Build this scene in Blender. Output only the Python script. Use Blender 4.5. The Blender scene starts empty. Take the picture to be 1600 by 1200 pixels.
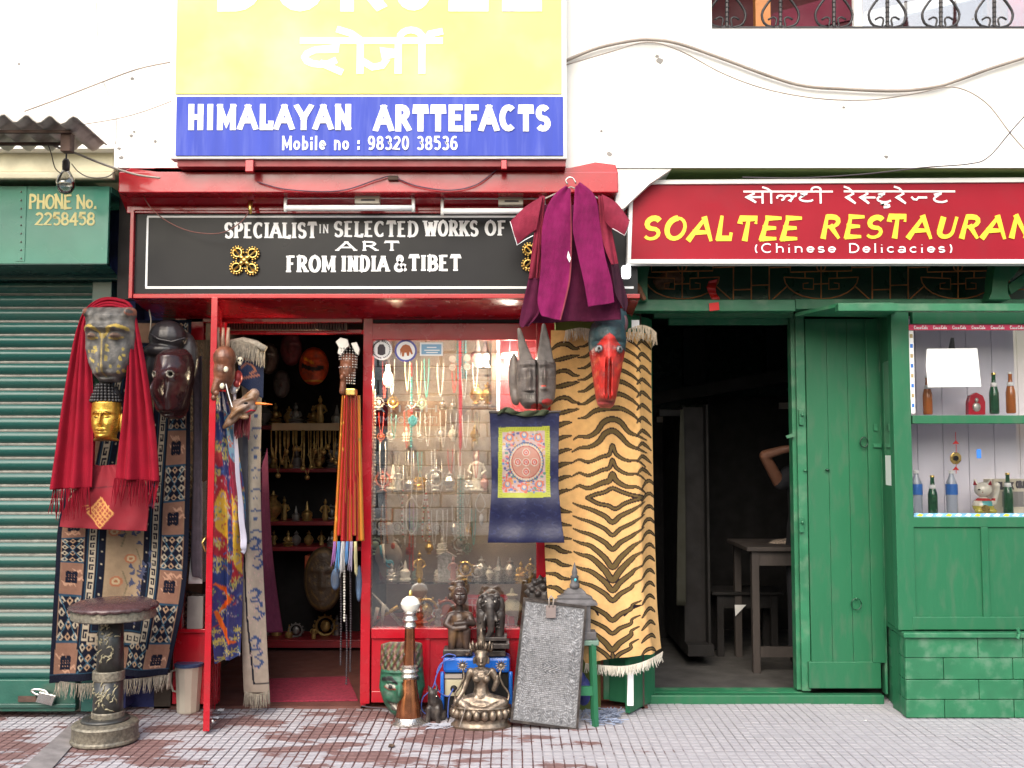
import bpy, math, random
import numpy as np
from mathutils import Vector, Matrix, noise
random.seed(7); RS = np.random.RandomState(5)
S = bpy.context.scene; COL = S.collection
# ---------------------------------------------------------------- camera, sky, sun, exposure
F = 1556.0; CY = -6.0; CZ = 1.55; PIT = math.radians(3.7)
cam = bpy.data.objects.new('camera', bpy.data.cameras.new('camera')); COL.objects.link(cam)
cam.location = (0, CY, CZ); cam.rotation_euler = (math.pi/2+PIT, 0, 0)
cam.data.sensor_width = 36; cam.data.lens = 36*F/1600; cam.data.clip_end = 500; cam.data.clip_start = .05
S.camera = cam
SUN_EL, SUN_AZ = 42, 196
w = bpy.data.worlds.new('World'); S.world = w; w.use_nodes = True
nt = w.node_tree; sky = nt.nodes.new('ShaderNodeTexSky'); sky.sky_type = 'NISHITA'; sky.sun_disc = False
sky.sun_elevation = math.radians(SUN_EL); sky.sun_rotation = math.radians(SUN_AZ)
sky.air_density = 1.6; sky.dust_density = 4.0; sky.ozone_density = 1.2
nt.links.new(sky.outputs[0], nt.nodes['Background'].inputs[0]); nt.nodes['Background'].inputs[1].default_value = .15
sl = bpy.data.lights.new('sun', 'SUN'); sl.energy = 1.5; sl.angle = math.radians(60); sl.color = (1, .98, .965)
so = bpy.data.objects.new('sun', sl); COL.objects.link(so)
_a, _e = math.radians(SUN_AZ), math.radians(SUN_EL)
so.rotation_euler = Vector((math.sin(_a)*math.cos(_e), math.cos(_a)*math.cos(_e), math.sin(_e))).to_track_quat('Z', 'Y').to_euler()
S.view_settings.view_transform = 'Standard'; S.view_settings.look = 'None'
S.view_settings.exposure = .95; S.view_settings.gamma = 1; S.view_settings.use_curve_mapping = False
S.render.engine = 'CYCLES'; S.cycles.max_bounces = 8; S.cycles.transparent_max_bounces = 12
# ---------------------------------------------------------------- helpers
cP, sP = math.cos(PIT), math.sin(PIT)
YO = 0.0                                 # set-back added to the depths of a whole shopfront
def at(px, py, Y):                       # the point at depth Y that the photograph shows at (px, py)
    dx = (px-800)/F; dy = (600-py)/F; Y = Y+YO
    t = (Y-CY)/(cP-dy*sP)
    return Vector((dx*t, Y, CZ+(sP+dy*cP)*t))
def atv(px, py, Y):
    dx = (px-800)/F; dy = (600-py)/F; t = (Y-CY)/(cP-dy*sP)
    return np.stack([dx*t, Y+0*t, CZ+(sP+dy*cP)*t], -1)
def gnd(px, py, z=0):
    dx = (px-800)/F; dy = (600-py)/F; t = (z-CZ)/(sP+dy*cP)
    return Vector((dx*t, CY+(cP-dy*sP)*t, z))
def sc(Y): return F/(Y-CY)               # photo pixels per metre at depth Y
def hx(h):
    v = [int(h[i:i+2], 16)/255 for i in (1, 3, 5)]
    return tuple(x/12.92 if x < .04045 else ((x+.055)/1.055)**2.4 for x in v)
def wloc(o):
    v = Vector((0, 0, 0))
    while o: v += o.location; o = o.parent
    return v
def tag(o, label=None, cat=None, group=None, kind=None):
    if label: o['label'] = label
    if cat: o['category'] = cat
    if group: o['group'] = group
    if kind: o['kind'] = kind
    return o
def thing(name, label, cat, loc=(0, 0, 0), group=None):
    o = bpy.data.objects.new(name, None); COL.objects.link(o); o.location = loc
    o.empty_display_size = .1
    return tag(o, label, cat, group)
def dup(o, off, label=None, rz=0):
    def cp(s, p):
        c = s.copy(); COL.objects.link(c); c.parent = p
        for ch in s.children: cp(ch, c)
        return c
    r = cp(o, None); r.location = o.location+Vector(off); r.rotation_euler.z = rz
    if label: r['label'] = label
    return r
MATS = {}
def mat(name, c, rough=.6, metal=0., var=.12, vs=6., dirt=None, da=.35, ds=3., bump=.15, bs=60., attr=False, spec=.5,
        stretch=(1, 1, 1), trans=0., emit=None, coat=0., sheen=0.):
    if name in MATS: return MATS[name]
    m = bpy.data.materials.new(name); m.use_nodes = True; n = m.node_tree.nodes; l = m.node_tree.links
    b = n['Principled BSDF']; b.inputs['Roughness'].default_value = rough; b.inputs['Metallic'].default_value = metal
    b.inputs['Specular IOR Level'].default_value = spec; b.inputs['Transmission Weight'].default_value = trans
    b.inputs['Coat Weight'].default_value = coat; b.inputs['Sheen Weight'].default_value = sheen
    geo = n.new('ShaderNodeNewGeometry'); mp = n.new('ShaderNodeVectorMath'); mp.operation = 'MULTIPLY'
    l.new(geo.outputs['Position'], mp.inputs[0]); mp.inputs[1].default_value = stretch
    def nz(s, d=4):
        t = n.new('ShaderNodeTexNoise'); t.inputs['Scale'].default_value = s; t.inputs['Detail'].default_value = d
        l.new(mp.outputs[0], t.inputs['Vector']); return t.outputs['Fac']
    def mix(a, bb, f):
        x = n.new('ShaderNodeMix'); x.data_type = 'RGBA'
        for s, v in ((6, a), (7, bb)):
            if isinstance(v, tuple): x.inputs[s].default_value = (*v[:3], 1)
            else: l.new(v, x.inputs[s])
        if isinstance(f, float): x.inputs[0].default_value = f
        else: l.new(f, x.inputs[0])
        return x.outputs[2]
    def ramp(f, a, bb, v0=0., v1=1.):
        r = n.new('ShaderNodeMapRange'); l.new(f, r.inputs[0])
        for i, v in zip((1, 2, 3, 4), (a, bb, v0, v1)): r.inputs[i].default_value = v
        return r.outputs[0]
    if attr:
        a = n.new('ShaderNodeAttribute'); a.attribute_name = 'Col'; base = a.outputs['Color']
        hs = n.new('ShaderNodeHueSaturation'); l.new(base, hs.inputs['Color'])
        l.new(ramp(nz(vs), .3, .7, 1-var, 1+var), hs.inputs['Value']); col = hs.outputs[0]
    else:
        hs = n.new('ShaderNodeHueSaturation'); hs.inputs['Color'].default_value = (*c, 1)
        l.new(ramp(nz(vs), .3, .7, 1-var, 1+var), hs.inputs['Value']); col = hs.outputs[0]
    if dirt: col = mix(col, dirt, ramp(nz(ds, 8), .5, .72, 0., da))
    l.new(col, b.inputs['Base Color'])
    if bump:
        bp = n.new('ShaderNodeBump'); bp.inputs['Strength'].default_value = bump; bp.inputs['Distance'].default_value = .004
        l.new(nz(bs, 5), bp.inputs['Height']); l.new(bp.outputs[0], b.inputs['Normal'])
        rr = ramp(nz(vs*1.7), .3, .7, max(rough-.08, .02), min(rough+.1, 1)); l.new(rr, b.inputs['Roughness'])
    if emit:
        b.inputs['Emission Color'].default_value = (*emit[:3], 1); b.inputs['Emission Strength'].default_value = emit[3]
    MATS[name] = m; return m
def glassmat(name, refl, tint=(1, 1, 1), rough=.0):
    m = bpy.data.materials.new(name); m.use_nodes = True; n = m.node_tree.nodes; l = m.node_tree.links
    n.remove(n['Principled BSDF']); out = n['Material Output']
    t = n.new('ShaderNodeBsdfTransparent'); t.inputs[0].default_value = (*tint, 1)
    g = n.new('ShaderNodeBsdfGlossy'); g.inputs['Roughness'].default_value = rough
    fr = n.new('ShaderNodeFresnel'); fr.inputs[0].default_value = 1.5
    ad = n.new('ShaderNodeMath'); ad.operation = 'ADD'; l.new(fr.outputs[0], ad.inputs[0]); ad.inputs[1].default_value = refl
    ad.use_clamp = True
    x = n.new('ShaderNodeMixShader'); l.new(ad.outputs[0], x.inputs[0]); l.new(t.outputs[0], x.inputs[1]); l.new(g.outputs[0], x.inputs[2])
    l.new(x.outputs[0], out.inputs[0]); return m
class MB:                                # gathers shapes that belong to one part
    def __init__(s): s.v = []; s.f = []; s.m = []; s.c = []
    def add(s, vs, fs, mi=0, col=None):
        o = len(s.v); s.v += [tuple(v) for v in vs]; s.f += [tuple(o+i for i in f) for f in fs]; s.m += [mi]*len(fs)
        s.c += [col if col else (1, 1, 1)]*len(vs); return s
    def box(s, x0, x1, y0, y1, z0, z1, mi=0, col=None):
        v = [(x, y, z) for z in (z0, z1) for y in (y0, y1) for x in (x0, x1)]
        return s.add(v, [(0, 2, 3, 1), (4, 5, 7, 6), (0, 1, 5, 4), (2, 6, 7, 3), (0, 4, 6, 2), (1, 3, 7, 5)], mi, col)
    def pbox(s, x0, y0, x1, y1, Yf, Yb, mi=0, col=None):   # a box whose front face the photo shows at this pixel rectangle
        ym = (y0+y1)/2; a, b = at(x0, ym, Yf), at(x1, ym, Yf)
        return s.box(a.x, b.x, Yf+YO, Yb+YO, at(800, y1, Yf).z, at(800, y0, Yf).z, mi, col)
    def prism(s, pts, Yf, Yb, mi=0, col=None, px=True):    # outline (pixels or x,z) with real thickness
        q = [at(p[0], p[1], Yf) if px else Vector((p[0], 0, p[1])) for p in pts]; n = len(q)
        A = sum(q[i].x*q[(i+1) % n].z-q[(i+1) % n].x*q[i].z for i in range(n))
        if A < 0: q = q[::-1]
        if px: Yf, Yb = Yf+YO, Yb+YO
        v = [(p.x, Yf, p.z) for p in q]+[(p.x, Yb, p.z) for p in q]
        return s.add(v, [tuple(range(n)), tuple(range(2*n-1, n-1, -1))]+[(i, i+n, (i+1) % n+n, (i+1) % n) for i in range(n)], mi, col)
    def tube(s, pts, r, n=6, mi=0, col=None, cap=True):
        pts = [Vector(p) for p in pts]; k = len(pts); R = r if isinstance(r, (list, tuple)) else [r]*k
        vs = []; up = Vector((0.3, 1, .2)).normalized()
        for i, p in enumerate(pts):
            d = (pts[min(i+1, k-1)]-pts[max(i-1, 0)]).normalized()
            a = d.cross(up)
            if a.length < .05: a = d.cross(Vector((1, 0, 0)))
            a.normalize(); b = d.cross(a)
            up = -b if b.dot(up) < 0 else b
            b = up-d*up.dot(d); b.normalize(); a = b.cross(d); up = b
            for j in range(n):
                t = 2*math.pi*j/n; vs.append(p+(a*math.cos(t)+b*math.sin(t))*R[i])
        fs = [(i*n+j, i*n+(j+1) % n, (i+1)*n+(j+1) % n, (i+1)*n+j) for i in range(k-1) for j in range(n)]
        if cap: fs += [tuple(range(n-1, -1, -1)), tuple(range((k-1)*n, k*n))]
        return s.add(vs, fs, mi, col)
    def lathe(s, c, prof, n=20, mi=0, col=None, axis='z', sx=1, sy=1):   # prof: (radius, height)
        vs = []
        for r, z in prof:
            for j in range(n):
                t = 2*math.pi*j/n; vs.append((c[0]+r*math.cos(t)*sx, c[1]+r*math.sin(t)*sy, c[2]+z))
        k = len(prof)
        fs = [(i*n+j, i*n+(j+1) % n, (i+1)*n+(j+1) % n, (i+1)*n+j) for i in range(k-1) for j in range(n)]
        fs += [tuple(range(n-1, -1, -1)), tuple(range((k-1)*n, k*n))]
        return s.add(vs, fs, mi, col)
    def ell(s, c, r, n=12, m=8, mi=0, col=None):
        if not isinstance(r, (tuple, list)): r = (r, r, r)
        vs = [(c[0], c[1], c[2]-r[2])]
        for i in range(1, m):
            p = -math.pi/2+math.pi*i/m
            for j in range(n):
                t = 2*math.pi*j/n; vs.append((c[0]+r[0]*math.cos(p)*math.cos(t), c[1]+r[1]*math.cos(p)*math.sin(t), c[2]+r[2]*math.sin(p)))
        vs.append((c[0], c[1], c[2]+r[2])); L = len(vs)-1
        fs = [(0, 1+(j+1) % n, 1+j) for j in range(n)]
        fs += [(1+i*n+j, 1+i*n+(j+1) % n, 1+(i+1)*n+(j+1) % n, 1+(i+1)*n+j) for i in range(m-2) for j in range(n)]
        fs += [(1+(m-2)*n+j, 1+(m-2)*n+(j+1) % n, L) for j in range(n)]
        return s.add(vs, fs, mi, col)
    def build(s, name, mats, parent=None, smooth=False, bevel=0, color=False, auto=False):
        if not isinstance(mats, (list, tuple)): mats = [mats]
        v = np.array(s.v, dtype=float)
        if parent: off = wloc(parent)
        else:
            mn, mx = v.min(0), v.max(0); off = Vector(((mn[0]+mx[0])/2, (mn[1]+mx[1])/2, mn[2]))
        v = v-np.array(off)
        me = bpy.data.meshes.new(name); me.from_pydata(v.tolist(), [], s.f)
        for m in mats: me.materials.append(m)
        if len(mats) > 1: me.polygons.foreach_set('material_index', s.m)
        if smooth: me.polygons.foreach_set('use_smooth', [True]*len(me.polygons))
        if color:
            a = me.color_attributes.new('Col', 'FLOAT_COLOR', 'POINT')
            a.data.foreach_set('color', np.concatenate([np.array(s.c, dtype=float), np.ones((len(s.c), 1))], 1).ravel())
        o = bpy.data.objects.new(name, me); COL.objects.link(o)
        if parent: o.parent = parent
        else: o.location = off
        if bevel:
            b = o.modifiers.new('bevel', 'BEVEL'); b.width = bevel; b.segments = 2; b.limit_method = 'ANGLE'
        if smooth and auto: me.set_sharp_from_angle(angle=math.radians(35))
        return o
def P1(name, mats, parent, *a, **k):     # one pixel box as one part
    bv = k.pop('bevel', .004); return MB().pbox(*a).build(name, mats, parent, bevel=bv, **k)
# ---- painting on the vertices of a sheet or a carved face, in photo pixels
class Cv:
    def __init__(s, x, y, u, v, base):
        s.x, s.y, s.u, s.v = x.ravel(), y.ravel(), u.ravel(), v.ravel(); s.c = np.tile(np.array(base, float), (s.x.size, 1))
        s.uv = False
    def xy(s): return (s.u, s.v) if s.uv else (s.x, s.y)
    def near(s, x0, y0, x1, y1):
        X, Y = s.xy(); i = np.nonzero((X >= x0) & (X <= x1) & (Y >= y0) & (Y <= y1))[0]; return i, X[i], Y[i]
    def rect(s, x0, y0, x1, y1, c):
        i, _, _ = s.near(x0, y0, x1, y1); s.c[i] = c
    def ell(s, cx, cy, rx, ry, c, inner=0.):
        i, X, Y = s.near(cx-rx, cy-ry, cx+rx, cy+ry); d = ((X-cx)/rx)**2+((Y-cy)/ry)**2; s.c[i[(d <= 1) & (d >= inner**2)]] = c
    def line(s, pts, w, c, w1=None):
        n = len(pts); W = [w if w1 is None else w1+(w-w1)*math.sin(math.pi*k/(n-1)) for k in range(n)]
        for k in range(n-1):
            (ax, ay), (bx, by) = pts[k], pts[k+1]; m = max(W[k], W[k+1])/2
            i, X, Y = s.near(min(ax, bx)-m, min(ay, by)-m, max(ax, bx)+m, max(ay, by)+m)
            if not len(i): continue
            L = (bx-ax)**2+(by-ay)**2+1e-12; t = np.clip(((X-ax)*(bx-ax)+(Y-ay)*(by-ay))/L, 0, 1)
            d = np.hypot(X-ax-t*(bx-ax), Y-ay-t*(by-ay)); ww = (W[k]+(W[k+1]-W[k])*t)/2
            s.c[i[d <= ww]] = c
    def poly(s, pts, c):
        xs = [p[0] for p in pts]; ys = [p[1] for p in pts]; i, X, Y = s.near(min(xs), min(ys), max(xs), max(ys))
        ins = np.zeros(len(i), bool); n = len(pts)
        for k in range(n):
            (x1, y1), (x2, y2) = pts[k], pts[(k+1) % n]
            if y1 == y2: continue
            cr = ((y1 > Y) != (y2 > Y)) & (X < (x2-x1)*(Y-y1)/(y2-y1)+x1); ins ^= cr
        s.c[i[ins]] = c
def spl(P, t):                           # smooth interpolation through rows of P
    P = np.array(P, float); n = len(P); x = np.clip(t, 0, 1)*(n-1); i = np.minimum(x.astype(int), n-2); f = (x-i)[..., None]
    p0, p1, p2, p3 = P[np.maximum(i-1, 0)], P[i], P[i+1], P[np.minimum(i+2, n-1)]
    return .5*((2*p1)+(p2-p0)*f+(2*p0-5*p1+4*p2-p3)*f*f+(3*p1-p0-3*p2+p3)*f**3)
def gridmesh(name, V, cols, m, parent, thick=0, smooth=True, closed=False):
    nt_, nu_ = V.shape[:2]; v = V.reshape(-1, 3); off = np.array(wloc(parent)) if parent else np.array([v[:, 0].mean(), v[:, 1].mean(), v[:, 2].min()])
    me = bpy.data.meshes.new(name); idx = np.arange(nt_*nu_).reshape(nt_, nu_)
    q = np.stack([idx[:-1, :-1], idx[1:, :-1], idx[1:, 1:], idx[:-1, 1:]], -1).reshape(-1, 4)
    me.vertices.add(len(v)); me.vertices.foreach_set('co', (v-off).ravel())
    me.loops.add(q.size); me.loops.foreach_set('vertex_index', q.ravel().astype(np.int32))
    me.polygons.add(len(q)); me.polygons.foreach_set('loop_start', (np.arange(len(q))*4).astype(np.int32))
    me.polygons.foreach_set('loop_total', np.full(len(q), 4, np.int32)); me.update(calc_edges=True)
    if smooth: me.polygons.foreach_set('use_smooth', np.ones(len(q), bool))
    if cols is not None:
        a = me.color_attributes.new('Col', 'FLOAT_COLOR', 'POINT')
        a.data.foreach_set('color', np.concatenate([cols, np.ones((len(cols), 1))], 1).ravel())
    me.materials.append(m)
    o = bpy.data.objects.new(name, me); COL.objects.link(o)
    if parent: o.parent = parent
    else: o.location = off
    if thick:
        s = o.modifiers.new('thickness', 'SOLIDIFY'); s.thickness = abs(thick); s.offset = 1 if thick < 0 else -1
    return o
def drape(name, A, B, Y, m, parent=None, nu=40, nt_=60, fold=None, base=(.5, .5, .5), paint=None, thick=.004):
    """cloth between two edges given in photo pixels (px, py[, Y]); t runs along the edges, u from A to B"""
    A = [(*p, Y) if len(p) == 2 else p for p in A]; B = [(*p, Y) if len(p) == 2 else p for p in B]
    t = np.linspace(0, 1, nt_)[:, None]*np.ones((1, nu)); u = np.linspace(0, 1, nu)[None, :]*np.ones((nt_, 1))
    a, b = spl(A, t), spl(B, t); p = a+(b-a)*u[..., None]
    V = atv(p[..., 0], p[..., 1], p[..., 2])
    if fold is not None: V[..., 1] += fold(u, t)
    cv = Cv(p[..., 0], p[..., 1], u, t, base)
    if paint: paint(cv)
    return gridmesh(name, V, cv.c, m, parent, thick)
def fringe(name, pts, ln, n, r, m, parent, Y=None, kind=None, sway=.25, knots=False):
    """hanging threads along a line of photo pixels; ln in metres"""
    mb = MB(); P = [(*p, Y) if len(p) == 2 else p for p in pts]
    for i in range(n):
        q = spl(P, np.array([(i+random.random()*.6)/n]))[0]; c = at(*q); l = ln*random.uniform(.8, 1.1); dx = random.uniform(-sway, sway)*l
        dy = random.uniform(-.2, .1)*l
        mb.tube([c, c+Vector((dx*.3, dy, -l*.5)), c+Vector((dx, dy*1.5, -l))], [r, r*1.2, r*.5], 3, cap=False)
    o = mb.build(name, m, parent)
    if kind: o['kind'] = kind
    return o
def relief(name, c, w, h, Y, m, parent=None, outl=None, D=.06, feat=None, paint=None, base=(.3, .3, .3), rot=0, yaw=0, n=56, cap=.12, back=.015):
    """a carved face: centre in photo pixels, w/h in pixels, domed front with features, closed back"""
    k = 1/sc(Y); t = np.linspace(0, 1, n)[:, None]*np.ones((1, n)); u = np.linspace(-1, 1, n)[None, :]*np.ones((n, 1))
    u = np.sin(u*math.pi/2); hw = np.interp(t, *zip(*outl)) if outl else np.sqrt(np.clip(1-(2*t-1)**2, .001, 1))
    X = u*hw; d = D*np.sqrt(np.clip(1-u*u, 0, 1))*np.clip(np.minimum(t, 1-t)/cap, 0.02, 1)**.5
    if feat is not None: d = d+feat(X, t)*D*np.clip((1-np.abs(u))/.12, 0, 1)
    lx, lz = X*w/2*k, (.5-t)*h*k; ly = -d
    cr, sr, cyw, syw = math.cos(rot), math.sin(rot), math.cos(yaw), math.sin(yaw)
    lx2, ly2 = lx*cyw-ly*syw, lx*syw+ly*cyw
    o = at(c[0], c[1], Y); gx, gz = lx2*cr-lz*sr, lx2*sr+lz*cr
    V = np.stack([o.x+gx, o.y+ly2, o.z+gz], -1)
    cv = Cv(X, t, X, t, base)
    cv.d = d.ravel()/D
    if paint: paint(cv)
    ob = gridmesh(name, V, cv.c, m, parent, 0)
    me = ob.data; off = np.array(wloc(ob)); idx = np.arange(n*n).reshape(n, n)     # closed back
    ring = list(idx[0, :])+list(idx[1:, -1])+list(idx[-1, ::-1][1:])+list(idx[1:-1, 0][::-1])
    import bmesh; bm = bmesh.new(); bm.from_mesh(me); bm.verts.ensure_lookup_table(); L = bm.verts.layers.float_color['Col']
    new = []
    R = [bm.verts[i] for i in ring]; q = len(ring)
    for r0 in R:
        v = bm.verts.new(r0.co+Vector((0, back, 0))); v[L] = r0[L]; new.append(v)
    for i in range(q):
        try: bm.faces.new((R[i], R[(i+1) % q], new[(i+1) % q], new[i]))
        except ValueError: pass
    bm.faces.new(new); bm.to_mesh(me); bm.free()
    return ob
def G(x, y, cx, cy, sx, sy, a): return a*np.exp(-((x-cx)/sx)**2-((y-cy)/sy)**2)
def blob(name, parts, Y, m, parent=None, vox=.006, colf=None, smooth=6):
    """one continuous body grown from chains ('c',[(px,py,dY,r_px)..]) and ellipsoids ('e',px,py,dY,rx,ry,rz) at depth Y"""
    k = 1/sc(Y); mb = MB()
    for p in parts:
        if p[0] == 'e':
            c = at(p[1], p[2], Y); mb.ell((c.x, c.y+p[3]*k, c.z), (p[4]*k, p[5]*k, p[6]*k), 14, 10)
        else:
            for a, b in zip(p[1][:-1], p[1][1:]):
                ca, cb = at(a[0], a[1], Y), at(b[0], b[1], Y); ca.y += a[2]*k; cb.y += b[2]*k
                mb.tube([ca, cb], [a[3]*k, b[3]*k], 10); mb.ell(ca, a[3]*k, 10, 8); mb.ell(cb, b[3]*k, 10, 8)
    o = mb.build(name, m, parent)
    r = o.modifiers.new('r', 'REMESH'); r.mode = 'VOXEL'; r.voxel_size = vox; r.use_smooth_shade = True
    s = o.modifiers.new('s', 'SMOOTH'); s.iterations = smooth; s.factor = .5
    dg = bpy.context.evaluated_depsgraph_get(); me = bpy.data.meshes.new_from_object(o.evaluated_get(dg))
    o.modifiers.clear(); old = o.data; o.data = me; bpy.data.meshes.remove(old); me.name = name
    if not me.materials: me.materials.append(m)
    if colf:
        co = np.empty(len(me.vertices)*3); me.vertices.foreach_get('co', co); co = co.reshape(-1, 3)+np.array(wloc(o))
        cc = colf(co); a = me.color_attributes.new('Col', 'FLOAT_COLOR', 'POINT')
        a.data.foreach_set('color', np.concatenate([cc, np.ones((len(cc), 1))], 1).ravel())
    return o
def pl(pts, Y): return [at(p[0], p[1], p[2] if len(p) > 2 else Y) for p in pts]
def wire(name, pts, Y, r, m, label=None, cat='cable', parent=None, n=30, twist=0):
    P = [(*p, Y) if len(p) == 2 else p for p in pts]; q = spl(P, np.linspace(0, 1, n))
    o = MB().tube([at(*p) for p in q], r, 5).build(name, m, parent, smooth=True)
    if label: tag(o, label, cat)
    return o
# ---- lettering
def ftext(body, x0, y0, x1, y1, Y, m, parent, bold=0., name='lettering', shear=0., depth=.002):
    cu = bpy.data.curves.new('t', 'FONT'); cu.body = body; cu.offset = bold; cu.shear = shear; cu.extrude = .01; cu.resolution_u = 4
    to = bpy.data.objects.new('t', cu); COL.objects.link(to); bpy.context.view_layer.update()
    dg = bpy.context.evaluated_depsgraph_get(); me = bpy.data.meshes.new_from_object(to.evaluated_get(dg))
    bpy.data.objects.remove(to); bpy.data.curves.remove(cu)
    n = len(me.vertices); co = np.empty(n*3); me.vertices.foreach_get('co', co); co = co.reshape(-1, 3)
    mn, mx = co.min(0), co.max(0); a, b = at(x0, (y0+y1)/2, Y), at(x1, (y0+y1)/2, Y); z0, z1 = at(800, y1, Y).z, at(800, y0, Y).z
    q = (co-mn)/(mx-mn+1e-9); off = wloc(parent)
    out = np.stack([a.x+(b.x-a.x)*q[:, 0]-off.x, Y-depth*q[:, 2]-off.y, z0+(z1-z0)*q[:, 1]-off.z], -1)
    me.vertices.foreach_set('co', out.ravel()); me.materials.clear(); me.materials.append(m); me.update()
    o = bpy.data.objects.new(name, me); COL.objects.link(o); o.parent = parent; return o
def arc(cx, cy, rx, ry, a0, a1, n=9): return [(cx+rx*math.cos(math.radians(a0+(a1-a0)*i/n)), cy+ry*math.sin(math.radians(a0+(a1-a0)*i/n))) for i in range(n+1)]
GL = {'A': (.8, [[(0, 0), (.4, 1)], [(.4, 1), (.8, 0)], [(.16, .33), (.64, .33)]]),
 'B': (.62, [[(.1, 0), (.1, 1)], [(.1, 1)]+arc(.3, .76, .24, .24, 90, -90, 6)+[(.1, .52)], [(.3, .52)]+arc(.34, .26, .26, .26, 90, -90, 6)+[(.1, 0)]]),
 'C': (.68, [arc(.36, .5, .34, .5, 50, 310, 14)]),
 'D': (.7, [[(.1, 0), (.1, 1)], [(.1, 1)]+arc(.3, .5, .36, .5, 90, -90, 9)+[(.1, 0)]]),
 'E': (.58, [[(.1, 0), (.1, 1)], [(.1, 1), (.54, 1)], [(.1, .52), (.44, .52)], [(.1, 0), (.56, 0)]]),
 'F': (.56, [[(.1, 0), (.1, 1)], [(.1, 1), (.54, 1)], [(.1, .52), (.44, .52)]]),
 'H': (.7, [[(.1, 0), (.1, 1)], [(.6, 0), (.6, 1)], [(.1, .5), (.6, .5)]]),
 'I': (.25, [[(.12, 0), (.12, 1)]]),
 'K': (.7, [[(.1, 0), (.1, 1)], [(.62, 1), (.12, .42)], [(.26, .6), (.66, 0)]]),
 'L': (.56, [[(.1, 0), (.1, 1)], [(.1, 0), (.54, 0), (.54, .18)]]),
 'M': (.9, [[(.1, 0), (.1, 1)], [(.1, 1), (.45, .2), (.8, 1)], [(.8, 1), (.8, 0)]]),
 'N': (.74, [[(.1, 0), (.1, 1)], [(.1, 1), (.64, 0)], [(.64, 0), (.64, 1)]]),
 'O': (.74, [arc(.37, .5, .33, .5, 90, 450, 18)]),
 'P': (.6, [[(.1, 0), (.1, 1)], [(.1, 1)]+arc(.3, .74, .26, .26, 90, -90, 6)+[(.1, .48)]]),
 'R': (.68, [[(.1, 0), (.1, 1)], [(.1, 1)]+arc(.3, .75, .26, .25, 90, -90, 6)+[(.1, .5)], [(.32, .5), (.64, 0)]]),
 'S': (.6, [arc(.3, .74, .24, .26, 30, 270, 9)+arc(.3, .24, .26, .25, 90, -150, 9)[1:]]),
 'T': (.66, [[(.33, 0), (.33, 1)], [(.04, .84), (.04, 1), (.62, 1), (.62, .84)]]),
 'U': (.7, [[(.1, 1), (.1, .3)]+arc(.35, .28, .25, .28, 180, 360, 8)+[(.6, .3), (.6, 1)]]),
 'W': (1.0, [[(0, 1), (.25, 0)], [(.25, 0), (.5, .9)], [(.5, .9), (.75, 0)], [(.75, 0), (1, 1)]]),
 '&': (.75, [[(.72, 0), (.2, .7)]+arc(.33, .8, .15, .18, 200, -60, 9)+[(.1, .4)]+arc(.28, .22, .24, .22, 150, 340, 8)+[(.66, .45)]]),
 'c': (.52, [arc(.28, .32, .22, .3, 50, 310, 10)]),
 'h': (.6, [[(.1, 0), (.1, 1)], arc(.3, .4, .2, .24, 180, 0, 6)+[(.5, 0)]]), 'n': (.6, [[(.1, 0), (.1, .66)], arc(.3, .4, .2, .24, 180, 0, 6)+[(.5, 0)]]),
 'i': (.22, [[(.1, 0), (.1, .52)], [(.1, .84), (.1, .9)]]), 'l': (.22, [[(.1, 0), (.1, 1)]]),
 'e': (.54, [[(.07, .33), (.48, .33)]+arc(.27, .33, .21, .3, 0, 320, 12)]),
 's': (.46, [arc(.22, .48, .17, .15, 30, 270, 7)+arc(.22, .17, .18, .15, 90, -150, 7)[1:]]),
 'a': (.56, [arc(.27, .44, .19, .2, 150, 0, 6)+[(.46, 0)], arc(.25, .17, .2, .16, 20, 380, 10)]),
 'o': (.56, [arc(.27, .32, .22, .3, 90, 450, 12)]),
 '(': (.3, [arc(.36, .42, .26, .62, 130, 230, 6)]), ')': (.3, [arc(-.06, .42, .26, .62, 50, -50, 6)]),
 '.': (.2, [[(.1, .02), (.1, .1)]]), '-': (.3, [[(.04, .4), (.26, .4)]]), ' ': (.4, []),
 '2': (.6, [arc(.3, .72, .24, .26, 160, -30, 8)+[(.04, 0), (.58, 0)]]), '4': (.6, [[(.44, 0), (.44, .98)], [(.42, .96), (.04, .32)], [(.04, .3), (.58, .3)]]),
 '5': (.58, [[(.52, 1), (.12, 1), (.1, .6)]+arc(.28, .32, .26, .32, 120, -140, 9)]),
 '8': (.6, [arc(.3, .74, .21, .25, 90, 450, 12), arc(.3, .25, .25, .26, 90, 450, 12)])}
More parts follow.
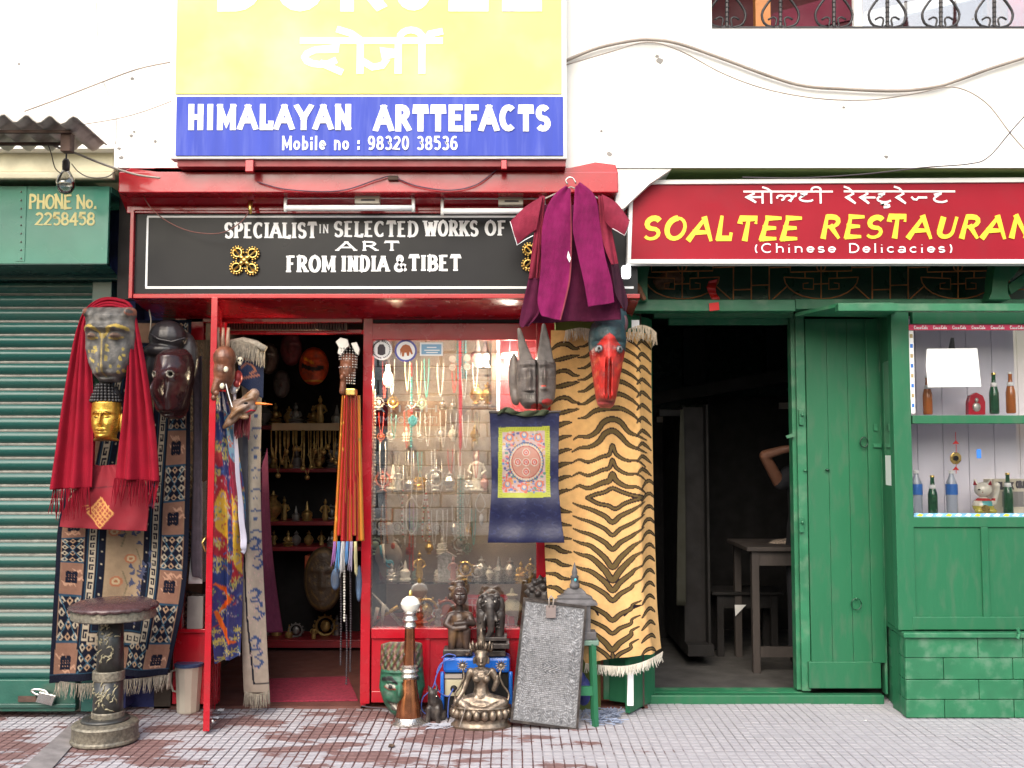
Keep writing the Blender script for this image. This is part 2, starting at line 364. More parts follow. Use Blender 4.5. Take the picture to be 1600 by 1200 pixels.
def strokes_mesh(name, polys, box, Y, m, parent, wd, ext=None, serif=0., contrast=1., brush=0., clamp=True, thick=.0015):
    """polys: list of polylines; fitted into the pixel box as flat painted strokes with a little thickness"""
    x0, y0, x1, y1 = box; ex0, ey0, ex1, ey1 = ext
    a, b = at(x0, (y0+y1)/2, Y), at(x1, (y0+y1)/2, Y); z0, z1 = at(800, y1, Y).z, at(800, y0, Y).z
    sx, sz = (b.x-a.x)/(ex1-ex0), (z1-z0)/(ey1-ey0); mb = MB(); k = 0; H = sz
    def T(p): return Vector((a.x+(p[0]-ex0)*sx, 0, z0+(p[1]-ey0)*sz))
    def seg(P, W):
        nonlocal k; k += 1; n = len(P); L = []; R = []
        for i in range(n):
            d = (P[min(i+1, n-1)]-P[max(i-1, 0)]).normalized(); nn = Vector((-d.z, 0, d.x)); 
            if 0 < i < n-1:
                d0 = (P[i]-P[i-1]).normalized(); d1 = (P[i+1]-P[i]).normalized(); c = max(.5, math.sqrt(max(0, (1+d0.dot(d1))/2)))
            else: c = 1
            L.append(P[i]+nn*W[i]/2/c); R.append(P[i]-nn*W[i]/2/c)
        y = Y+YO-thick-.00012*(k % 23); vs = [(p.x, y, p.z) for p in L]+[(p.x, y, p.z) for p in R]
        vs += [(p[0], Y+YO+.001, p[2]) for p in vs]; m2 = 2*n; fs = []
        for i in range(n-1):
            fs += [(i, i+1, n+i+1, n+i), (i, m2+i, m2+i+1, i+1), (n+i, n+i+1, m2+n+i+1, m2+n+i)]
        fs += [(0, n, m2+n, m2), (n-1, m2+n-1, m2+2*n-1, 2*n-1)]
        mb.add(vs, fs)
    for P in polys:
        Q = [T(p) for p in P]; n = len(Q); W = []
        for i in range(n):
            d = (Q[min(i+1, n-1)]-Q[max(i-1, 0)]); vert = abs(d.z)/(d.length+1e-9)
            x = wd*H*(contrast+(1-contrast)*vert)
            if brush: x *= (1+brush*math.cos(math.pi*i/max(n-1, 1)))
            W.append(x)
        if not serif:
            e = wd*H*.5
            Q[0] = Q[0]-(Q[1]-Q[0]).normalized()*e*(0 if len(P) > 8 else 1); Q[-1] = Q[-1]+(Q[-1]-Q[-2]).normalized()*e*(0 if len(P) > 8 else 1)
        seg(Q, W)
        if serif and n == 2 and abs(P[0][1]-P[1][1]) > .3:
            for q, p in ((Q[0], P[0]), (Q[1], P[1])):
                s = serif*H; seg([q-Vector((s, 0, 0)), q+Vector((s, 0, 0))], [wd*H*.42]*2)
        elif serif and n > 8:
            for i in (0, -1):
                q = Q[i]; s = wd*H*.5; seg([q-Vector((0, 0, s)), q+Vector((0, 0, s))], [wd*H*.35]*2)
    if not serif and not brush and clamp:
        e = wd*H*.5; mb.v = [(v[0], v[1], min(max(v[2], z0-e), z1+e)) for v in mb.v]
    o_ = mb.build(name, m, parent); return o_
def stext(body, box, Y, m, parent, wd=.2, gap=.14, jit=0., shear=0., name='lettering', **k):
    polys = []; x = 0; r = random.Random(3)
    for ch in body:
        w_, st = GL[ch]; ja = r.uniform(-jit, jit); jy = r.uniform(-jit, jit)*.5
        for s in st: polys.append([(x+px+shear*py+ja*py, py+jy) for px, py in s])
        x += w_+gap
    low = -.2 if '(' in body else 0
    return strokes_mesh(name, polys, box, Y, m, parent, wd, (0, low, x-gap+shear, 1.0), **k)
# painted colours
def C(n): return {'red': (.38, .008, .018), 'green': (.022, .135, .064)}[n]
GL.update({'J': (.5, [[(.4, 1), (.4, .28)]+arc(.22, .26, .18, .24, 0, -170, 8)]), 'Y': (.7, [[(0, 1), (.35, .45)], [(.7, 1), (.35, .45)], [(.35, .5), (.35, 0)]]),
 'b': (.56, [[(.1, 0), (.1, 1)], arc(.28, .32, .2, .3, 90, 450, 12)]), ':': (.2, [[(.1, .02), (.1, .14)], [(.1, .5), (.1, .62)]]), 'X': (.7, [[(0, 0), (.6, 1)], [(0, 1), (.6, 0)]]), 'G': (.7, [arc(.36, .5, .34, .5, 50, 340, 14)+[(.68, .45), (.42, .45)]]),
 '0': (.58, [arc(.29, .5, .24, .5, 90, 450, 16)]), '3': (.56, [arc(.26, .75, .22, .25, 150, -80, 8)+arc(.26, .25, .26, .26, 80, -150, 9)]), '6': (.58, [arc(.3, .3, .24, .3, 90, 450, 12), [(.06, .35)]+arc(.36, .5, .3, .5, 175, 75, 6)]),
 '9': (.58, [arc(.28, .7, .24, .3, 90, 450, 12), [(.52, .65)]+arc(.22, .5, .3, .5, -5, -105, 6)])})
# ---------------------------------------------------------------- materials
M_white = mat('render_white', (.84, .83, .80), .85, var=.03, vs=3, dirt=(.5, .46, .38), da=.25, ds=1.6, bump=.3, bs=40)
M_cream = mat('cream_wall', (.62, .58, .42), .85, var=.1, vs=4, dirt=(.18, .15, .1), da=.6, ds=3, bump=.4, bs=40)
M_red = mat('red_gloss', C('red'), .22, var=.1, vs=5, dirt=(.25, .03, .03), da=.5, ds=4, bump=.12, bs=25, coat=.3)
M_dred = mat('red_dull', (.22, .012, .018), .45, var=.2, vs=5, bump=.15)
M_green = mat('green_gloss', C('green'), .38, var=.10, vs=1.6, dirt=(.08, .14, .09), da=.4, ds=22, bump=.4, bs=30, stretch=(1, 1, .3), spec=.35)
M_greenL = mat('green_trim', (.028, .165, .08), .38, var=.16, vs=6, dirt=(.2, .28, .2), da=.45, ds=9, bump=.35, bs=30)
M_greenB = mat('green_blocks', (.020, .150, .068), .5, var=.16, vs=7, dirt=(.12, .22, .15), da=.6, ds=14, bump=.5, bs=16)
M_dgreen = mat('green_dark', (.008, .045, .024), .3, var=.2, vs=4, bump=.2)
M_olive = mat('olive_soffit', (.14, .22, .06), .7, var=.1, vs=3, bump=.3)
M_shut = mat('shutter_green', (.016, .088, .076), .26, var=.12, vs=4, dirt=(.06, .07, .05), da=.5, ds=4, bump=.1, bs=30, stretch=(.4, 1, 1))
M_shutL = mat('shutter_pale_edge', (.15, .15, .135), .45, metal=.4, var=.2, vs=20, bump=.2)  # paler grey metal for the upper edge of each slat and the rivets
M_hood = mat('hood_green', (.05, .24, .17), .25, var=.12, vs=3, dirt=(.08, .28, .2), da=.4, ds=5, bump=.25, bs=7)
M_blue = mat('blue_plaster', (.03, .04, .16), .8, var=.4, vs=6, dirt=(.02, .02, .03), da=.8, ds=5, bump=.5)
M_black = mat('black_board', (.009, .009, .011), .35, var=.15, vs=2, bump=.06, bs=15, spec=.25)
M_wpaint = mat('white_paint', (.85, .85, .86), .4, var=.03, bump=.05)
M_wmetal = mat('white_metal', (.8, .8, .78), .35, var=.06, bump=.05)
M_yellow = mat('sign_yellow', (.93, .80, .14), .4, var=.05, vs=2, dirt=(.95, .9, .5), da=.4, ds=1.5, bump=.05)
M_signblue = mat('sign_blue', (.045, .072, .42), .5, var=.10, vs=3, dirt=(.12, .15, .45), da=.45, ds=6, stretch=(5, 1, .5), bump=.05, spec=.2)
M_signred = mat('sign_red', (.27, .006, .018), .5, var=.10, vs=3, dirt=(.2, .02, .03), da=.4, ds=5, bump=.08, spec=.2)
M_ypaint = mat('yellow_lettering', (.85, .62, .03), .4, var=.04, bump=.05)
M_cpaint = mat('cream_lettering', (.75, .66, .30), .5, var=.08, bump=.1)
M_rust = mat('rusty_iron', (.36, .13, .04), .7, var=.3, vs=20, bump=.4)
M_rustd = mat('dark_rust', (.07, .04, .03), .8, var=.4, vs=15, bump=.5)
M_asb = mat('asbestos_sheet', (.48, .45, .41), .9, var=.25, vs=8, dirt=(.08, .07, .06), da=.8, ds=6, bump=.5)
M_dark = mat('dark_timber', (.006, .0045, .004), .8, var=.3, vs=5, bump=.3)
M_brown = mat('brown_timber', (.10, .06, .035), .55, var=.3, vs=8, bump=.4, bs=30, stretch=(1, 1, .3))
M_wood = mat('worn_wood', (.045, .036, .032), .7, var=.3, vs=9, bump=.5, stretch=(1, 1, .2))
M_orange = mat('orange_timber', (.42, .16, .04), .5, var=.1)
M_conc = mat('concrete_floor', (.22, .21, .20), .85, var=.2, vs=5, bump=.4)
M_iron = mat('wrought_iron', (.035, .033, .035), .45, metal=.5, var=.2, bump=.3)
M_steel = mat('steel', (.6, .6, .58), .25, metal=1., var=.05, bump=.05)
M_brass = mat('brass', (.75, .52, .16), .28, metal=1., var=.15, vs=20, bump=.1)
M_wirew = mat('wire_grey', (.30, .26, .23), .7, var=.2, bump=.1)
M_wired = mat('wire_dark', (.05, .04, .05), .6, var=.2, bump=.1)
M_lilac = mat('lilac_boards', (.74, .72, .80), .6, var=.08, vs=5, bump=.2, stretch=(1, 1, .2))
M_carpetR = mat('crimson_mat', (.25, .02, .045), .95, var=.3, vs=60, bump=.8, bs=150)
M_stone = mat('stone_block', (.62, .58, .52), .9, var=.3, vs=4, dirt=(.16, .14, .12), da=.6, ds=8, bump=1., bs=12)
M_tar = mat('asphalt', (.06, .06, .062), .9, var=.2, vs=10, bump=.6, bs=80)
M_glass = glassmat('shop_glass', .30)
M_glass2 = glassmat('clear_glass', .06)
M_paper = mat('white_paper', (.88, .88, .88), .7, var=.03, bump=.05)
M_redpaper = mat('red_paper', (.75, .01, .01), .5, bump=.05)
# pavement: pale dust worn over dark red squares
def pavemat(name, top):
    m = mat(name, (.2, .2, .2), .8, var=.1); nt_ = m.node_tree; n = nt_.nodes; l = nt_.links; b = n['Principled BSDF']
    geo = n.new('ShaderNodeNewGeometry'); sp = n.new('ShaderNodeSeparateXYZ'); l.new(geo.outputs['Position'], sp.inputs[0])
    st = n.new('ShaderNodeVectorMath'); st.operation = 'MULTIPLY'; st.inputs[1].default_value = (1.5, 4.2, 1); l.new(geo.outputs['Position'], st.inputs[0])
    a = n.new('ShaderNodeTexNoise'); a.inputs['Scale'].default_value = 1.15; a.inputs['Detail'].default_value = 9; a.inputs['Roughness'].default_value = .62
    l.new(st.outputs[0], a.inputs['Vector'])
    # the right-hand end of the pavement is dustier and greyer
    rx = n.new('ShaderNodeMapRange'); l.new(sp.outputs[0], rx.inputs[0])
    for i, v in zip((1, 2, 3, 4), (-.2, 1.5, 0, .24 if top else .36)): rx.inputs[i].default_value = v
    ad = n.new('ShaderNodeMath'); l.new(a.outputs[0], ad.inputs[0]); l.new(rx.outputs[0], ad.inputs[1])
    r = n.new('ShaderNodeMapRange'); l.new(ad.outputs[0], r.inputs[0])
    lo, hi = (.475, .505) if top else (.56, .68)
    r.inputs[1].default_value = lo; r.inputs[2].default_value = hi
    f = n.new('ShaderNodeTexNoise'); f.inputs['Scale'].default_value = 14; f.inputs['Detail'].default_value = 6
    l.new(geo.outputs['Position'], f.inputs['Vector'])
    def ramp2(c0, c1):
        x = n.new('ShaderNodeMix'); x.data_type = 'RGBA'; x.inputs[6].default_value = (*c0, 1); x.inputs[7].default_value = (*c1, 1)
        l.new(f.outputs[0], x.inputs[0]); return x.outputs[2]
    x = n.new('ShaderNodeMix'); x.data_type = 'RGBA'; l.new(r.outputs[0], x.inputs[0])
    if top: l.new(ramp2((.11, .065, .062), (.24, .135, .13)), x.inputs[6]); l.new(ramp2((.29, .28, .305), (.42, .405, .435)), x.inputs[7])
    else: l.new(ramp2((.07, .028, .026), (.13, .06, .055)), x.inputs[6]); l.new(ramp2((.26, .25, .27), (.35, .34, .365)), x.inputs[7])
    l.new(x.outputs[2], b.inputs['Base Color']); return m
M_ptop = pavemat('pavement_top', True); M_pgr = pavemat('pavement_groove', False)
# ---------------------------------------------------------------- ground
tag(MB().box(-40, 40, -60, -1.75, -.32, -.16).build('road', M_tar), kind='structure')
pav = tag(MB().box(-9, 9, -1.75, .6, -.3, -.0045).build('pavement', M_pgr), kind='structure')
g = .26; nc = 5; cs = g/nc; mb = MB()
for i in range(nc):
    for j in range(nc):
        x0, x1 = i*cs+.003, (i+1)*cs-.003; y0, y1 = j*cs+.003, (j+1)*cs-.003; e = .002
        mb.add([(x0, y0, -.004), (x1, y0, -.004), (x1, y1, -.004), (x0, y1, -.004), (x0+e, y0+e, 0), (x1-e, y0+e, 0), (x1-e, y1-e, 0), (x0+e, y1-e, 0)],
               [(4, 5, 6, 7), (0, 1, 5, 4), (1, 2, 6, 5), (2, 3, 7, 6), (3, 0, 4, 7)])
tile = mb.build('paving_tile', M_ptop, pav); tile.data.transform(Matrix.Translation(wloc(pav)))
pr = random.Random(2)
for i in range(26):
    for j in range(8):
        o = tile if i == j == 0 else tile.copy()
        if o is not tile: COL.objects.link(o)
        o.parent = pav; o.location = Vector((-3.38+i*g, -1.55+j*g, pr.uniform(-.0025, .0025)))-wloc(pav); o.rotation_euler = (pr.uniform(-.004, .004), pr.uniform(-.004, .004), pr.uniform(-.006, .006))
# low kerb step running out under the stool
q = [gnd(112, 1138), gnd(28, 1215), gnd(70, 1215), gnd(128, 1150)]
MB().add([(p.x, p.y, .006) for p in q]+[(q[0].x, q[0].y, .03), (q[1].x, q[1].y, .03)], [(3, 2, 1, 0), (0, 1, 5, 4), (3, 4, 5, 2), (0, 4, 3), (1, 2, 5)]).build('kerb_step', mat('kerb_cement', (.24, .22, .22), .85, var=.25, vs=12, bump=.5))['kind'] = 'structure'
# ---------------------------------------------------------------- upper storey
FY = -.58
up = thing('upper_storey', 'white rendered upper storey that overhangs the row of shops', 'building', (0, FY, 3))
zb = at(800, 262, FY).z; wz = at(800, 45, FY).z; wx = at(1112, 20, FY).x
def wbox(*a, m=M_white, n='wall', bv=0): return MB().box(*a).build(n, m, up, bevel=bv)
xl = at(178, 262, FY).x
wbox(xl, 9, FY, FY+.2, zb, wz); wbox(-9, xl, FY, FY+.2, at(800, 232, FY).z, wz)
wbox(-9, wx, FY, FY+.2, wz, 5.4); wbox(4.4, 9, FY, FY+.2, wz, 5.4)
wbox(wx, 4.4, FY, FY+.2, 4.9, 5.4)
wbox(-9, 9, FY+.2, 4.2, 5.35, 5.6, n='roof')
MB().box(at(1020, 262, FY).x, 9, FY+.012, FY+.2, zb-.004, zb).build('soffit', M_olive, up); MB().box(at(1005, 262, FY).x, 9, FY+.2, .6, zb+.0, zb+.1).build('soffit', M_olive, up)
MB().box(-9, at(1005, 262, FY).x, FY+.2, .6, zb, zb+.1).build('soffit', M_white, up)
# plaster bracket between the beam and the restaurant sign
a = at(962, 262, FY); MB().prism([(962, 263.5), (1050, 263.5), (1015, 287), (975, 325), (962, 330)], FY+.01, FY+.3).build('bracket', M_white, up)
cr_ = random.Random(12)
for x, y, r_ in ((1031, 95, .016), (1027, 88, .009), (207, 123, .008), (243, 221, .008), (30, 100, .006), (1385, 245, .009), (1318, 168, .006), (940, 205, .006), (952, 241, .012), (1520, 30, .006), (205, 212, .009), (210, 206, .006), (190, 246, .010), (186, 232, .008)):
    c = at(x, y, FY+.001); MB().prism([(c.x+r_*1.3*math.cos(a)*cr_.uniform(.6, 1.3), c.z+r_*math.sin(a)*cr_.uniform(.6, 1.3)) for a in np.linspace(0, 6.28, 9, endpoint=False)], FY-.003, FY+.002, px=False).build('plaster_chip', M_conc, up)
# balcony window seen through the railing
MB().box(wx-.02, 4.5, .35, .4, 3.3, 5.35).build('inner_wall', mat('maroon_wall', (.10, .006, .014), .6), up)
MB().box(wx-.02, 4.5, FY+.2, .35, 3.3, wz-.06).build('balcony_floor', M_conc, up)
fr = thing('window_frame', None, None); fr.parent = up; fr.location = (0, 0, 0)
for x0, x1, mm in ((1180, 1204, M_orange), (1334, 1347, M_white), (1541, 1573, M_orange)):
    MB().pbox(x0, -60, x1, 44, FY+.12 if mm is M_white else -.2, FY+.16 if mm is M_white else -.14).build('mullion', mm, fr, bevel=.004)
MB().pbox(1347, -60, 1640, 44, -.28, -.275).build('pane', M_glass, fr)
MB().prism([(1350, 38), (1352, 18), (1470, -8), (1540, -14), (1535, -4), (1420, 22), (1380, 40)], -.05, -.02).build('curtain', M_wpaint, up)
MB().pbox(1575, -40, 1600, 44, -.1, -.05).build('curtain', M_redpaper, up)
MB().prism([(1180, 44), (1265, 44), (1335, 30), (1335, -20), (1300, -5), (1210, 20)], 0, .03).build('curtain', mat('dark_red_cloth', (.12, .01, .03), .8), up)
# railing: one twisted bar with an onion scroll, then copies
gr = thing('balcony_railing', 'black wrought iron railing of onion scrolls in the balcony opening', 'railing', at(1350, 44, FY+.05))
def scroll(cx, parent):
    mb = MB(); Y = FY+.05
    mb.tube(pl([(cx, -60), (cx, 44)], Y), .010, 6)
    for k in range(14): mb.ell(at(cx, 42-k*7.5, Y), (.013, .013, .008), 6, 4)
    bar = mb.build('twisted_bar', M_iron, parent)
    for s in (-1, 1):
        P = spl([(cx+s*1, -34, Y), (cx+s*5, -14, Y), (cx+s*20, 5, Y), (cx+s*29, 22, Y), (cx+s*24, 38, Y), (cx+s*9, 43, Y)], np.linspace(0, 1, 14))
        MB().tube([at(*p) for p in P], .0075, 5).build('scroll', M_iron, parent, smooth=True)
        P = spl([(cx+s*2, 40, Y), (cx+s*8, 42, Y), (cx+s*6, 30, Y), (cx+s*12, 27, Y), (cx+s*19, 31, Y)], np.linspace(0, 1, 10))
        MB().tube([at(*p) for p in P], .006, 5).build('scroll', M_iron, parent, smooth=True)
for i in range(6): scroll(1136+83.5*i, gr)
MB().pbox(1108, 41, 1620, 44.5, FY+.045, FY+.055).build('rail', M_iron, gr)
# ---------------------------------------------------------------- opposite building (seen in the shop glass) and street
ob = thing('stone_building', 'grey stone block building across the street reflected in the shop glass', 'building', (0, -12, 0))
MB().box(-9, 9, -12.5, -12.03, -.16, 3.85).build('wall', mat('mortar', (.2, .18, .16), .95), ob)
ms = []
for k in range(4):
    mb = MB().box(-.27, .27, -.05, .05, -.115, .115); o = mb.build('stone', M_stone, ob, bevel=.02); o.data.transform(Matrix.Translation(Vector((0, -12, 0)))); ms.append(o.data)
    for v in o.data.vertices: v.co += Vector([pr.uniform(-.02, .02) for _ in range(3)])
    if k: bpy.data.objects.remove(o)
    else: s0 = o
cnt = 0
for r in range(15):
    for c_ in range(17):
        x = -5.0+c_*.57+(r % 2)*.28; z = .1+r*.255
        if .9 < x < 2.1 and 1.2 < z < 2.7: continue
        o = s0 if cnt == 0 else s0.copy(); cnt += 1
        if o is not s0: COL.objects.link(o); o.data = random.choice(ms)
        if not o.modifiers: pass
        o.parent = ob; o.location = (x, pr.uniform(-.02, .02), z)
wf = MB().box(.95, 2.05, -11.98, -11.93, 1.2, 2.65).build('window', M_wpaint, ob, bevel=.01)
MB().box(1.03, 1.97, -11.93, -11.92, 1.28, 2.57).build('pane', M_dark, wf)
bn = tag(MB().box(-3.1, -1.2, -11.90, -11.88, 1.95, 2.4).build('banner', M_signred), 'red cloth banner with white lettering on the stone building opposite', 'banner')
for s_, zz in (('HERITAGE', 2.2), ('IT\'S A COMMITMENT', 2.0)):
    cu = ftext(s_, 100, 100, 200, 120, 0, M_wpaint, bn); me = cu.data; co = np.empty(len(me.vertices)*3); me.vertices.foreach_get('co', co); co = co.reshape(-1, 3)
    q = (co-co.min(0))/(co.max(0)-co.min(0)+1e-9); bl = wloc(bn)
    me.vertices.foreach_set('co', np.stack([-1.35-q[:, 0]*1.6-bl.x, -11.879+.003*q[:, 1]-bl.y, zz+.13*q[:, 2]-bl.z], -1).ravel()); me.update()
# ---------------------------------------------------------------- left unit: corrugated roof, hood, roller shutter
cr = thing('corrugated_roof', 'weathered grey corrugated sheet roof over the green shutter', 'roof', at(60, 230, -.5))
nx = 70; V = np.zeros((4, nx, 3)); x = np.linspace(-3.5, at(120, 200, -1.2).x, nx)
for i, t in enumerate(np.linspace(0, 1, 4)):
    zr, zf = at(60, 229, -.74).z, at(60, 196, -1.2).z
    yy = -.74-.46*t; V[i, :, 0] = x+(1-t)*(at(168, 230, -.74).x-x[-1]); V[i, :, 1] = yy; V[i, :, 2] = zr+(zf-zr)*t+(.03-.03*(x-x[-1]))*t+.02*np.sin(x*2*math.pi/.115)
gridmesh('sheet', V, None, M_asb, cr, .007)
MB().pbox(-200, 203, 110, 207, -1.12, -1.10).build('iron_bar', M_rustd, cr); MB().pbox(-200, 222, 108, 226, -.92, -.90).build('iron_bar', M_rustd, cr)
MB().pbox(94, 206, 110, 236, -1.1, -1.05).build('bracket', M_rustd, cr, bevel=.004)
lint = tag(MB().pbox(-400, 233, 178, 270, -.50, -.05).build('lintel', M_cream, bevel=.008), 'stained cream plaster lintel between the corrugated roof and the green hood', 'lintel')
MB().pbox(-400, 269, 176, 279, -.54, -.50).build('ledge', M_cream, lint, bevel=.006)
sh = thing('roller_shutter', 'green steel roller shutter closed with a padlock at its foot', 'shutter', gnd(0, 1110))
HY = -.48
hood = MB().prism([(-300, 291), (171, 291), (167, 411), (-300, 415)], HY, HY+.02).build('hood', M_hood, sh)
MB().box(at(-300, 300, HY).x, at(171, 350, HY).x, HY+.02, -.05, at(800, 300, HY).z, at(800, 291, HY).z).build('hood_top', M_hood, sh)
a0, a1 = at(-300, 413, HY), at(167, 411, HY); b0, b1 = at(-300, 430, -.2), at(184, 430, -.2)
MB().add([a0, a1, b1, b0]+[v+Vector((0, 0, -.006)) for v in (a0, a1, b1, b0)], [(3, 2, 1, 0), (4, 5, 6, 7), (0, 1, 5, 4), (1, 2, 6, 5), (2, 3, 7, 6), (3, 0, 4, 7)]).build('hood_underside', M_shut, sh)
MB().pbox(-300, 429, 183, 437, -.22, -.10).build('rail', M_shut, sh, bevel=.003)
MB().pbox(26, 291, 40, 408, HY-.004, HY).build('seam', M_hood, sh)
for k in range(9): MB().ell(at(33, 300+k*13, HY-.004), .006, 6, 4).build('rivet', M_shutL, sh)
MB().pbox(135, 437, 166, 1112, -.17, -.06).build('guide_rail', M_shut, sh, bevel=.004)
MB().pbox(-300, 1062, 118, 1112, -.18, -.12).build('bottom_bar', mat('shutter_bar', (.02, .10, .075), .4, var=.15, dirt=(.1, .1, .08), da=.5, ds=8, bump=.3), sh, bevel=.006)
MB().pbox(-300, 1100, 118, 1106, -.20, -.18).build('bottom_flange', M_shut, sh, bevel=.003)
SY = -.14; zt = at(0, 437, SY).z; z1 = at(0, 1062, SY).z; ns = 29; ph = (zt-z1)/ns; xa = at(-260, 700, SY).x; xb = at(140, 700, SY).x
prof = [(0, 0), (-.004, .05), (-.017, .20), (-.024, .42), (-.022, .62), (-.010, .78), (.004, .86), (.004, 1.0)]
vs = [(xx, SY+p[0], p[1]*ph) for xx in (xa, xb) for p in prof]; n = len(prof)
for k in range(ns):
    if k == 0:
        sl0 = MB().add([(v[0], v[1], v[2]+z1) for v in vs], [(i, n+i, n+i+1, i+1) for i in range(n-3)]).add([(v[0], v[1], v[2]+z1) for v in vs], [(i, n+i, n+i+1, i+1) for i in range(n-3, n-1)], 1).build('slat', [M_shut, M_shutL], sh, smooth=True)
        me = sl0.data
    else:
        o = sl0.copy(); COL.objects.link(o); o.location = (0, 0, k*ph)
MB().pbox(-300, 437, 140, 1064, SY+.012, SY+.03).build('backing', M_dark, sh)
stext('PHONE', (46, 305, 111, 325), HY-.001, M_cpaint, sh, wd=.17, brush=.35, jit=.06, gap=.08)
stext('No.', (120, 306, 151, 325), HY-.001, M_cpaint, sh, wd=.17, brush=.3, jit=.06, gap=.1)
stext('2258458', (56, 333, 148, 351), HY-.001, M_cpaint, sh, wd=.18, brush=.2, jit=.03, gap=.1)
wp = thing('side_pier', 'narrow pier of flaking dark blue plaster between the shutter hood and the black sign', 'pier', at(190, 1100, -.05))
MB().pbox(164, 280, 206, 1106, -.04, .1).build('plaster', M_blue, wp)
# padlock
pd = thing('padlock', 'bright steel padlock on the foot of the green shutter', 'padlock', at(68, 1100, -.22))
MB().prism([(61, 1081), (87, 1087), (80, 1103), (55, 1097)], -.23, -.205).build('body', M_steel, pd, bevel=.003)
MB().tube([at(*p) for p in spl([(62, 1086, -.217), (55, 1084, -.217), (49, 1079, -.217), (56, 1077, -.217), (70, 1079, -.217), (77, 1085, -.217)], np.linspace(0, 1, 12))], .0075, 8).build('shackle', M_steel, pd, smooth=True)
MB().pbox(28, 1088, 56, 1097, -.19, -.18).build('hasp', M_rustd, pd)
# ---------------------------------------------------------------- red shop
rs = thing('red_shopfront', 'red painted shopfront with open door and glazed display window', 'shopfront', (at(580, 1100, 0).x, 0, 0))
BY = -.63
MB().pbox(185, 268, 966, 301, BY, BY+.12).build('beam', M_red, rs, bevel=.006)
MB().prism([(185, 270), (205, 262), (240, 262), (250, 268), (520, 260), (600, 262), (890, 262), (930, 253), (962, 257), (966, 270), (600, 271)], BY+.002, BY+.1).build('beam_top', M_red, rs, bevel=.004)
a0, a1 = at(185, 299, BY+.1), at(966, 299, BY+.1); b0, b1 = at(198, 331, -.4), at(985, 331, -.4)
MB().add([a0, a1, b1, b0]+[v+Vector((0, 0, .012)) for v in (a0, a1, b1, b0)], [(0, 1, 2, 3), (7, 6, 5, 4), (0, 4, 5, 1), (1, 5, 6, 2), (2, 6, 7, 3), (3, 7, 4, 0)]).build('canopy_underside', M_red, rs)
MB().pbox(198, 322, 1000, 333, -.44, -.2).build('rail', M_red, rs, bevel=.003)
zs0 = at(800, 465, -.42).z; zs1 = at(800, 497, -.02).z; xs0, xs1 = at(203, 465, -.42).x, at(1000, 465, -.42).x
MB().add([(xs0, -.42, zs0), (xs1, -.42, zs0), (xs1, 0, zs1), (xs0, 0, zs1), (xs0, -.42, zs0+.02), (xs1, -.42, zs0+.02), (xs1, 0, zs1+.02), (xs0, 0, zs1+.02)],
         [(0, 3, 2, 1), (4, 5, 6, 7), (0, 1, 5, 4), (1, 2, 6, 5), (2, 3, 7, 6), (3, 0, 4, 7)]).build('soffit', M_red, rs)
for x in (245, 344, 405, 780): MB().pbox(x, 466, x+1.5, 494, -.41, -.2).build('batten', M_dred, rs) if 0 else None
R = lambda n, *a, m=M_red, bv=.004: MB().pbox(*a).build(n, m, rs, bevel=bv)
R('head_rail', 290, 494, 566, 504, 0, .06); R('head_rail', 566, 494, 868, 499, .002, .06)
R('gap_board', 580, 499, 850, 505, .01, .05, m=M_black); R('top_rail', 580, 505, 850, 531, -.004, .05)
R('post', 565, 497, 580, 1100, -.006, .06); R('post', 838, 499, 868, 1100, -.006, .08)
R('sill_rail', 580, 982, 838, 998, -.01, .06); R('bottom_rail', 580, 1080, 838, 1098, -.004, .05)
R('riser_panel', 580, 998, 838, 1080, .008, .03)
for x in (664, 752): R('stile', x, 998, x+8, 1080, 0, .02)
# left side light
R('side_rail', 288, 497, 318, 531, .0, .05); R('side_riser', 270, 985, 330, 1100, -.002, .04, bv=.003); R('side_sill', 270, 983, 330, 989, -.02, .0)
R('post', 329, 500, 345, 1100, .0, .06); R('post', 268, 497, 289, 985, .004, .06)
MB().pbox(288, 531, 330, 984, .02, .026).build('pane', M_glass, rs)
# door reveals: glazed return beside the display window
xr = at(565, 700, 0).x; zz0, zz1 = at(800, 985, 0).z, at(800, 510, 0).z
MB().box(xr, xr+.03, .06, .9, 0, zz0-.03).build('return_riser', M_red, rs); MB().box(xr-.004, xr+.03, .06, .1, zz0-.03, zz1).build('return_post', M_red, rs)
MB().box(xr, xr+.006, .1, .9, zz0-.03, zz1).build('return_pane', M_glass2, rs)
MB().box(xr-.002, xr+.032, .06, .9, zz1, zz1+.1).build('return_rail', M_red, rs)
# rolled shutter over the doorway
mb = MB()
for k in range(46): mb.box(at(345+k*4.3, 500, .1).x, at(347.6+k*4.3, 500, .1).x, .08, .12, at(800, 516, .1).z, at(800, 503, .1).z)
o = mb.build('rolled_shutter', mat('brown_ribs', (.07, .045, .035), .6, bump=.2), rs); o['kind'] = 'stuff'
R('inner_header', 343, 515, 566, 521, .13, .2, bv=.002)
# display window glass
MB().pbox(580, 531, 838, 983, .022, .030).build('pane', M_glass, rs)
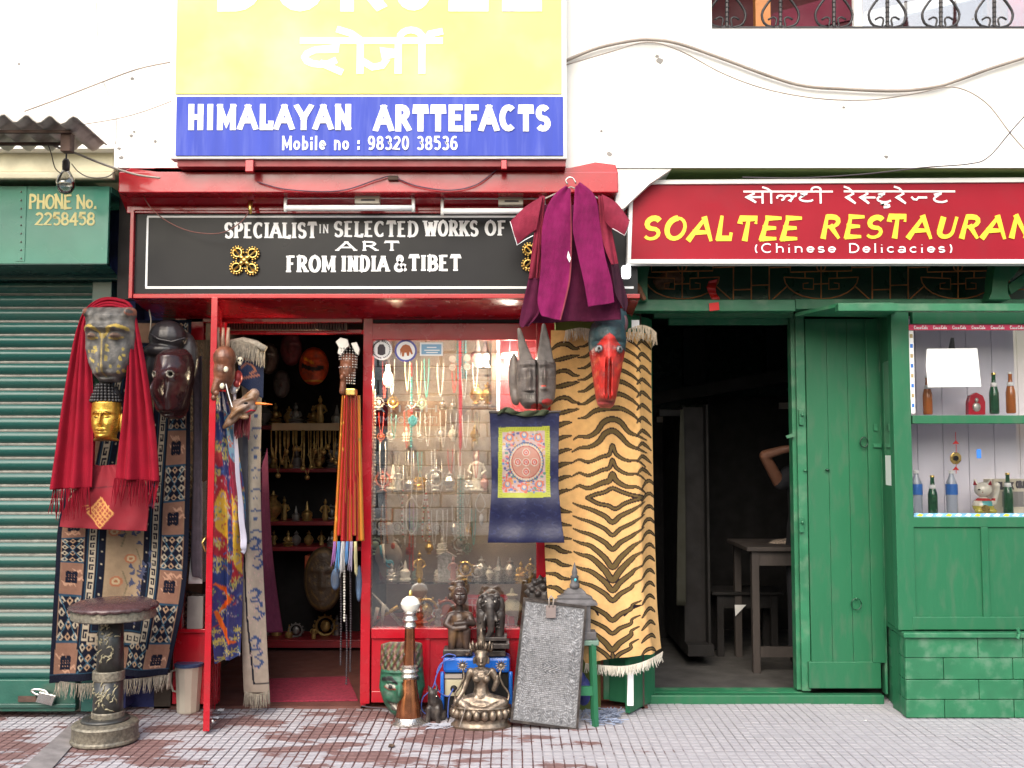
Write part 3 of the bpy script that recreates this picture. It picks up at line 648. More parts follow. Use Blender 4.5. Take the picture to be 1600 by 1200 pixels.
# room
XI0, XI1, YB = at(270, 700, 0).x, at(985, 700, 0).x, 2.1
def room(x0, x1, y0, y1, h, wm, fm, cm, parent):
    MB().box(x0-.1, x1+.1, y1, y1+.1, 0, h).build('back_wall', wm, parent); MB().box(x0-.1, x0, y0, y1, 0, h).build('side_wall', wm, parent)
    MB().box(x1, x1+.08, y0, y1, 0, h).build('side_wall', wm, parent); MB().box(x0-.1, x1+.1, y0, y1+.1, h, h+.1).build('ceiling', cm, parent)
    MB().box(x0-.1, x1+.1, y0, y1+.1, -.05, .012).build('floor', fm, parent)
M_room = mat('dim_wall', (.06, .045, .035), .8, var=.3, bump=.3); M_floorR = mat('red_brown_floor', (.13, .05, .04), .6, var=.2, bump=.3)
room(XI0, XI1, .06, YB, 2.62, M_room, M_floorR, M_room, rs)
# wall strips beside and above openings
MB().box(-9, at(166, 700, .05).x, .0, .15, 0, zb).build('wall', M_white, up); MB().box(at(166, 700, .1).x, at(272, 700, .1).x, .1, .2, 0, zb).build('wall', M_blue, up)
MB().box(at(203, 330, -.2).x, at(990, 330, -.2).x, -.36, -.3, zs0, zb).build('wall', M_dark, up)
MB().box(at(868, 700, .08).x, at(935, 700, .08).x, .02, .2, 0, zb).build('wall', mat('olive_wall', (.10, .13, .03), .8), up)
# red door leaf standing open, seen almost edge on
dl = thing('shop_door', 'red shop door leaf standing open towards the street seen edge on', 'door', gnd(322, 1140))
f0 = gnd(322, 1149); dx = f0.x; dyy = f0.y; hxp = at(340, 700, 0).x; zt2 = at(322, 464, dyy).z
def leaf(u0, u1, z0, z1, th=.036, n='stile', m=M_red, bv=.003):
    p0 = Vector((dx+(hxp-dx)*u0, dyy*(1-u0), 0)); p1 = Vector((dx+(hxp-dx)*u1, dyy*(1-u1), 0)); nn = Vector((-1, 0, 0))*th/2
    v = [p0+nn, p0-nn, p1-nn, p1+nn]; vs = [(a.x, a.y, z) for z in (z0, z1) for a in v]
    return MB().add(vs, [(3, 2, 1, 0), (4, 5, 6, 7), (0, 1, 5, 4), (1, 2, 6, 5), (2, 3, 7, 6), (3, 0, 4, 7)]).build(n, m, dl, bevel=bv)
leaf(0, .09, .02, zt2); leaf(.91, 1, .02, zt2-.08); leaf(.09, .91, .02, .62, .028, 'panel'); leaf(.09, .91, .62, .70, .034, 'rail'); leaf(.09, .91, zt2-.16, zt2-.03, .034, 'rail')
leaf(.09, .91, .7, zt2-.16, .008, 'pane', M_glass2, 0)
MB().tube(pl([(322, 838, dyy-.02), (316, 848, dyy-.03), (321, 862, dyy-.02)], 0), .005, 6).build('handle', M_brass, dl, smooth=True)
MB().ell(at(332, 1127, dyy+.04), .012).build('latch', M_steel, dl)
tag(MB().prism([(405, 1072), (546, 1066), (557, 1097), (404, 1100)], 0, .01).build('x', M_carpetR), 'x', 'x') if 0 else None
p = [gnd(408, 1101), gnd(559, 1099), gnd(543, 1062), gnd(412, 1066)]
tag(MB().add([(v.x, max(v.y, .02), z) for z in (.014, .024) for v in p], [(3, 2, 1, 0), (4, 5, 6, 7), (0, 1, 5, 4), (1, 2, 6, 5), (2, 3, 7, 6), (3, 0, 4, 7)]).build('door_mat', M_carpetR), 'crimson door mat on the floor inside the red shop doorway', 'mat')
# ---------------------------------------------------------------- black sign
bs = thing('shop_sign', 'black signboard in a red frame reading SPECIALIST IN SELECTED WORKS OF ART FROM INDIA & TIBET', 'sign', at(600, 465, -.42))
MB().pbox(207, 331, 996, 459, -.425, -.37).build('board', M_black, bs)
for a in ((202, 323, 208, 466), (208, 459, 1000, 466), (208, 323, 1000, 329)): MB().pbox(*a, -.45, -.37).build('frame', M_red, bs, bevel=.003)
for a in ((230, 337, 990, 340), (227, 447.5, 990, 451), (228, 340, 231, 447.5)): MB().pbox(*a, -.4275, -.425).build('border_line', M_wpaint, bs)
kw = dict(serif=.17, contrast=.6)
stext('SPECIALIST', (352, 349, 494, 371), -.4255, M_wpaint, bs, wd=.23, gap=.24, **kw)
stext('IN', (499, 351, 513, 364), -.4255, M_wpaint, bs, wd=.14, gap=.3, serif=.1)
stext('SELECTED', (523, 347, 652, 369), -.4255, M_wpaint, bs, wd=.23, gap=.24, **kw)
stext('WORKS', (664, 346, 746, 368), -.4255, M_wpaint, bs, wd=.23, gap=.24, **kw); stext('OF', (759, 346, 790, 367), -.4255, M_wpaint, bs, wd=.24, gap=.25, **kw)
stext('ART', (527, 378, 624, 391), -.4255, M_wpaint, bs, wd=.3, gap=.3, serif=.25, contrast=.6)
stext('FROM', (449, 401, 523, 424), -.4255, M_wpaint, bs, wd=.25, gap=.24, **kw); stext('INDIA', (535, 401, 606, 423), -.4255, M_wpaint, bs, wd=.25, gap=.3, **kw)
stext('&', (617, 400, 635, 423), -.4255, M_wpaint, bs, wd=.2); stext('TIBET', (640, 400, 719, 422), -.4255, M_wpaint, bs, wd=.26, gap=.22, **kw)
# crossed golden emblem
def emblem(cx, cy, nm, label):
    t = thing(nm, label, 'ornament', at(cx, cy, -.44))
    for k in range(4):
        a = math.radians(42+90*k); ca, sa = math.cos(a), math.sin(a); mb = MB(); o = at(cx, cy, -.44); s = 1/sc(-.44)
        def q(r, w_): return o+Vector(((ca*r-sa*w_)*s, 0, (sa*r+ca*w_)*s))
        mb.tube([q(2, 0), q(9, 0), q(11, 0), q(25, 0)], [.016, .013, .006, .005], 8)
        ring = [q(17+7*math.cos(math.radians(v)), 7*math.sin(math.radians(v))) for v in range(0, 361, 30)]
        mb.tube(ring, .0055, 6)
        for v in range(-130, 131, 26):
            mb.ell(q(17+10*math.cos(math.radians(v)), 10*math.sin(math.radians(v))), .0065, 6, 4)
        mb.build('prong', M_brass, t, smooth=True)
    MB().ell(at(cx, cy, -.445), .018).build('hub', M_brass, t, smooth=True)
emblem(382, 407, 'crossed_emblem', 'gold crossed double thunderbolt emblem on the left of the black sign')
emblem(838, 402, 'crossed_emblem', 'gold emblem half hidden behind the left sleeve of the hanging robe')
# ---------------------------------------------------------------- big yellow and blue sign
ys = thing('shop_sign', 'large yellow and blue shop sign reading HIMALAYAN ARTTEFACTS in white letters', 'sign', at(580, 250, -.74))
QY = -.74
MB().pbox(270, -160, 885, 248, QY+.008, QY+.08).build('box', M_wmetal, ys, bevel=.004)
MB().pbox(277, -150, 877, 146, QY, QY+.02).build('yellow_panel', M_yellow, ys); MB().pbox(275, 151, 880, 243, QY, QY+.02).build('blue_panel', M_signblue, ys)
MB().pbox(277, 249, 884, 260, QY+.03, QY+.2).build('underside_board', M_dred, ys)
MB().pbox(383, 250, 396, 268, QY+.005, QY+.03).build('bracket', M_red, ys, bevel=.003); MB().pbox(783, 250, 792, 264, QY+.005, QY+.03).build('bracket', M_red, ys, bevel=.003)
stext('HIMALAYAN', (296, 167, 547, 199), QY-.001, M_wpaint, ys, wd=.27, gap=.3); stext('ARTTEFACTS', (588, 168, 857, 201), QY-.001, M_wpaint, ys, wd=.27, gap=.3)
stext('Mobile no : 98320 38536', (441, 214, 714, 233), QY-.001, M_wpaint, ys, wd=.17, gap=.22)
stext('DORJEE', (342, -64, 838, 8), QY-.001, M_wpaint, ys, wd=.28, gap=.35)
DV = [[(0, 1), (1.72, 1)], [(.42, 1), (.42, .76), (.15, .72)]+arc(.22, .5, .2, .22, 120, 300, 6)+[(.42, .42)], [(.25, .3), (.46, .08)], [(.72, 1), (.72, .1)], [(.72, 1.02), (.6, 1.22), (.46, 1.32)],
      [(1.2, 1), (1.2, .1)], [(1.2, .62), (1.0, .62), (1.05, .42), (1.0, .25), (.88, .2), (.78, .34)], [(1.5, 1), (1.5, .1)], [(1.22, 1.02)]+arc(1.36, 1.08, .14, .24, 160, 20, 6)+[(1.5, 1.0)], [(1.56, 1.06), (1.6, 1.2), (1.72, 1.26)]]
strokes_mesh('lettering', DV, (474, 45, 694, 113), QY-.001, M_wpaint, ys, .2, (0, .05, 1.78, 1.36))
# ---------------------------------------------------------------- restaurant
rf = thing('restaurant_shopfront', 'green painted restaurant front with doorway and projecting glazed bay', 'shopfront', gnd(1300, 1090))
ss = thing('restaurant_sign', 'red restaurant sign in a white frame with yellow lettering SOALTEE RESTAURANT', 'sign', at(1300, 412, -.5))
XY = -.50
MB().prism([(989, 287), (1760, 282), (1760, 406), (984, 406)], XY, XY+.05).build('panel', M_signred, ss)
MB().prism([(984, 281), (1760, 276), (1760, 283.5), (989, 288)], XY-.012, XY+.06).build('frame', M_wmetal, ss, bevel=.003)
MB().prism([(980, 405), (1760, 405), (1760, 412), (980, 412)], XY-.012, XY+.06).build('frame', M_wmetal, ss, bevel=.003)
MB().prism([(984, 281), (990, 288), (986, 405), (980, 405)], XY-.012, XY+.06).build('frame', M_wmetal, ss, bevel=.003)
stext('SOALTEE', (1004, 341, 1250, 373), XY-.001, M_ypaint, ss, wd=.21, gap=.2, brush=.3, jit=.05, shear=.18)
stext('RESTAURANT', (1282, 339, 1650, 370), XY-.001, M_ypaint, ss, wd=.21, gap=.2, brush=.3, jit=.05, shear=.18)
stext('(Chinese Delicacies)', (1178, 381, 1489, 397), XY-.001, M_wpaint, ss, wd=.14, gap=.2, serif=.1)
D1 = [[(0, 1), (2.42, 1)], [(.22, 1), (.26, .85), (.16, .72), (.04, .68), (.3, .25)], [(.14, .6), (.5, .6)], [(.5, 1), (.5, .2)], [(.74, 1), (.74, .2)], [(.74, 1.02), (.64, 1.2), (.52, 1.3)],
      arc(1.0, .55, .1, .17, -80, 200, 8), arc(1.22, .55, .11, .17, 160, -80, 8)+[(1.3, .3)], [(1.3, .58), (1.42, .7), (1.44, 1)], [(1.72, 1), (1.72, .85), (1.56, .75)]+arc(1.72, .5, .2, .2, 120, 330, 8), [(2.1, 1), (2.1, .2)],
      [(1.86, 1.02)]+arc(1.98, 1.12, .13, .2, 160, 10, 6)+[(2.1, 1)]]
strokes_mesh('lettering', D1, (1163, 292, 1300, 319), XY-.001, M_wpaint, ss, .13, (0, .1, 2.42, 1.34))
D2 = [[(0, 1), (3.1, 1)], [(.2, 1), (.24, .85), (.14, .72), (.03, .68), (.28, .25)], [(.2, 1.02), (.12, 1.2), (0, 1.3)], [(.6, 1), (.64, .85), (.54, .72), (.43, .68), (.66, .25)], [(.54, .6), (.84, .6)],
      [(1.12, 1), (1.12, .85), (.96, .75)]+arc(1.12, .5, .2, .2, 120, 330, 8), [(1.12, .28)]+arc(1.14, .06, .12, .1, 150, -100, 6), [(1.62, 1), (1.66, .85), (1.56, .72), (1.45, .68), (1.7, .25)], [(1.62, 1.02), (1.54, 1.2), (1.42, 1.3)],
      [(1.9, .6), (1.95, .48), (2.03, .46), (2.08, .6), (2.3, .6)], [(2.72, 1), (2.72, .85), (2.54, .75)]+arc(2.72, .5, .2, .2, 120, 330, 8)]
strokes_mesh('lettering', D2, (1320, 291, 1491, 325), XY-.001, M_wpaint, ss, .12, (0, -.08, 3.1, 1.34))
GB = lambda n, *a, m=M_green, bv=.004, par=None: MB().pbox(*a).build(n, m, par or rf, bevel=bv)
GB('transom_beam', 985, 468, 1243, 486, -.12, .0, m=M_greenL); GB('transom_beam', 1243, 467, 1760, 483, -.10, .0, m=M_greenL)
YO = .27
GB('door_head', 1022, 489, 1240, 496, -.03, .05); GB('door_head', 1045, 497, 1232, 507, .03, .08, m=M_greenL); GB('door_head', 1022, 484, 1240, 490, -.02, .04, m=M_greenL)
YO = 0.0
GB('top_board', 985, 410, 1760, 472, .10, .14, m=M_dgreen); GB('wall_strip', 985, 268, 1012, 415, -.1, .0, m=M_olive)
GB('transom_back', 1012, 262, 1760, 412, -.02, .05, m=M_olive)
MB().prism([(994, 412), (1016, 412), (1012, 432), (1012, 470), (994, 470)], -.18, -.06).build('bracket', M_green, rf, bevel=.003)
MB().prism([(1555, 412), (1598, 412), (1584, 432), (1575, 440), (1575, 456), (1580, 468), (1545, 468), (1550, 456), (1552, 430)], -.2, -.1).build('bracket', M_green, rf, bevel=.003)
MB().prism([(1575, 445), (1610, 420), (1640, 410), (1640, 420), (1580, 460)], -.16, -.12).build('bracket', M_green, rf, bevel=.003)
# jambs, threshold, boarded door
YO = .27
GB('jamb', 1240, 496, 1249, 1078, -.02, .06, m=M_greenL); GB('jamb', 1248, 490, 1262, 1080, -.05, .02, m=M_greenL); GB('jamb', 1001, 496, 1016, 1088, 0, .08)
MB().box(at(1000, 1080, 0).x, at(1265, 1080, 0).x, .24, .38, -.01, .05).build('threshold', M_greenL, rf, bevel=.01)
MB().box(at(1000, 1080, 0).x, at(1378, 1080, -.06).x, .17, .24, -.01, .05).build('threshold', M_green, rf, bevel=.006)
bd = thing('plank_door', 'closed green plank door with ring pull between the doorway and the bay', 'door', at(1320, 1075, -.06))
xs = [1263, 1296, 1328, 1357]
for i in range(3): MB().pbox(xs[i]+.2, 498, xs[i+1]-.2, 1036, -.062-.001*(i % 2), -.03).build('plank', M_green, bd, bevel=.002)
MB().pbox(1264, 1034, 1377, 1076, -.075, -.03).build('bottom_rail', M_green, bd, bevel=.005)
MB().pbox(1358, 498, 1378, 1036, -.078, -.03).build('stile', M_green, bd, bevel=.004)
t = [at(1338+8*math.cos(a), 944+9*math.sin(a), -.085) for a in np.linspace(0, 2*math.pi, 14)]
MB().tube(t, .003, 6).build('ring_pull', M_dgreen, bd, smooth=True); MB().ell(at(1338, 935, -.08), .008).build('ring_boss', M_green, bd)
t = [at(1350+6*math.cos(a), 691+8*math.sin(a), -.085) for a in np.linspace(0, 2*math.pi, 12)]
MB().tube(t, .0045, 6).build('ring_pull', M_dgreen, bd, smooth=True)
MB().pbox(1365, 693, 1378, 699, -.092, -.078).build('hasp', M_greenL, bd); MB().pbox(1366, 662, 1371, 673, -.09, -.078).build('hasp', M_greenL, bd)
MB().ell(at(1293, 734, -.075), (.016, .012, .006)).build('catch', M_dgreen, bd)
for y in (640, 808):
    MB().pbox(1249, y, 1256, y+24, -.07, -.05).build('hinge', M_greenL, bd, bevel=.002); MB().ell(at(1254, y+8, -.075), .012, 8, 6).build('hinge_pin', M_greenL, bd)
MB().ell(at(1258, 735, -.06), (.012, .012, .006)).build('catch', M_greenL, bd)
MB().prism([(1228, 681), (1241, 676), (1242, 682), (1230, 685)], -.05, -.04).build('latch', M_greenL, bd)
YO = 0.0
# canopy board over the door and bay
c0, c1, c2, c3 = at(1243, 494, -.04), at(1310, 479, -.30), at(1396, 478, -.34), at(1400, 496, -.04)
MB().add([c0, c1, c2, c3]+[v+Vector((0, 0, .02)) for v in (c0, c1, c2, c3)], [(0, 1, 2, 3), (7, 6, 5, 4), (0, 4, 5, 1), (1, 5, 6, 2), (2, 6, 7, 3), (3, 7, 4, 0)]).build('canopy_board', M_greenL, rf)
GB('canopy_edge', 1310, 474, 1760, 486, -.36, -.30, m=M_greenL)
# bay
BYY = -.14
bay = thing('glazed_bay', 'green glazed display bay on a block plinth at the right edge', 'display window', gnd(1500, 1118))
GG = lambda n, *a, m=M_green, bv=.004: MB().pbox(*a).build(n, m, bay, bevel=bv)
zB = [at(800, y, BYY).z for y in (486, 985)]
GG('stile', 1398, 486, 1426, 985, BYY, BYY+.06); GG('top_rail', 1426, 486, 1760, 506, BYY+.002, BYY+.05); GG('mid_rail', 1426, 649, 1760, 662, BYY, BYY+.05)
GG('sill_rail', 1426, 808, 1760, 824, BYY, BYY+.05); GG('panel', 1426, 824, 1760, 966, BYY+.012, BYY+.04); GG('stile', 1535, 824, 1546, 966, BYY-.002, BYY+.02); GG('bottom_rail', 1426, 964, 1760, 984, BYY-.003, BYY+.05)
MB().pbox(1426, 506, 1760, 649, BYY+.02, BYY+.026).build('pane', M_glass2, bay); MB().pbox(1426, 662, 1760, 808, BYY+.02, BYY+.026).build('pane', M_glass2, bay)
# slanting side of the bay with its narrow light
def slab(n, y0, y1, u0, u1, m, th=.02, out=0.):
    A = at(1398, 750, BYY+.03); B = at(1379, 750, .2); d = (B-A); p0, p1 = A+d*u0, A+d*u1; nn = Vector((-1, 0, 0))
    z1_, z0_ = at(800, y0, BYY).z, at(800, y1, BYY).z; vs = []
    for z in (z0_, z1_):
        for p, q_ in ((p0, out+0), (p1, out+0), (p1, out-th), (p0, out-th)): v = p+nn*q_; vs.append((v.x, v.y, z))
    return MB().add(vs, [(0, 3, 2, 1), (4, 5, 6, 7), (0, 1, 5, 4), (1, 2, 6, 5), (2, 3, 7, 6), (3, 0, 4, 7)]).build(n, m, bay)
slab('side_panel', 486, 560, 0, 1, M_green); slab('side_panel', 762, 985, 0, 1, M_green); slab('side_stile', 560, 762, .75, 1, M_green); slab('side_stile', 560, 762, 0, .2, M_green); slab('side_pane', 560, 762, .2, .75, M_glass, .006, -.004)
slab('side_note', 712, 760, .25, .7, M_paper, .003, .002)
for y in (654, 812): MB().box(at(1424, 700, -.09).x, 3.6, BYY+.05, .22, at(800, y, BYY).z-.015, at(800, y, BYY).z).build('display_shelf', M_lilac, bay)
bx0 = at(1392, 650, .25).x
for i in range(7): MB().box(bx0+i*.16, bx0+i*.16+.157, .24, .26, .5, at(800, 490, BYY).z).build('back_board', M_lilac, bay, bevel=.002)
MB().box(bx0-.03, bx0, .1, .26, .5, 2.4).build('inner_side', M_lilac, bay); MB().box(bx0+.03, 3.6, -.08, .26, 2.33, 2.35).build('inner_top', M_lilac, bay)
GB('post', 1377, 486, 1381, 1085, .2, .26, m=M_greenL)
# plinth of painted blocks, each its own piece
pz = [at(800, y, BYY-.02).z for y in (1122, 1093, 1062, 1028, 996)]; br = random.Random(4); x0b = at(1415, 1050, BYY-.02).x
MB().box(x0b+.02, 4, BYY+.0, .1, -.02, pz[-1]-.005).build('plinth_core', M_green, bay)
for r in range(4):
    x = x0b; k = 0
    while x < 4:
        L = (.40 if (r+k) % 2 else .26) if k else (.42 if r % 2 else .22)
        MB().box(x+.0015, x+L-.0015, BYY-.02-br.uniform(0, .005), BYY+.06, pz[r]+.0015, pz[r+1]-.0015).build('block', M_greenB, bay, bevel=.004)
        x += L; k += 1
    A = Vector((x0b, BYY-.02, 0)); B = gnd(1381, 1086); B.z = 0
    vs = [(p.x, p.y, z) for z in (pz[r]+.0015, pz[r+1]-.0015) for p in (A+Vector((-.002, .002, 0)), B, B+Vector((.1, 0, 0)), A+Vector((.1, .03, 0)))]
    MB().add(vs, [(0, 1, 2, 3), (7, 6, 5, 4), (0, 4, 5, 1), (1, 5, 6, 2), (2, 6, 7, 3), (3, 7, 4, 0)]).build('block', M_greenB, bay)
vs = []
A = Vector((x0b-.015, BYY-.045)); B = Vector((gnd(1379, 1086).x-.01, gnd(1379, 1086).y))
for z in (pz[-1], pz[-1]+.03): vs += [(A.x, A.y, z), (4, A.y, z), (4, .05, z), (B.x, .05, z), (B.x, B.y, z)]
MB().add(vs, [(4, 3, 2, 1, 0), (5, 6, 7, 8, 9), (0, 1, 6, 5), (4, 0, 5, 9), (3, 4, 9, 8)]).build('ledge', M_greenB, bay, bevel=.006)
MB().tube(pl([(1590, 982), (1593, 990), (1590, 998)], BYY-.06), .01, 6).build('hook', M_greenL, bay)
# folded door leaf on the left of the restaurant doorway
fl = thing('folding_door', 'green folding door leaf pushed back behind the tiger rug', 'door', gnd(990, 1100))
def vpanel(x0, Y0, x1, Y1, ya, yb, n, m, th=.03):
    A, B = at(x0, yb, Y0), at(x1, yb, Y1); zT = at(x0, ya, Y0).z; d = (B-A); d.z = 0; nn = Vector((-d.y, d.x, 0)).normalized()*th; zb_ = max(.012, min(A.z, B.z))
    vs = [(p.x, p.y, z) for z in (zb_, zT) for p in (A, B, B+nn, A+nn)]
    return MB().add(vs, [(0, 3, 2, 1), (4, 5, 6, 7), (0, 1, 5, 4), (1, 2, 6, 5), (2, 3, 7, 6), (3, 0, 4, 7)]).build(n, m, fl, bevel=.003)
vpanel(984, -.10, 1024, .22, 488, 1106, 'leaf', M_green); vpanel(952, .05, 978, .0, 488, 1095, 'leaf', M_green); vpanel(943, .06, 954, .06, 488, 1093, 'leaf', M_greenL)
MB().prism([(981, 1046), (990, 1046), (990, 1103), (980, 1103)], -.16, -.14).build('white_batten', M_wpaint, fl, bevel=.002)
tag(P1('paper_notice', M_paper, None, 987, 500, 999, 513, -.19, -.188, bevel=0), 'small white paper stuck above the tiger rug on the folding door', 'notice')
# rusty transom grille
tg = thing('transom_grille', 'rusty iron transom grille of bowl and fret shapes above the restaurant door', 'grille', at(1280, 468, -.03))
TY = -.03
def gl(pts, n='bar', parent=tg, r=.0042): return MB().tube(pl(pts, TY), r, 5).build(n, M_rust, parent)
for cx in (1066, 1283, 1497):
    gl([(cx, 415), (cx, 467)])
    gl([(cx+58*math.cos(a), 433+34*math.sin(a)) for a in np.linspace(0, math.pi, 13)], 'bowl')
    gl([(cx-48, 415), (cx-48, 425), (cx+48, 423), (cx+48, 414)], 'top_bar')
    for s in (-1, 1):
        gl([(cx+s*58, 433), (cx+s*12, 435), (cx+s*12, 452), (cx+s*28, 451), (cx+s*28, 443), (cx+s*20, 442)], 'fret'); gl([(cx+s*25, 424), (cx+s*25, 434)])
        gl([(cx+s*53, 447), (cx+s*76, 468)], 'diagonal')
    gl([(cx-12, 444), (cx+12, 443)])
    gl([(cx+7*math.cos(a), 417+7*math.sin(a)) for a in np.linspace(0, 2*math.pi, 12)], 'ring')
    for k, x in enumerate((80, 108, 136)): gl([(cx+x, 416), (cx+x, 468)])
    gl([(cx+80, 453), (cx+108, 452)]); gl([(cx+108, 446), (cx+136, 445)]); gl([(cx+48, 418), (cx+82, 417)]); gl([(cx+136, 418), (cx+170, 417)])
# restaurant room
rr = thing('restaurant_room', 'dark green and timber restaurant interior behind the open doorway', 'room', (2.2, 1.5, 0))
RX0, RX1 = at(1001, 700, 0).x, 3.6
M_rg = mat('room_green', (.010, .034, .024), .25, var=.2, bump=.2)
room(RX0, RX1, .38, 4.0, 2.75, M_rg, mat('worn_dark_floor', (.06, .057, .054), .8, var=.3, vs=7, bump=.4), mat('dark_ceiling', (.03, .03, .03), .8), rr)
RB = lambda n, *a, m=M_dark, bv=.004: MB().pbox(*a).build(n, m, rr, bevel=bv)
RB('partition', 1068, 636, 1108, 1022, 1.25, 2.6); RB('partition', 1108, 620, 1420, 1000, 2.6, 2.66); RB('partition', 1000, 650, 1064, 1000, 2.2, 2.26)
RB('partition', 1030, 640, 1068, 650, 1.2, 1.3); RB('post', 1105, 632, 1109, 1025, 1.15, 1.25)
MB().prism([(1020, 614), (1260, 570), (1260, 592), (1020, 632)], 1.9, 2.0).build('ledge', M_dark, rr)
RB('plank', 1075, 1008, 1116, 1026, 1.1, 1.5)
for a in ((1068, 512, 1102, 602), (1198, 502, 1238, 585)):
    MB().pbox(*a, 3.9, 3.93).build('picture_panel', mat('picture_ground', (.03, .035, .035), .5), rr)
RB('label_strip', 1026, 651, 1060, 660, 2.18, 2.19, m=M_wirew); RB('label_strip', 1217, 629, 1240, 639, 2.58, 2.59, m=M_wirew)
tag(drape('curtain', [(1063, 640), (1059, 780), (1057, 946)], [(1068, 640), (1071, 780), (1072, 946)], 1.1, mat('pale_cloth', (.022, .021, .012), .8), nu=8, nt_=20, base=(1, 1, 1)), 'narrow pale curtain hanging inside the restaurant doorway', 'curtain')
def table(nm, label, cat, x0, x1, ytop, Yf, Yb, th, legs, m, kick=True):
    A = at(x0, ytop, Yf); B = at(x1, ytop, Yf); t = thing(nm, label, cat, ((A.x+B.x)/2, (Yf+Yb)/2, .012)); zt_ = A.z
    MB().box(A.x, B.x, Yf, Yb, zt_-th, zt_).build('top', m, t, bevel=.006); MB().box(A.x+.05, B.x-.05, Yf+.04, Yf+.06, zt_-th-.1, zt_-th).build('apron', m, t)
    for xx in (A.x+.04, B.x-.09):
        for yy in (Yf+.03, Yb-.08): MB().box(xx, xx+.05, yy, yy+.05, .012, zt_-th).build('leg', m, t, bevel=.003)
    if kick: MB().box(A.x+.09, B.x-.09, Yf+.04, Yf+.07, .12, .19).build('foot_rail', m, t)
    return t
tb = table('table', 'worn wooden table inside the restaurant behind the door jamb', 'table', 1167, 1330, 855, .9, 1.55, .03, 4, M_wood)
table('bench', 'low dark bench standing behind the wooden table', 'bench', 1113, 1225, 925, 1.45, 1.8, .025, 4, M_dark, False)
tag(MB().add([at(1148, 945, 1.44), at(1166, 945, 1.44), at(1149, 963, 1.44), at(1148, 945, 1.46), at(1166, 945, 1.46), at(1149, 963, 1.46)], [(0, 2, 1), (3, 4, 5), (0, 1, 4, 3), (1, 2, 5, 4), (2, 0, 3, 5)]).build('corner_brace', M_wmetal), 'pale triangular corner brace under the low dark bench', 'brace')
tag(blob('bundle', [('e', 1222, 849, 0, 20, 14, 7), ('e', 1235, 848, 0, 16, 14, 8), ('e', 1210, 850, 0, 10, 10, 5)], 1.2, mat('coarse_cloth', (.25, .2, .16), .95, var=.5, vs=60, bump=1, bs=120)), 'speckled cloth bundle lying on the restaurant table', 'cloth')
tag(MB().ell(gnd(1243, 1014, .03), (.04, .04, .025)).build('ball', mat('orange_thing', (.6, .08, .02), .6), smooth=True), 'small orange object on the floor under the restaurant table', 'object')
# ================================================================ goods hung and stood outside
M_cloth = mat('painted_cloth', (1, 1, 1), .92, var=.16, vs=22, bump=.7, bs=180, spec=.2, attr=True)
M_wool = mat('wool_pile', (1, 1, 1), .95, var=.09, vs=30, bump=.9, bs=260, attr=True, spec=.15)
M_silk = mat('silk', (1, 1, 1), .45, var=.12, vs=12, bump=.3, bs=60, attr=True)
M_pwood = mat('painted_wood', (1, 1, 1), .5, var=.3, vs=24, dirt=(.05, .045, .04), da=.6, ds=16, bump=.9, bs=70, attr=True)
M_pmetal = mat('painted_metal', (1, 1, 1), .32, metal=.75, var=.2, vs=40, bump=.3, bs=60, attr=True)
M_shawl = mat('crimson_wool', (.25, .006, .020), .95, var=.12, vs=9, bump=.7, bs=200, spec=.2)
M_bag = mat('red_bag_cloth', (1, 1, 1), .85, var=.1, vs=8, bump=.35, bs=200, attr=True)
M_thread = mat('grey_thread', (.36, .32, .26), .95, var=.3, vs=60, bump=.3)
M_threadw = mat('pale_thread', (.55, .47, .36), .95, var=.2, vs=60, bump=.3)
navy = hx('#191d33'); NB = (.006, .007, .016); beige = (.30, .20, .125); tan = (.33, .17, .095); cream = (.34, .29, .22); teal = (.018, .05, .085)
# ---- the large Tibetan rug on the left
def knot(cv, cx, cy, s, c, w, ax=1.):
    for k in (-1, 0, 1):
        for sx_, sy_ in ((1, 1), (1, -1)):
            o = k*s*.62; cv.line([(cx+(o-s*sx_)*ax if 0 else cx+(-s*.8+o*.5)*ax, cy-sy_*s*.8-o*.5*sy_), (cx+(s*.8+o*.5)*ax, cy+sy_*s*.8-o*.5*sy_)], w, c)
    for q in ((-1, 0), (1, 0), (0, -1), (0, 1)): cv.ell(cx+q[0]*s*.85*ax, cy+q[1]*s*.85, s*.3*ax, s*.3, c, .45)
def gknot(cv, cx, cy, s, c, w):
    for k in (-1, -.33, .33, 1): cv.line([(cx+k*s*.7, cy-s), (cx+k*s*.7, cy+s)], w, c); cv.line([(cx-s, cy+k*s*.7), (cx+s, cy+k*s*.7)], w, c)
    for a in (-1, 1):
        for b in (-.66, .66): cv.line([(cx+a*s, cy+b*s-.2*s), (cx+a*s, cy+b*s+.2*s)], w, c); cv.line([(cx+b*s-.2*s, cy+a*s), (cx+b*s+.2*s, cy+a*s)], w, c)
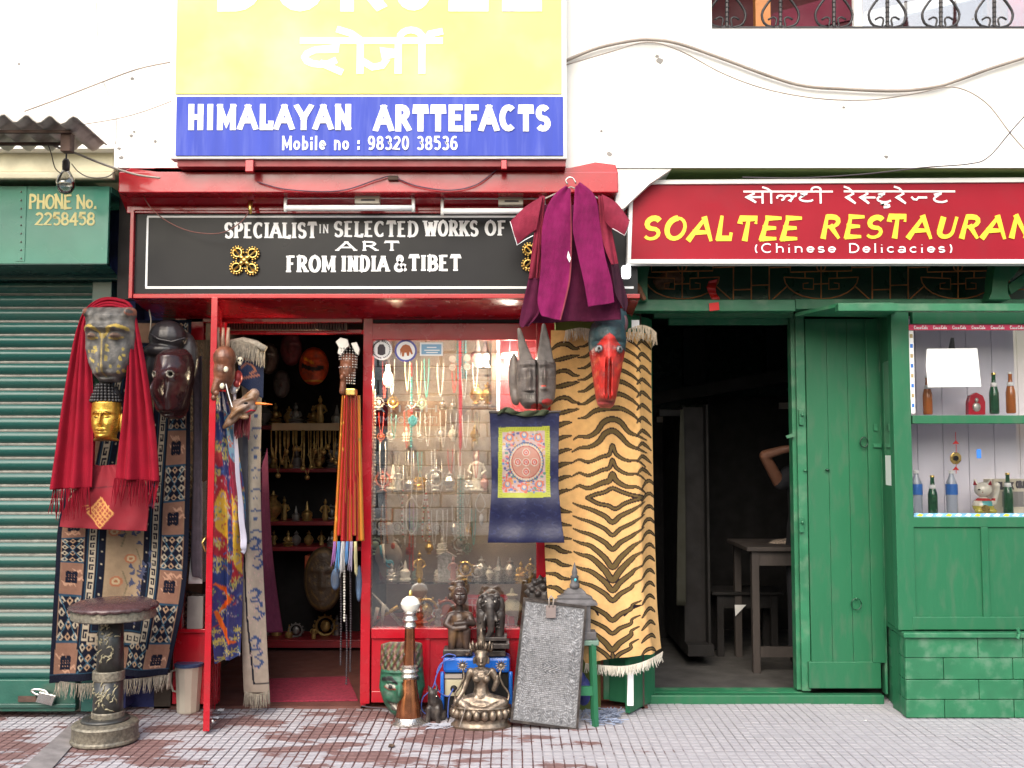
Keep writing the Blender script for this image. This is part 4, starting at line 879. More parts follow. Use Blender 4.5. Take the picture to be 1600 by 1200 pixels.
def rug_paint(cv):
    cv.uv = True; U, V = cv.u, cv.v; W, H = 76., 190.; cv.u, cv.v = U*W, V*H     # centimetres
    cv.c[:] = NB; B0, B1 = 3, 15.5
    cv.rect(B0, B0, W-B0, H-5, (.20, .12, .08))
    cv.rect(B1, B1, W-B1, H-17.5, NB); cv.rect(17, 17, W-17, H-19, teal); cv.rect(17.6, 17.6, W-17.6, H-19.6, NB)
    def fret(x0, y0, x1, y1, vert, flip):
        s = 5.2; n = int(((y1-y0) if vert else (x1-x0))/s)
        for k in range(n):
            b = k*s
            for pts in ([(0, .0), (0, 4.4), (3.2, 4.4), (3.2, 1.6), (1.6, 1.6), (1.6, 3.0)], [(0, 0), (3.6, 0), (3.6, 5.2)]):
                q = [((x0+(x1-x0-p[0]-.4 if flip else p[0]+.4), y0+b+p[1]) if vert else (x0+b+p[1], y0+(y1-y0-p[0]-.4 if flip else p[0]+.4))) for p in pts]
                cv.line(q, .75, cream)
    fret(18, 18, 22.5, H-20, True, False); fret(W-22.5, 18, W-18, H-20, True, True); fret(22, H-24.5, W-22, H-20, False, True)
    cv.rect(23, 23, W-23, H-25, teal); cv.rect(23.6, 23.6, W-23.6, H-25.6, NB)
    y = 30
    while y < H-30: cv.ell(25.8, y, .55, .55, cream); cv.ell(W-25.8, y, .55, .55, cream); y += 8.5
    for x in np.arange(30, W-28, 8.5): cv.ell(x, H-27.4, .55, .55, cream)
    cv.rect(28, 28, W-28, H-30, (.27, .195, .125))
    r = random.Random(3)
    for cx, cy in ((38, 142), (45, 128), (36, 110), (42, 95), (40, 60)):
        cv.line([(cx, cy+10), (cx+2, cy+2), (cx-1, cy-6)], .8, (.16, .13, .08)); cv.ell(cx-4, cy, 3.4, 3, (.33, .13, .07)); cv.ell(cx-4, cy, 2.2, 1.9, (.42, .33, .2)); cv.ell(cx-4, cy, 1, .9, (.3, .12, .06))
        for k in range(6):
            a = r.uniform(0, 6.28); x = cx+3+r.uniform(-5, 6); yy = cy+r.uniform(-9, 9); cv.line([(x, yy), (x+2.3*math.cos(a), yy+2.3*math.sin(a)), (x+4*math.cos(a+.5), yy+4*math.sin(a+.5))], 2.2, (.05, .06, .11), .4)
    for yy in range(132, 160, 3): cv.line([(46+r.uniform(-1, 1), yy), (48+r.uniform(-2, 2), yy+2)], 1.1, (.06, .06, .1))
    # border medallions
    def tile_(cx, cy, k, w_=6.0, h_=9.0):
        if k % 2:
            cv.rect(cx-w_, cy-h_, cx+w_, cy+h_, (.19, .10, .07)); r2 = random.Random(int(cx*7+cy))
            for q in range(5):
                x, y = cx+r2.uniform(-4, 4), cy+r2.uniform(-7, 7); cv.line([(x-2, y-1), (x, y+1), (x+2, y-.5), (x+3, y+1.5)], 1.3, (.38, .22, .15), .4)
            gknot(cv, cx, cy, 3.0, NB, .95)
        else:
            cv.rect(cx-w_, cy-h_, cx+w_, cy+h_, NB)
            for a in (-1, 0, 1):
                for b in (-1.5, -.5, .5, 1.5):
                    x, y = cx+a*4.3, cy+b*4.8; cv.poly([(x, y-1.9), (x+1.9, y), (x, y+1.9), (x-1.9, y)], (.34, .22, .14) if (a+b*2) % 2 else cream); cv.ell(x, y, .75, .75, NB)
            cv.line([(cx-w_, cy-h_), (cx+w_, cy+h_)], .5, (.05, .12, .17)); cv.line([(cx+w_, cy-h_), (cx-w_, cy+h_)], .5, (.05, .12, .17))
        cv.line([(cx-w_, cy+h_), (cx+w_, cy+h_)], .9, teal)
    for k in range(10):
        y = 12+k*18.5; tile_(9.2, y, k); tile_(W-9.2, y, k)
    for k in range(5):
        tile_(9.2+k*14.4, H-11.5, k+1, 7, 6)
    i, _, _ = cv.near(-1, H-5.5, W+1, H+1); cv.c[i] = NB
    i, _, _ = cv.near(-1, H-6.3, W+1, H-5.5); cv.c[i] = teal
rg = thing('hanging_rug', 'tall navy and beige patterned rug with key fret border hanging beside the green shutter', 'rug', at(180, 1080, -.2))
fold = lambda u, t: -.035*np.sin(u*7.5+.6)*(.3+.7*t)-.02*np.sin(u*15+t*3)*t-.05*t
drape('pile', [(168, 500, -.22), (135, 640, -.22), (100, 800, -.24), (94, 900, -.26), (86, 1063, -.28)], [(300, 500, -.12), (300, 640, -.12), (300, 780, -.12), (294, 920, -.14), (268, 1050, -.2)], -.2, M_wool, rg, 150, 360, fold, paint=rug_paint, thick=.012)
fringe('fringe', [(87, 1063, -.33), (130, 1068, -.36), (180, 1063, -.31), (230, 1058, -.27), (266, 1051, -.26)], .085, 170, .0018, M_thread, rg, kind='stuff')
# ---- red bag with a gold knot
rb = thing('cloth_bag', 'red cloth bag embroidered with a gold endless knot hanging below the shawl', 'bag', at(160, 830, -.40))
def bagp(cv):
    g_ = (.55, .26, .08)
    i, X, Y = cv.near(90, 780, 240, 840); 
    cv.poly([(160, 776), (182, 802), (160, 826), (138, 800)], (.28, .05, .03))
    for k in range(-2, 3):
        cv.line([(160+k*7-14+0, 800+k*5-0+0-12+12), (160+k*7, 786+abs(k)*2+k*0), ], 1.2, g_)
    for k in range(6):
        a = k*7.2; cv.line([(160-20+a*.55, 801-a*.62+0), (160+a*.55, 824-a*.62)], 1.5, g_); cv.line([(160+20-a*.55, 801-a*.62), (160-a*.55, 824-a*.62)], 1.5, g_)
    cv.line([(160, 777), (181, 801), (160, 825), (139, 801), (160, 777)], 1.6, g_)
    cv.line([(100, 758), (150, 762), (240, 756)], 2.5, (.12, .004, .012))
drape('bag_body', [(145, 728), (120, 765), (98, 800), (92, 823)], [(185, 726), (225, 750), (232, 790), (228, 830)], -.42, M_bag, rb, 90, 70, lambda u, t: -.03*np.sin(u*3.1)*np.sin(t*2.2)-.008*np.sin(u*19+t*5), base=(.21, .008, .018), paint=bagp, thick=.02)
MB().tube(pl([(146, 730), (150, 600), (160, 500)], -.38), .007, 5).build('strap', M_shawl, rb)
# ---- crimson shawl
shw = thing('shawl', 'crimson fringed shawl draped over the horned grey mask beside the shutter', 'shawl', at(165, 760, -.5))
fs = lambda u, t: -.028*np.sin(u*11+1)*(.35+np.abs(t-.5)*1.3)-.012*np.sin(u*23+t*6)
A_ = [(82, 765, -.45), (92, 700, -.46), (104, 620, -.48), (120, 530, -.48), (133, 488, -.48), (157, 467, -.47), (185, 466, -.47), (208, 480, -.48), (222, 540, -.48), (236, 620, -.48), (246, 700, -.47), (250, 752, -.46)]
B_ = [(141, 762, -.50), (143, 690, -.51), (143, 610, -.52), (139, 540, -.52), (139, 500, -.51), (158, 484, -.50), (184, 484, -.50), (202, 498, -.51), (199, 560, -.52), (192, 640, -.52), (184, 700, -.51), (178, 748, -.50)]
drape('cloth', A_, B_, -.5, M_shawl, shw, 44, 150, fs, base=(1, 1, 1), thick=.005)
fringe('fringe', [(83, 764, -.46), (112, 764, -.48), (140, 760, -.51)], .16, 34, .0028, M_shawl, shw, kind='stuff', sway=.12)
fringe('fringe', [(179, 747, -.51), (215, 748, -.48), (249, 751, -.46)], .15, 36, .0028, M_shawl, shw, kind='stuff', sway=.12)
# ---- masks on the left
def lerpc(a, b, t): return np.array(a)*(1-t)[:, None]+np.array(b)*t[:, None]
def grey_feat(x, t):
    d = .25*np.exp(-((x)/.13)**2)*(t > .38)*np.clip((.92-t)/.1, 0, 1)
    for s in (-1, 1):
        d = d+G(x, t, s*.45, .30, .38, .05, .7)*(1)-G(x, t, s*.46, .38, .3, .05, .25)+G(x, t, s*.46, .40, .2, .04, .8)+G(x, t, s*.86, .07, .16, .07, .7)
    return d+G(x, t, 0, .15, .5, .1, .2)-G(x, t, 0, .93, .3, .02, .3)
def grey_paint(cv):
    n_ = np.sin(cv.u*13+cv.v*9)*np.sin(cv.v*21-cv.u*5)
    cv.c[:] = lerpc((.07, .068, .066), (.17, .16, .15), np.clip(.5+n_*.5, 0, 1)); gold = (.42, .30, .07)
    for s in (-1, 1):
        cv.line([(s*.05, .42), (s*.2, .33), (s*.5, .27), (s*.85, .31)], .05, gold); cv.line([(s*.2, .43), (s*.45, .45), (s*.7, .42)], .02, gold)
        cv.ell(s*.46, .40, .2, .035, (.20, .13, .10)); cv.ell(s*.86, .07, .13, .055, (.30, .12, .08), .5)
        for k in range(14): x, y = RS.uniform(.12, .7)*s, RS.uniform(.5, .88); cv.ell(x, y, .05, .022, (.38, .29, .08))
    cv.line([(0, .4), (0, .9)], .08, (.3, .22, .07)); cv.line([(-.07, .42), (-.07, .9)], .025, (.1, .09, .08)); cv.line([(.07, .42), (.07, .9)], .025, (.1, .09, .08))
gm = relief('grey_mask', (173, 539), 80, 118, -.50, M_pwood, None, [(0, .86), (.04, .95), (.12, .95), (.3, .97), (.55, .95), (.75, .8), (.9, .58), (1, .36)], .10, grey_feat, grey_paint, n=90)
tag(gm, 'tall grey and gold horned wooden mask framed by the crimson shawl', 'mask')
def face_feat(x, t, brow=.36, eye=.43, nose=.6, mouth=.76, ns=.13):
    d = G(x, t, 0, (brow+nose)/2+.02, ns*.7, .13, .35)+G(x, t, 0, nose, ns, .045, .3)+G(x, t, 0, mouth-.02, .26, .022, .22)+G(x, t, 0, mouth+.04, .2, .022, .22)-G(x, t, 0, mouth+.008, .3, .010, .22)+G(x, t, 0, .92, .25, .05, .2)
    for s in (-1, 1): d = d+G(x, t, s*.4, brow, .3, .03, .2)-G(x, t, s*.38, eye, .22, .05, .3)+G(x, t, s*.38, eye+.01, .16, .028, .28)+G(x, t, s*.5, nose+.03, .22, .09, .1)
    return d
bm_ = thing('buddha_mask', 'golden buddha head mask with black curled hair under the grey mask', 'mask', at(166, 690, -.46))
def goldp(cv):
    cv.c[:] = (.62, .36, .06)
    for s in (-1, 1):
        cv.line([(s*.08, .42), (s*.3, .33), (s*.62, .37)], .025, (.12, .06, .02)); cv.line([(s*.2, .46), (s*.4, .475), (s*.6, .45)], .02, (.1, .05, .02))
    cv.line([(-.25, .765), (.25, .765)], .014, (.2, .05, .02)); i = cv.v > .92; cv.c[i] = (.45, .24, .04)
relief('face', (166, 655), 44, 68, -.46, M_pmetal, bm_, [(0, .9), (.2, .98), (.5, 1), (.7, .93), (.85, .72), (.92, .7), (1, .98)], .075, face_feat, goldp, n=64)
mb = MB(); o_ = at(166, 618, -.455)
for r in range(6):
    for j in range(13-r): 
        a = math.pi*(j+.5*(r % 2)+.3)/(13-r); mb.ell(o_+Vector((.085*math.cos(a)*(1-.1*r)*1.0, -.065*math.sin(a)-.005, -.03+r*.017)), .0105, 6, 4)
mb.ell(o_+Vector((0, 0, 0)), (.085, .055, .062), 14, 8); mb.ell(o_+Vector((0, -.01, .068)), (.036, .03, .028)); mb.build('hair', mat('black_hair', (.03, .028, .03), .4, var=.2), bm_, smooth=True)
for s in (-1, 1): MB().ell(at(166+s*24, 662, -.455), (.012, .016, .06)).build('ear', M_pmetal if 0 else mat('gilt', (.6, .36, .08), .35, metal=.7, var=.15, bump=.15), bm_, smooth=True)
# small green mask peeping out
tag(relief('green_mask', (149, 606), 20, 50, -.42, M_pwood, None, None, .04, None, lambda cv: cv.c.__setitem__(slice(None), (.03, .09, .05)), n=24), 'dark green mask mostly hidden behind the grey mask and the shawl', 'mask')
# dark helmet and dark monkey mask
M_blk = mat('black_leather', (.02, .017, .020), .35, var=.3, vs=12, bump=.3)
hl = thing('helmet_mask', 'black rounded helmet hanging above the dark long faced mask', 'helmet', at(262, 580, -.3))
blob('shell', [('e', 262, 528, 0, 30, 24, 28), ('e', 255, 548, -4, 30, 22, 12), ('e', 247, 575, 4, 22, 18, 40), ('e', 285, 560, 12, 22, 14, 44)], -.3, M_blk, hl, .006)
MB().tube(pl([(234, 522), (248, 530), (268, 534), (290, 528)], -.4), .006, 5).build('rim', M_blk, hl, smooth=True)
MB().tube(pl([(233, 484), (236, 500), (234, 524)], -.3), .004, 5).build('hanging_cord', M_thread, hl)
def monk_feat(x, t):
    d = G(x, t, 0, .66, .45, .26, .55)+G(x, t, 0, .58, .14, .2, .45)-G(x, t, .0, .93, .3, .02, .4)
    for s in (-1, 1): d = d+G(x, t, s*.42, .38, .22, .06, .35)-G(x, t, s*.42, .385, .09, .03, .5)-G(x, t, s*.25, .62, .06, .2, .3)
    return d
def monk_paint(cv):
    cv.c[:] = (.030, .012, .013)
    for s in (-1, 1): cv.ell(s*.42, .385, .14, .05, (.22, .2, .16)); cv.ell(s*.42, .385, .09, .034, (.01, .01, .01))
tag(relief('monkey_mask', (274, 600), 62, 110, -.38, mat('dark_lacquer', (1, 1, 1), .16, var=.25, vs=20, bump=.25, bs=50, attr=True), None, [(0, .5), (.08, .78), (.25, .97), (.45, .95), (.65, .82), (.85, .7), (.95, .5), (1, .3)], .15, monk_feat, monk_paint, yaw=-.12, n=64),
    'glossy dark long faced wooden mask with round eyes below the black helmet', 'mask')
# grey rag and dark strips behind the door edge
tag(drape('hanging_cloth', [(300, 560), (302, 700), (298, 860), (300, 900)], [(316, 556), (316, 700), (316, 860), (316, 905)], -.06, M_cloth, None, 12, 30, lambda u, t: -.01*np.sin(u*8), base=(.09, .07, .09)), 'dark plum cloth hanging in the side light behind the red door', 'cloth')
tag(drape('paper_sheet', [(302, 758), (300, 840), (294, 912)], [(316, 752), (316, 830), (316, 912)], -.02, M_paper, None, 8, 14, base=(1, 1, 1)), 'pale paper sheet in the side light next to the red door edge', 'paper')
tag(P1('paper_stack', M_conc, None, 292, 932, 317, 983, -.02, .0), 'grey stack of paper at the foot of the side light', 'paper')
# ---- stool
st = thing('bar_stool', 'embossed metal bar stool with dark cushioned seat standing before the rug', 'stool', gnd(164, 1158)); SO = st.location
M_emb = mat('embossed_brass', (.20, .18, .14), .5, metal=.4, var=.4, vs=60, dirt=(.05, .05, .05), da=.6, ds=12, bump=.9, bs=80); M_pew = mat('dark_pewter', (.07, .07, .068), .35, metal=.6, var=.3, vs=15, bump=.3)
k_ = 1/sc(SO.y); H_ = lambda py: at(800, py, SO.y).z
MB().lathe((SO.x, SO.y, 0), [(46*k_, .0), (50*k_, .01), (50*k_, .02), (48*k_, .028), (48*k_, .085), (49*k_, .09), (47*k_, .10), (36*k_, .112)], 48).build('base', M_emb, st, smooth=True, auto=True)
MB().lathe((SO.x, SO.y, 0), [(36*k_, .111), (34*k_, .125), (24*k_, .13), (23*k_, .128)], 40).build('base_top', M_pew, st, smooth=True)
cx2 = at(172, 1050, SO.y).x
z_1, z_2, z_3 = .125, H_(1050), H_(965)
c_ = (at(168, 1130, SO.y).x, SO.y, 0); c2_ = (cx2, SO.y, 0)
MB().lathe(c_, [(22*k_, z_1), (22*k_, z_2-.03)], 28).build('pillar', M_pew, st, smooth=True); MB().lathe(c2_, [(20*k_, z_2), (18*k_, z_3)], 28).build('pillar', M_pew, st, smooth=True)
for c0_, r0, za, zb_ in ((c_, 24, z_1, z_1+.035), (c_, 23.5, z_2-.04, z_2+.012), (c2_, 24, H_(1000), H_(993))): MB().lathe(c0_, [(r0*k_-.004, za), (r0*k_, za+.005), (r0*k_, zb_-.005), (r0*k_-.004, zb_)], 28).build('collar', M_emb, st, smooth=True, auto=True) if r0 != 24 or za < .2 else None
fr_ = random.Random(8); mb = MB()
for cxx, za, zb_, ra in ((c_[0], z_1+.05, z_2-.06, 22.2), (c2_[0], z_2+.03, z_3-.03, 19.4)):
    for q in range(26):
        a = -math.pi/2+fr_.gauss(-.2, .5); zz = fr_.uniform(za, zb_); p = []
        for j in range(6): a += fr_.uniform(-.12, .2); zz += fr_.uniform(-.008, .016); p.append((cxx+ra*k_*math.cos(a), SO.y+ra*k_*math.sin(a), zz))
        mb.tube(p, [.001, .004, .005, .004, .003, .001], 5)
o = mb.build('relief_ornament', mat('worn_gilt', (.30, .27, .18), .5, metal=.4, var=.3, vs=60), st, smooth=True); o['kind'] = 'stuff'
c3 = (at(178, 960, SO.y).x, SO.y, 0)
MB().lathe(c3, [(20*k_, z_3-.01), (60*k_, z_3+.0), (62*k_, z_3+.006), (61*k_, H_(950)+.0), (60*k_, H_(950)+.002)], 48).build('seat_band', M_emb, st, smooth=True, auto=True)
nn = 64; vs = []; prf = [(60, -.004), (65, .002), (66, .012), (63, .022), (55, .036), (35, .046), (1, .05)]
for j, (r, z) in enumerate(prf):
    for i in range(nn): a = 2*math.pi*i/nn; wob = 1+(.012*math.sin(a*17)+.008*math.sin(a*29+1) if j < 4 else 0); vs.append((c3[0]+r*k_*wob*math.cos(a), c3[1]+r*k_*wob*math.sin(a), H_(950)+z+(.004*math.sin(a*23) if j < 3 else 0)))
MB().add(vs, [(j*nn+i, j*nn+(i+1) % nn, (j+1)*nn+(i+1) % nn, (j+1)*nn+i) for j in range(len(prf)-1) for i in range(nn)]+[tuple(range((len(prf)-1)*nn, len(prf)*nn))]).build('seat', mat('plum_leather', (.075, .040, .042), .25, var=.2, vs=20, bump=.3, bs=40), st, smooth=True)
# ---- plastic jug
jg = thing('plastic_jug', 'off white ribbed plastic jug with a blue lid beside the red door', 'jug', gnd(294, 1112)); J = jg.location; k_ = 1/sc(J.y); M_plw = mat('aged_plastic', (.44, .40, .33), .4, var=.1, bump=.05)
MB().lathe((J.x, J.y, 0), [(16*k_, 0), (17*k_, .01), (20*k_, .24), (21*k_, .26), (21*k_, .272)], 12).build('body', M_plw, jg)
MB().lathe((J.x, J.y, 0), [(22*k_, .268), (22*k_, .282), (19*k_, .288)], 20).build('lid', mat('blue_plastic', (.03, .06, .14), .35, bump=.05), jg)
MB().tube([Vector((J.x+x*k_, J.y, z)) for x, z in ((-18, .245), (-27, .235), (-28, .17), (-24, .12), (-17, .115))], .006, 6).build('handle', M_plw, jg, smooth=True)
# ================================================================ doorway goods
def rand_cloth(seed, pal):
    def f(cv):
        r = random.Random(seed); 
        for k, (pts, c) in enumerate(pal): cv.poly(pts, c)
        for k in range(330):
            x, y = r.uniform(325, 400), r.uniform(620, 1045); a = r.uniform(0, 6.28); L = r.uniform(3, 7); c = r.choice([(.45, .30, .06), (.5, .45, .4), (.06, .12, .32), (.35, .05, .05), (.35, .25, .3), (.05, .2, .15)])
            cv.line([(x+L*math.cos(a+q*.9), y+L*.8*math.sin(a+q*.9)) for q in range(4)], 1.5, c, .6)
            if k % 6 == 0:
                for q in range(8): cv.line([(x, y), (x+7*math.cos(q*.785), y+7*math.sin(q*.785))], 1.2, (.5, .4, .1))
        for P_ in ([(336, 912), (350, 922), (360, 936), (352, 944), (342, 956)], [(338, 956), (346, 980), (358, 1000), (366, 1004)]): cv.line(P_, 9, (.75, .12, .01), 3)
    return f
DB, CR, YE = (.03, .045, .16), (.36, .015, .03), (.62, .36, .03)
LB = (.10, .26, .42)
pal = [([(320, 615), (420, 615), (420, 760), (320, 730)], DB), ([(326, 700), (345, 706), (348, 730), (326, 726)], CR), ([(350, 640), (372, 660), (380, 740), (362, 720)], LB), ([(326, 960), (350, 950), (372, 990), (340, 1010)], (.5, .08, .02)), ([(350, 880), (375, 870), (378, 930), (356, 940)], CR), ([(320, 730), (352, 745), (362, 800), (340, 850), (320, 850)], CR), ([(345, 765), (352, 770), (358, 850), (338, 830), (336, 790)], YE), ([(355, 700), (375, 740), (385, 860), (372, 900), (360, 800)], (.3, .02, .05)),
       ([(362, 770), (372, 790), (376, 900), (366, 880)], YE), ([(330, 850), (365, 860), (362, 930), (334, 915)], DB), ([(336, 820), (364, 862), (362, 880), (334, 866)], CR), ([(330, 930), (380, 900), (380, 1045), (330, 1045)], (.035, .04, .17)), ([(376, 760), (390, 800), (398, 850), (384, 860)], (.04, .12, .22))]
pc = thing('patchwork_cloth', 'blue red and yellow patterned silk patchwork hanging inside the open red door', 'cloth', at(355, 1035, -.36))
drape('silk', [(336, 612, -.42), (332, 700, -.45), (331, 800, -.46), (331, 900, -.46), (334, 980, -.42), (338, 1036, -.40)], [(352, 612, -.30), (368, 680, -.28), (382, 780, -.24), (378, 860, -.24), (376, 960, -.22), (374, 1026, -.24)], -.35, M_silk, pc, 60, 150,
      lambda u, t: -.03*np.sin(u*10+t*2)*(.3+t)-.012*np.sin(u*22-t*7), base=DB, paint=rand_cloth(3, pal), thick=.004)
tag(drape('white_scarf', [(364, 600, -.30), (366, 700, -.3), (372, 790, -.3), (376, 850, -.3), (378, 862, -.3)], [(368, 600, -.28), (372, 700, -.28), (381, 800, -.28), (386, 850, -.28), (382, 866, -.28)], -.3, mat('pale_scarf', (.5, .48, .58), .7), None, 6, 40, lambda u, t: .006*np.sin(t*30), base=(1, 1, 1)), 'thin pale scarf trailing over the patchwork cloth', 'scarf')
# rug rolls
def spot_paint(cv):
    b = (.05, .075, .16)
    for k in range(16):
        y = 650+k*16
        cv.line([(395, y+5), (400, y+2), (409, y+4)], 2.8, b) if k % 2 else cv.ell(401, y, 3.2, 2.6, b)
        if k % 2 == 0: cv.ell(401, y, 1.3, 1.1, (.35, .3, .24))
    i, _, _ = cv.near(350, 840, 430, 1090); cv.c[i] = (.30, .245, .20)
    cv.line([(383, 865), (388, 960), (398, 1068), (421, 1066)], 3, NB)
    for y0 in (845, 925, 1000):
        for p in ([(392, y0), (400, y0-6), (407, y0), (402, y0+8), (394, y0+10)], [(395, y0+14), (405, y0+12), (410, y0+20), (400, y0+26)], [(404, y0+28), (412, y0+34), (404, y0+42), (398, y0+38)]): cv.line(p, 4.5, (.035, .06, .15), 2)
    r = random.Random(1)
    for k in range(70): x, y = r.uniform(388, 412), r.uniform(860, 1050); cv.line([(x, y), (x+3, y+2)], .9, (.38, .26, .24))
sr = thing('hanging_rug', 'pale rug with small blue spots and scrolls hanging in the red shop doorway', 'rug', at(400, 1105, -.08))
drape('pile', [(372, 542, -.18), (380, 640, -.16), (378, 760, -.15), (376, 870, -.14), (378, 980, -.12), (381, 1082, -.10)], [(408, 548, -.14), (409, 640, -.12), (408, 760, -.1), (410, 870, -.1), (416, 980, -.09), (422, 1080, -.08)], -.12, M_wool, sr, 40, 200, lambda u, t: -.03*np.sin(u*3.1)-.01*np.sin(t*9+u*5), base=(.34, .29, .23), paint=spot_paint, thick=.015)
fringe('fringe', [(382, 1080, -.13), (402, 1084, -.13), (421, 1079, -.1)], .085, 60, .0018, M_thread, sr, kind='stuff', sway=.08)
tag(drape('hanging_rug', [(370, 540, -.28), (372, 570, -.28), (374, 600, -.26)], [(410, 556, -.2), (411, 585, -.2), (410, 622, -.2)], -.24, M_wool, None, 40, 30, lambda u, t: -.02*np.sin(u*4), base=(.02, .03, .07), thick=.01,
    paint=lambda cv: [cv.line(p, 3, (.30, .12, .08)) for p in ([(378, 575), (386, 568), (396, 572), (400, 580), (392, 584)], [(376, 592), (388, 590), (404, 586)], [(380, 560), (392, 562), (404, 560)])]), 'dark blue rug edge with rust scrolls folded under a pale fringe', 'rug')
fb = thing('fringed_roll', 'bundle of pale grey fringe folded over the top of the doorway rugs', 'fringe', at(385, 560, -.25))
fringe('fringe', [(362, 535, -.28), (380, 534, -.3), (398, 538, -.26), (414, 546, -.22)], .11, 110, .0025, M_thread, fb, kind='stuff', sway=.1)
MB().tube(pl([(360, 536), (380, 532), (400, 537), (415, 546)], -.25), .02, 8).build('roll', M_thread, fb, smooth=True)
tag(drape('hanging_cloth', [(364, 680), (364, 760), (374, 850)], [(386, 680), (386, 760), (388, 850)], -.22, M_cloth, None, 16, 30, lambda u, t: -.02*np.sin(u*5), base=(.045, .045, .055)), 'charcoal cloth hanging between the patchwork and the spotted rug', 'cloth')
tag(drape('hanging_cloth', [(410, 740, .1), (408, 860, .1), (412, 985, .1)], [(416, 700, .3), (424, 860, .3), (441, 990, .3)], .2, M_cloth, None, 14, 40, lambda u, t: -.03*np.sin(u*5), base=(.10, .02, .05)), 'dark purple cloth hanging behind the spotted rug', 'cloth')
tf = thing('red_tassel', 'thick dull red wool tassel above the charcoal cloth', 'tassel', at(380, 680, -.3))
fringe('threads', [(368, 640, -.3), (378, 636, -.32), (392, 640, -.3)], .16, 60, .003, mat('dull_red_wool', (.20, .025, .04), .95), tf, kind='stuff', sway=.06)
# copper deer mask on the door
cm = thing('copper_mask', 'glossy copper brown mask with upright horns hung at the top of the red door', 'mask', at(348, 610, -.45))
M_cop = mat('copper_lacquer', (.16, .06, .032), .35, var=.45, vs=18, dirt=(.04, .025, .02), da=.6, ds=14, bump=.6)
blob('face', [('e', 350, 580, 0, 17, 22, 30), ('e', 352, 560, -4, 18, 20, 20), ('c', [(346, 595, -10, 10), (339, 612, -14, 6)]), ('e', 338, 622, -12, 5, 6, 5)], -.45, M_cop, cm, .005)
for x, xx in ((335, 333), (342, 340), (349, 348), (356, 356)): MB().tube(pl([(x, 552), (xx, 530), (xx+1, 512)], -.46), [.013, .012, .008], 8).build('horn', mat('horn', (.26, .15, .10), .35, var=.3, vs=30), cm, smooth=True)
for cx, cy in ((353, 577), (347, 603)): MB().ell(at(cx, cy, -.56), (.014, .008, .017), 8, 6).build('eye', mat('ivory', (.6, .55, .42), .4, var=.1), cm, smooth=True)
MB().ell(at(338, 614, -.51), (.016, .012, .016)).build('nose', M_cop, cm, smooth=True)
sk = thing('skull_ornament', 'pair of small white skull heads beside the copper mask', 'ornament', at(372, 565, -.4))
for cx, cy in ((366, 560), (375, 563)):
    hd = MB().ell(at(cx, cy, -.42), (.018, .018, .020), 10, 8).ell(at(cx, cy+5, -.425), (.012, .013, .012), 8, 6).build('skull', mat('bone', (.55, .5, .38), .6, var=.15), sk, smooth=True)
    for s in (-1, 1): MB().ell(at(cx+s*2.4, cy, -.437), .005, 6, 4).build('eye_hole', M_dark, hd)
# long nosed brown mask lying sideways
nm = thing('long_nosed_mask', 'brown mask turned sideways with an orange pointed beak in the doorway', 'mask', at(378, 660, -.4))
M_bm = mat('brown_mask_paint', (.22, .12, .06), .35, var=.45, vs=18, dirt=(.25, .25, .27), da=.7, ds=9, bump=.3)
blob('face', [('e', 380, 636, 0, 22, 16, 14), ('c', [(398, 616, -4, 9), (388, 628, -4, 12)]), ('c', [(372, 646, -6, 9), (360, 660, -8, 7), (352, 668, -8, 3)]), ('c', [(390, 634, -14, 4), (376, 642, -18, 4), (366, 652, -18, 3)]), ('c', [(398, 622, -12, 3), (382, 628, -17, 3), (370, 640, -16, 3)]), ('e', 384, 652, -8, 8, 5, 4)], -.38, M_bm, nm, .005)
MB().tube(pl([(400, 630, -.4), (412, 631, -.4), (426, 632, -.4)], 0), [.009, .007, .002], 8).build('beak', mat('orange_beak', (.85, .22, .04), .3), nm, smooth=True)
MB().tube(pl([(384, 645, -.47), (392, 641, -.48), (400, 642, -.47)], 0), [.002, .006, .002], 6).build('lip', M_signred, nm, smooth=True); MB().ell(at(384, 630, -.47), (.012, .008, .007), 8, 6).build('eye', M_dark, nm, smooth=True)
MB().tube(pl([(353, 600), (358, 620), (363, 636)], -.5), .003, 5).build('cord', M_wpaint, nm)
for (x, y, c, lb) in ((372, 590, (.35, .04, .04), 'small red faced mask wedged behind the copper mask'), (368, 600, (.4, .4, .42), 'small silver fanged ornament under the skull heads')):
    tag(blob('small_mask', [('e', x, y, 0, 7, 8, 12), ('e', x-2, y+10, -3, 6, 6, 7)], -.36, mat('sm%d' % x, c, .35, metal=.3, var=.3, vs=30), None, .004), lb, 'mask')
# beaded mask with silver studs at the right of the doorway
bd_ = thing('studded_mask', 'brass and copper mask studded with silver beads at the right of the doorway', 'mask', at(545, 620, -.1))
blob('face', [('e', 543, 578, 0, 13, 14, 22), ('e', 545, 565, 0, 14, 14, 14), ('c', [(538, 590, -10, 4), (537, 612, -8, 6)]), ('e', 537, 590, -13, 4, 5, 6)], -.1, M_cop, bd_, .005)
mb = MB()
for r in range(14):
    for j in range(9):
        a = math.pi*(j+.5)/9; y = 545+r*4.2; rr_ = 14 if r < 8 else 11
        if 4 < r < 7 and j > 2: continue
        p = at(544+math.cos(a)*rr_, y, -.1); p.y = -.1-math.sin(a)*rr_/sc(-.1)*1.02; mb.ell(p, .0052, 5, 3)
mb.build('stud', M_steel, bd_, smooth=True)['kind'] = 'stuff'
MB().pbox(540, 607, 555, 618, -.19, -.1).build('bell', M_brass, bd_, bevel=.006)
MB().prism([(524, 534), (532, 527), (543, 530), (546, 540), (538, 548), (533, 556), (527, 552), (529, 543)], -.14, -.12).build('fretwork', mat('silver_fret', (.5, .48, .45), .35, metal=.7), bd_, bevel=.003)
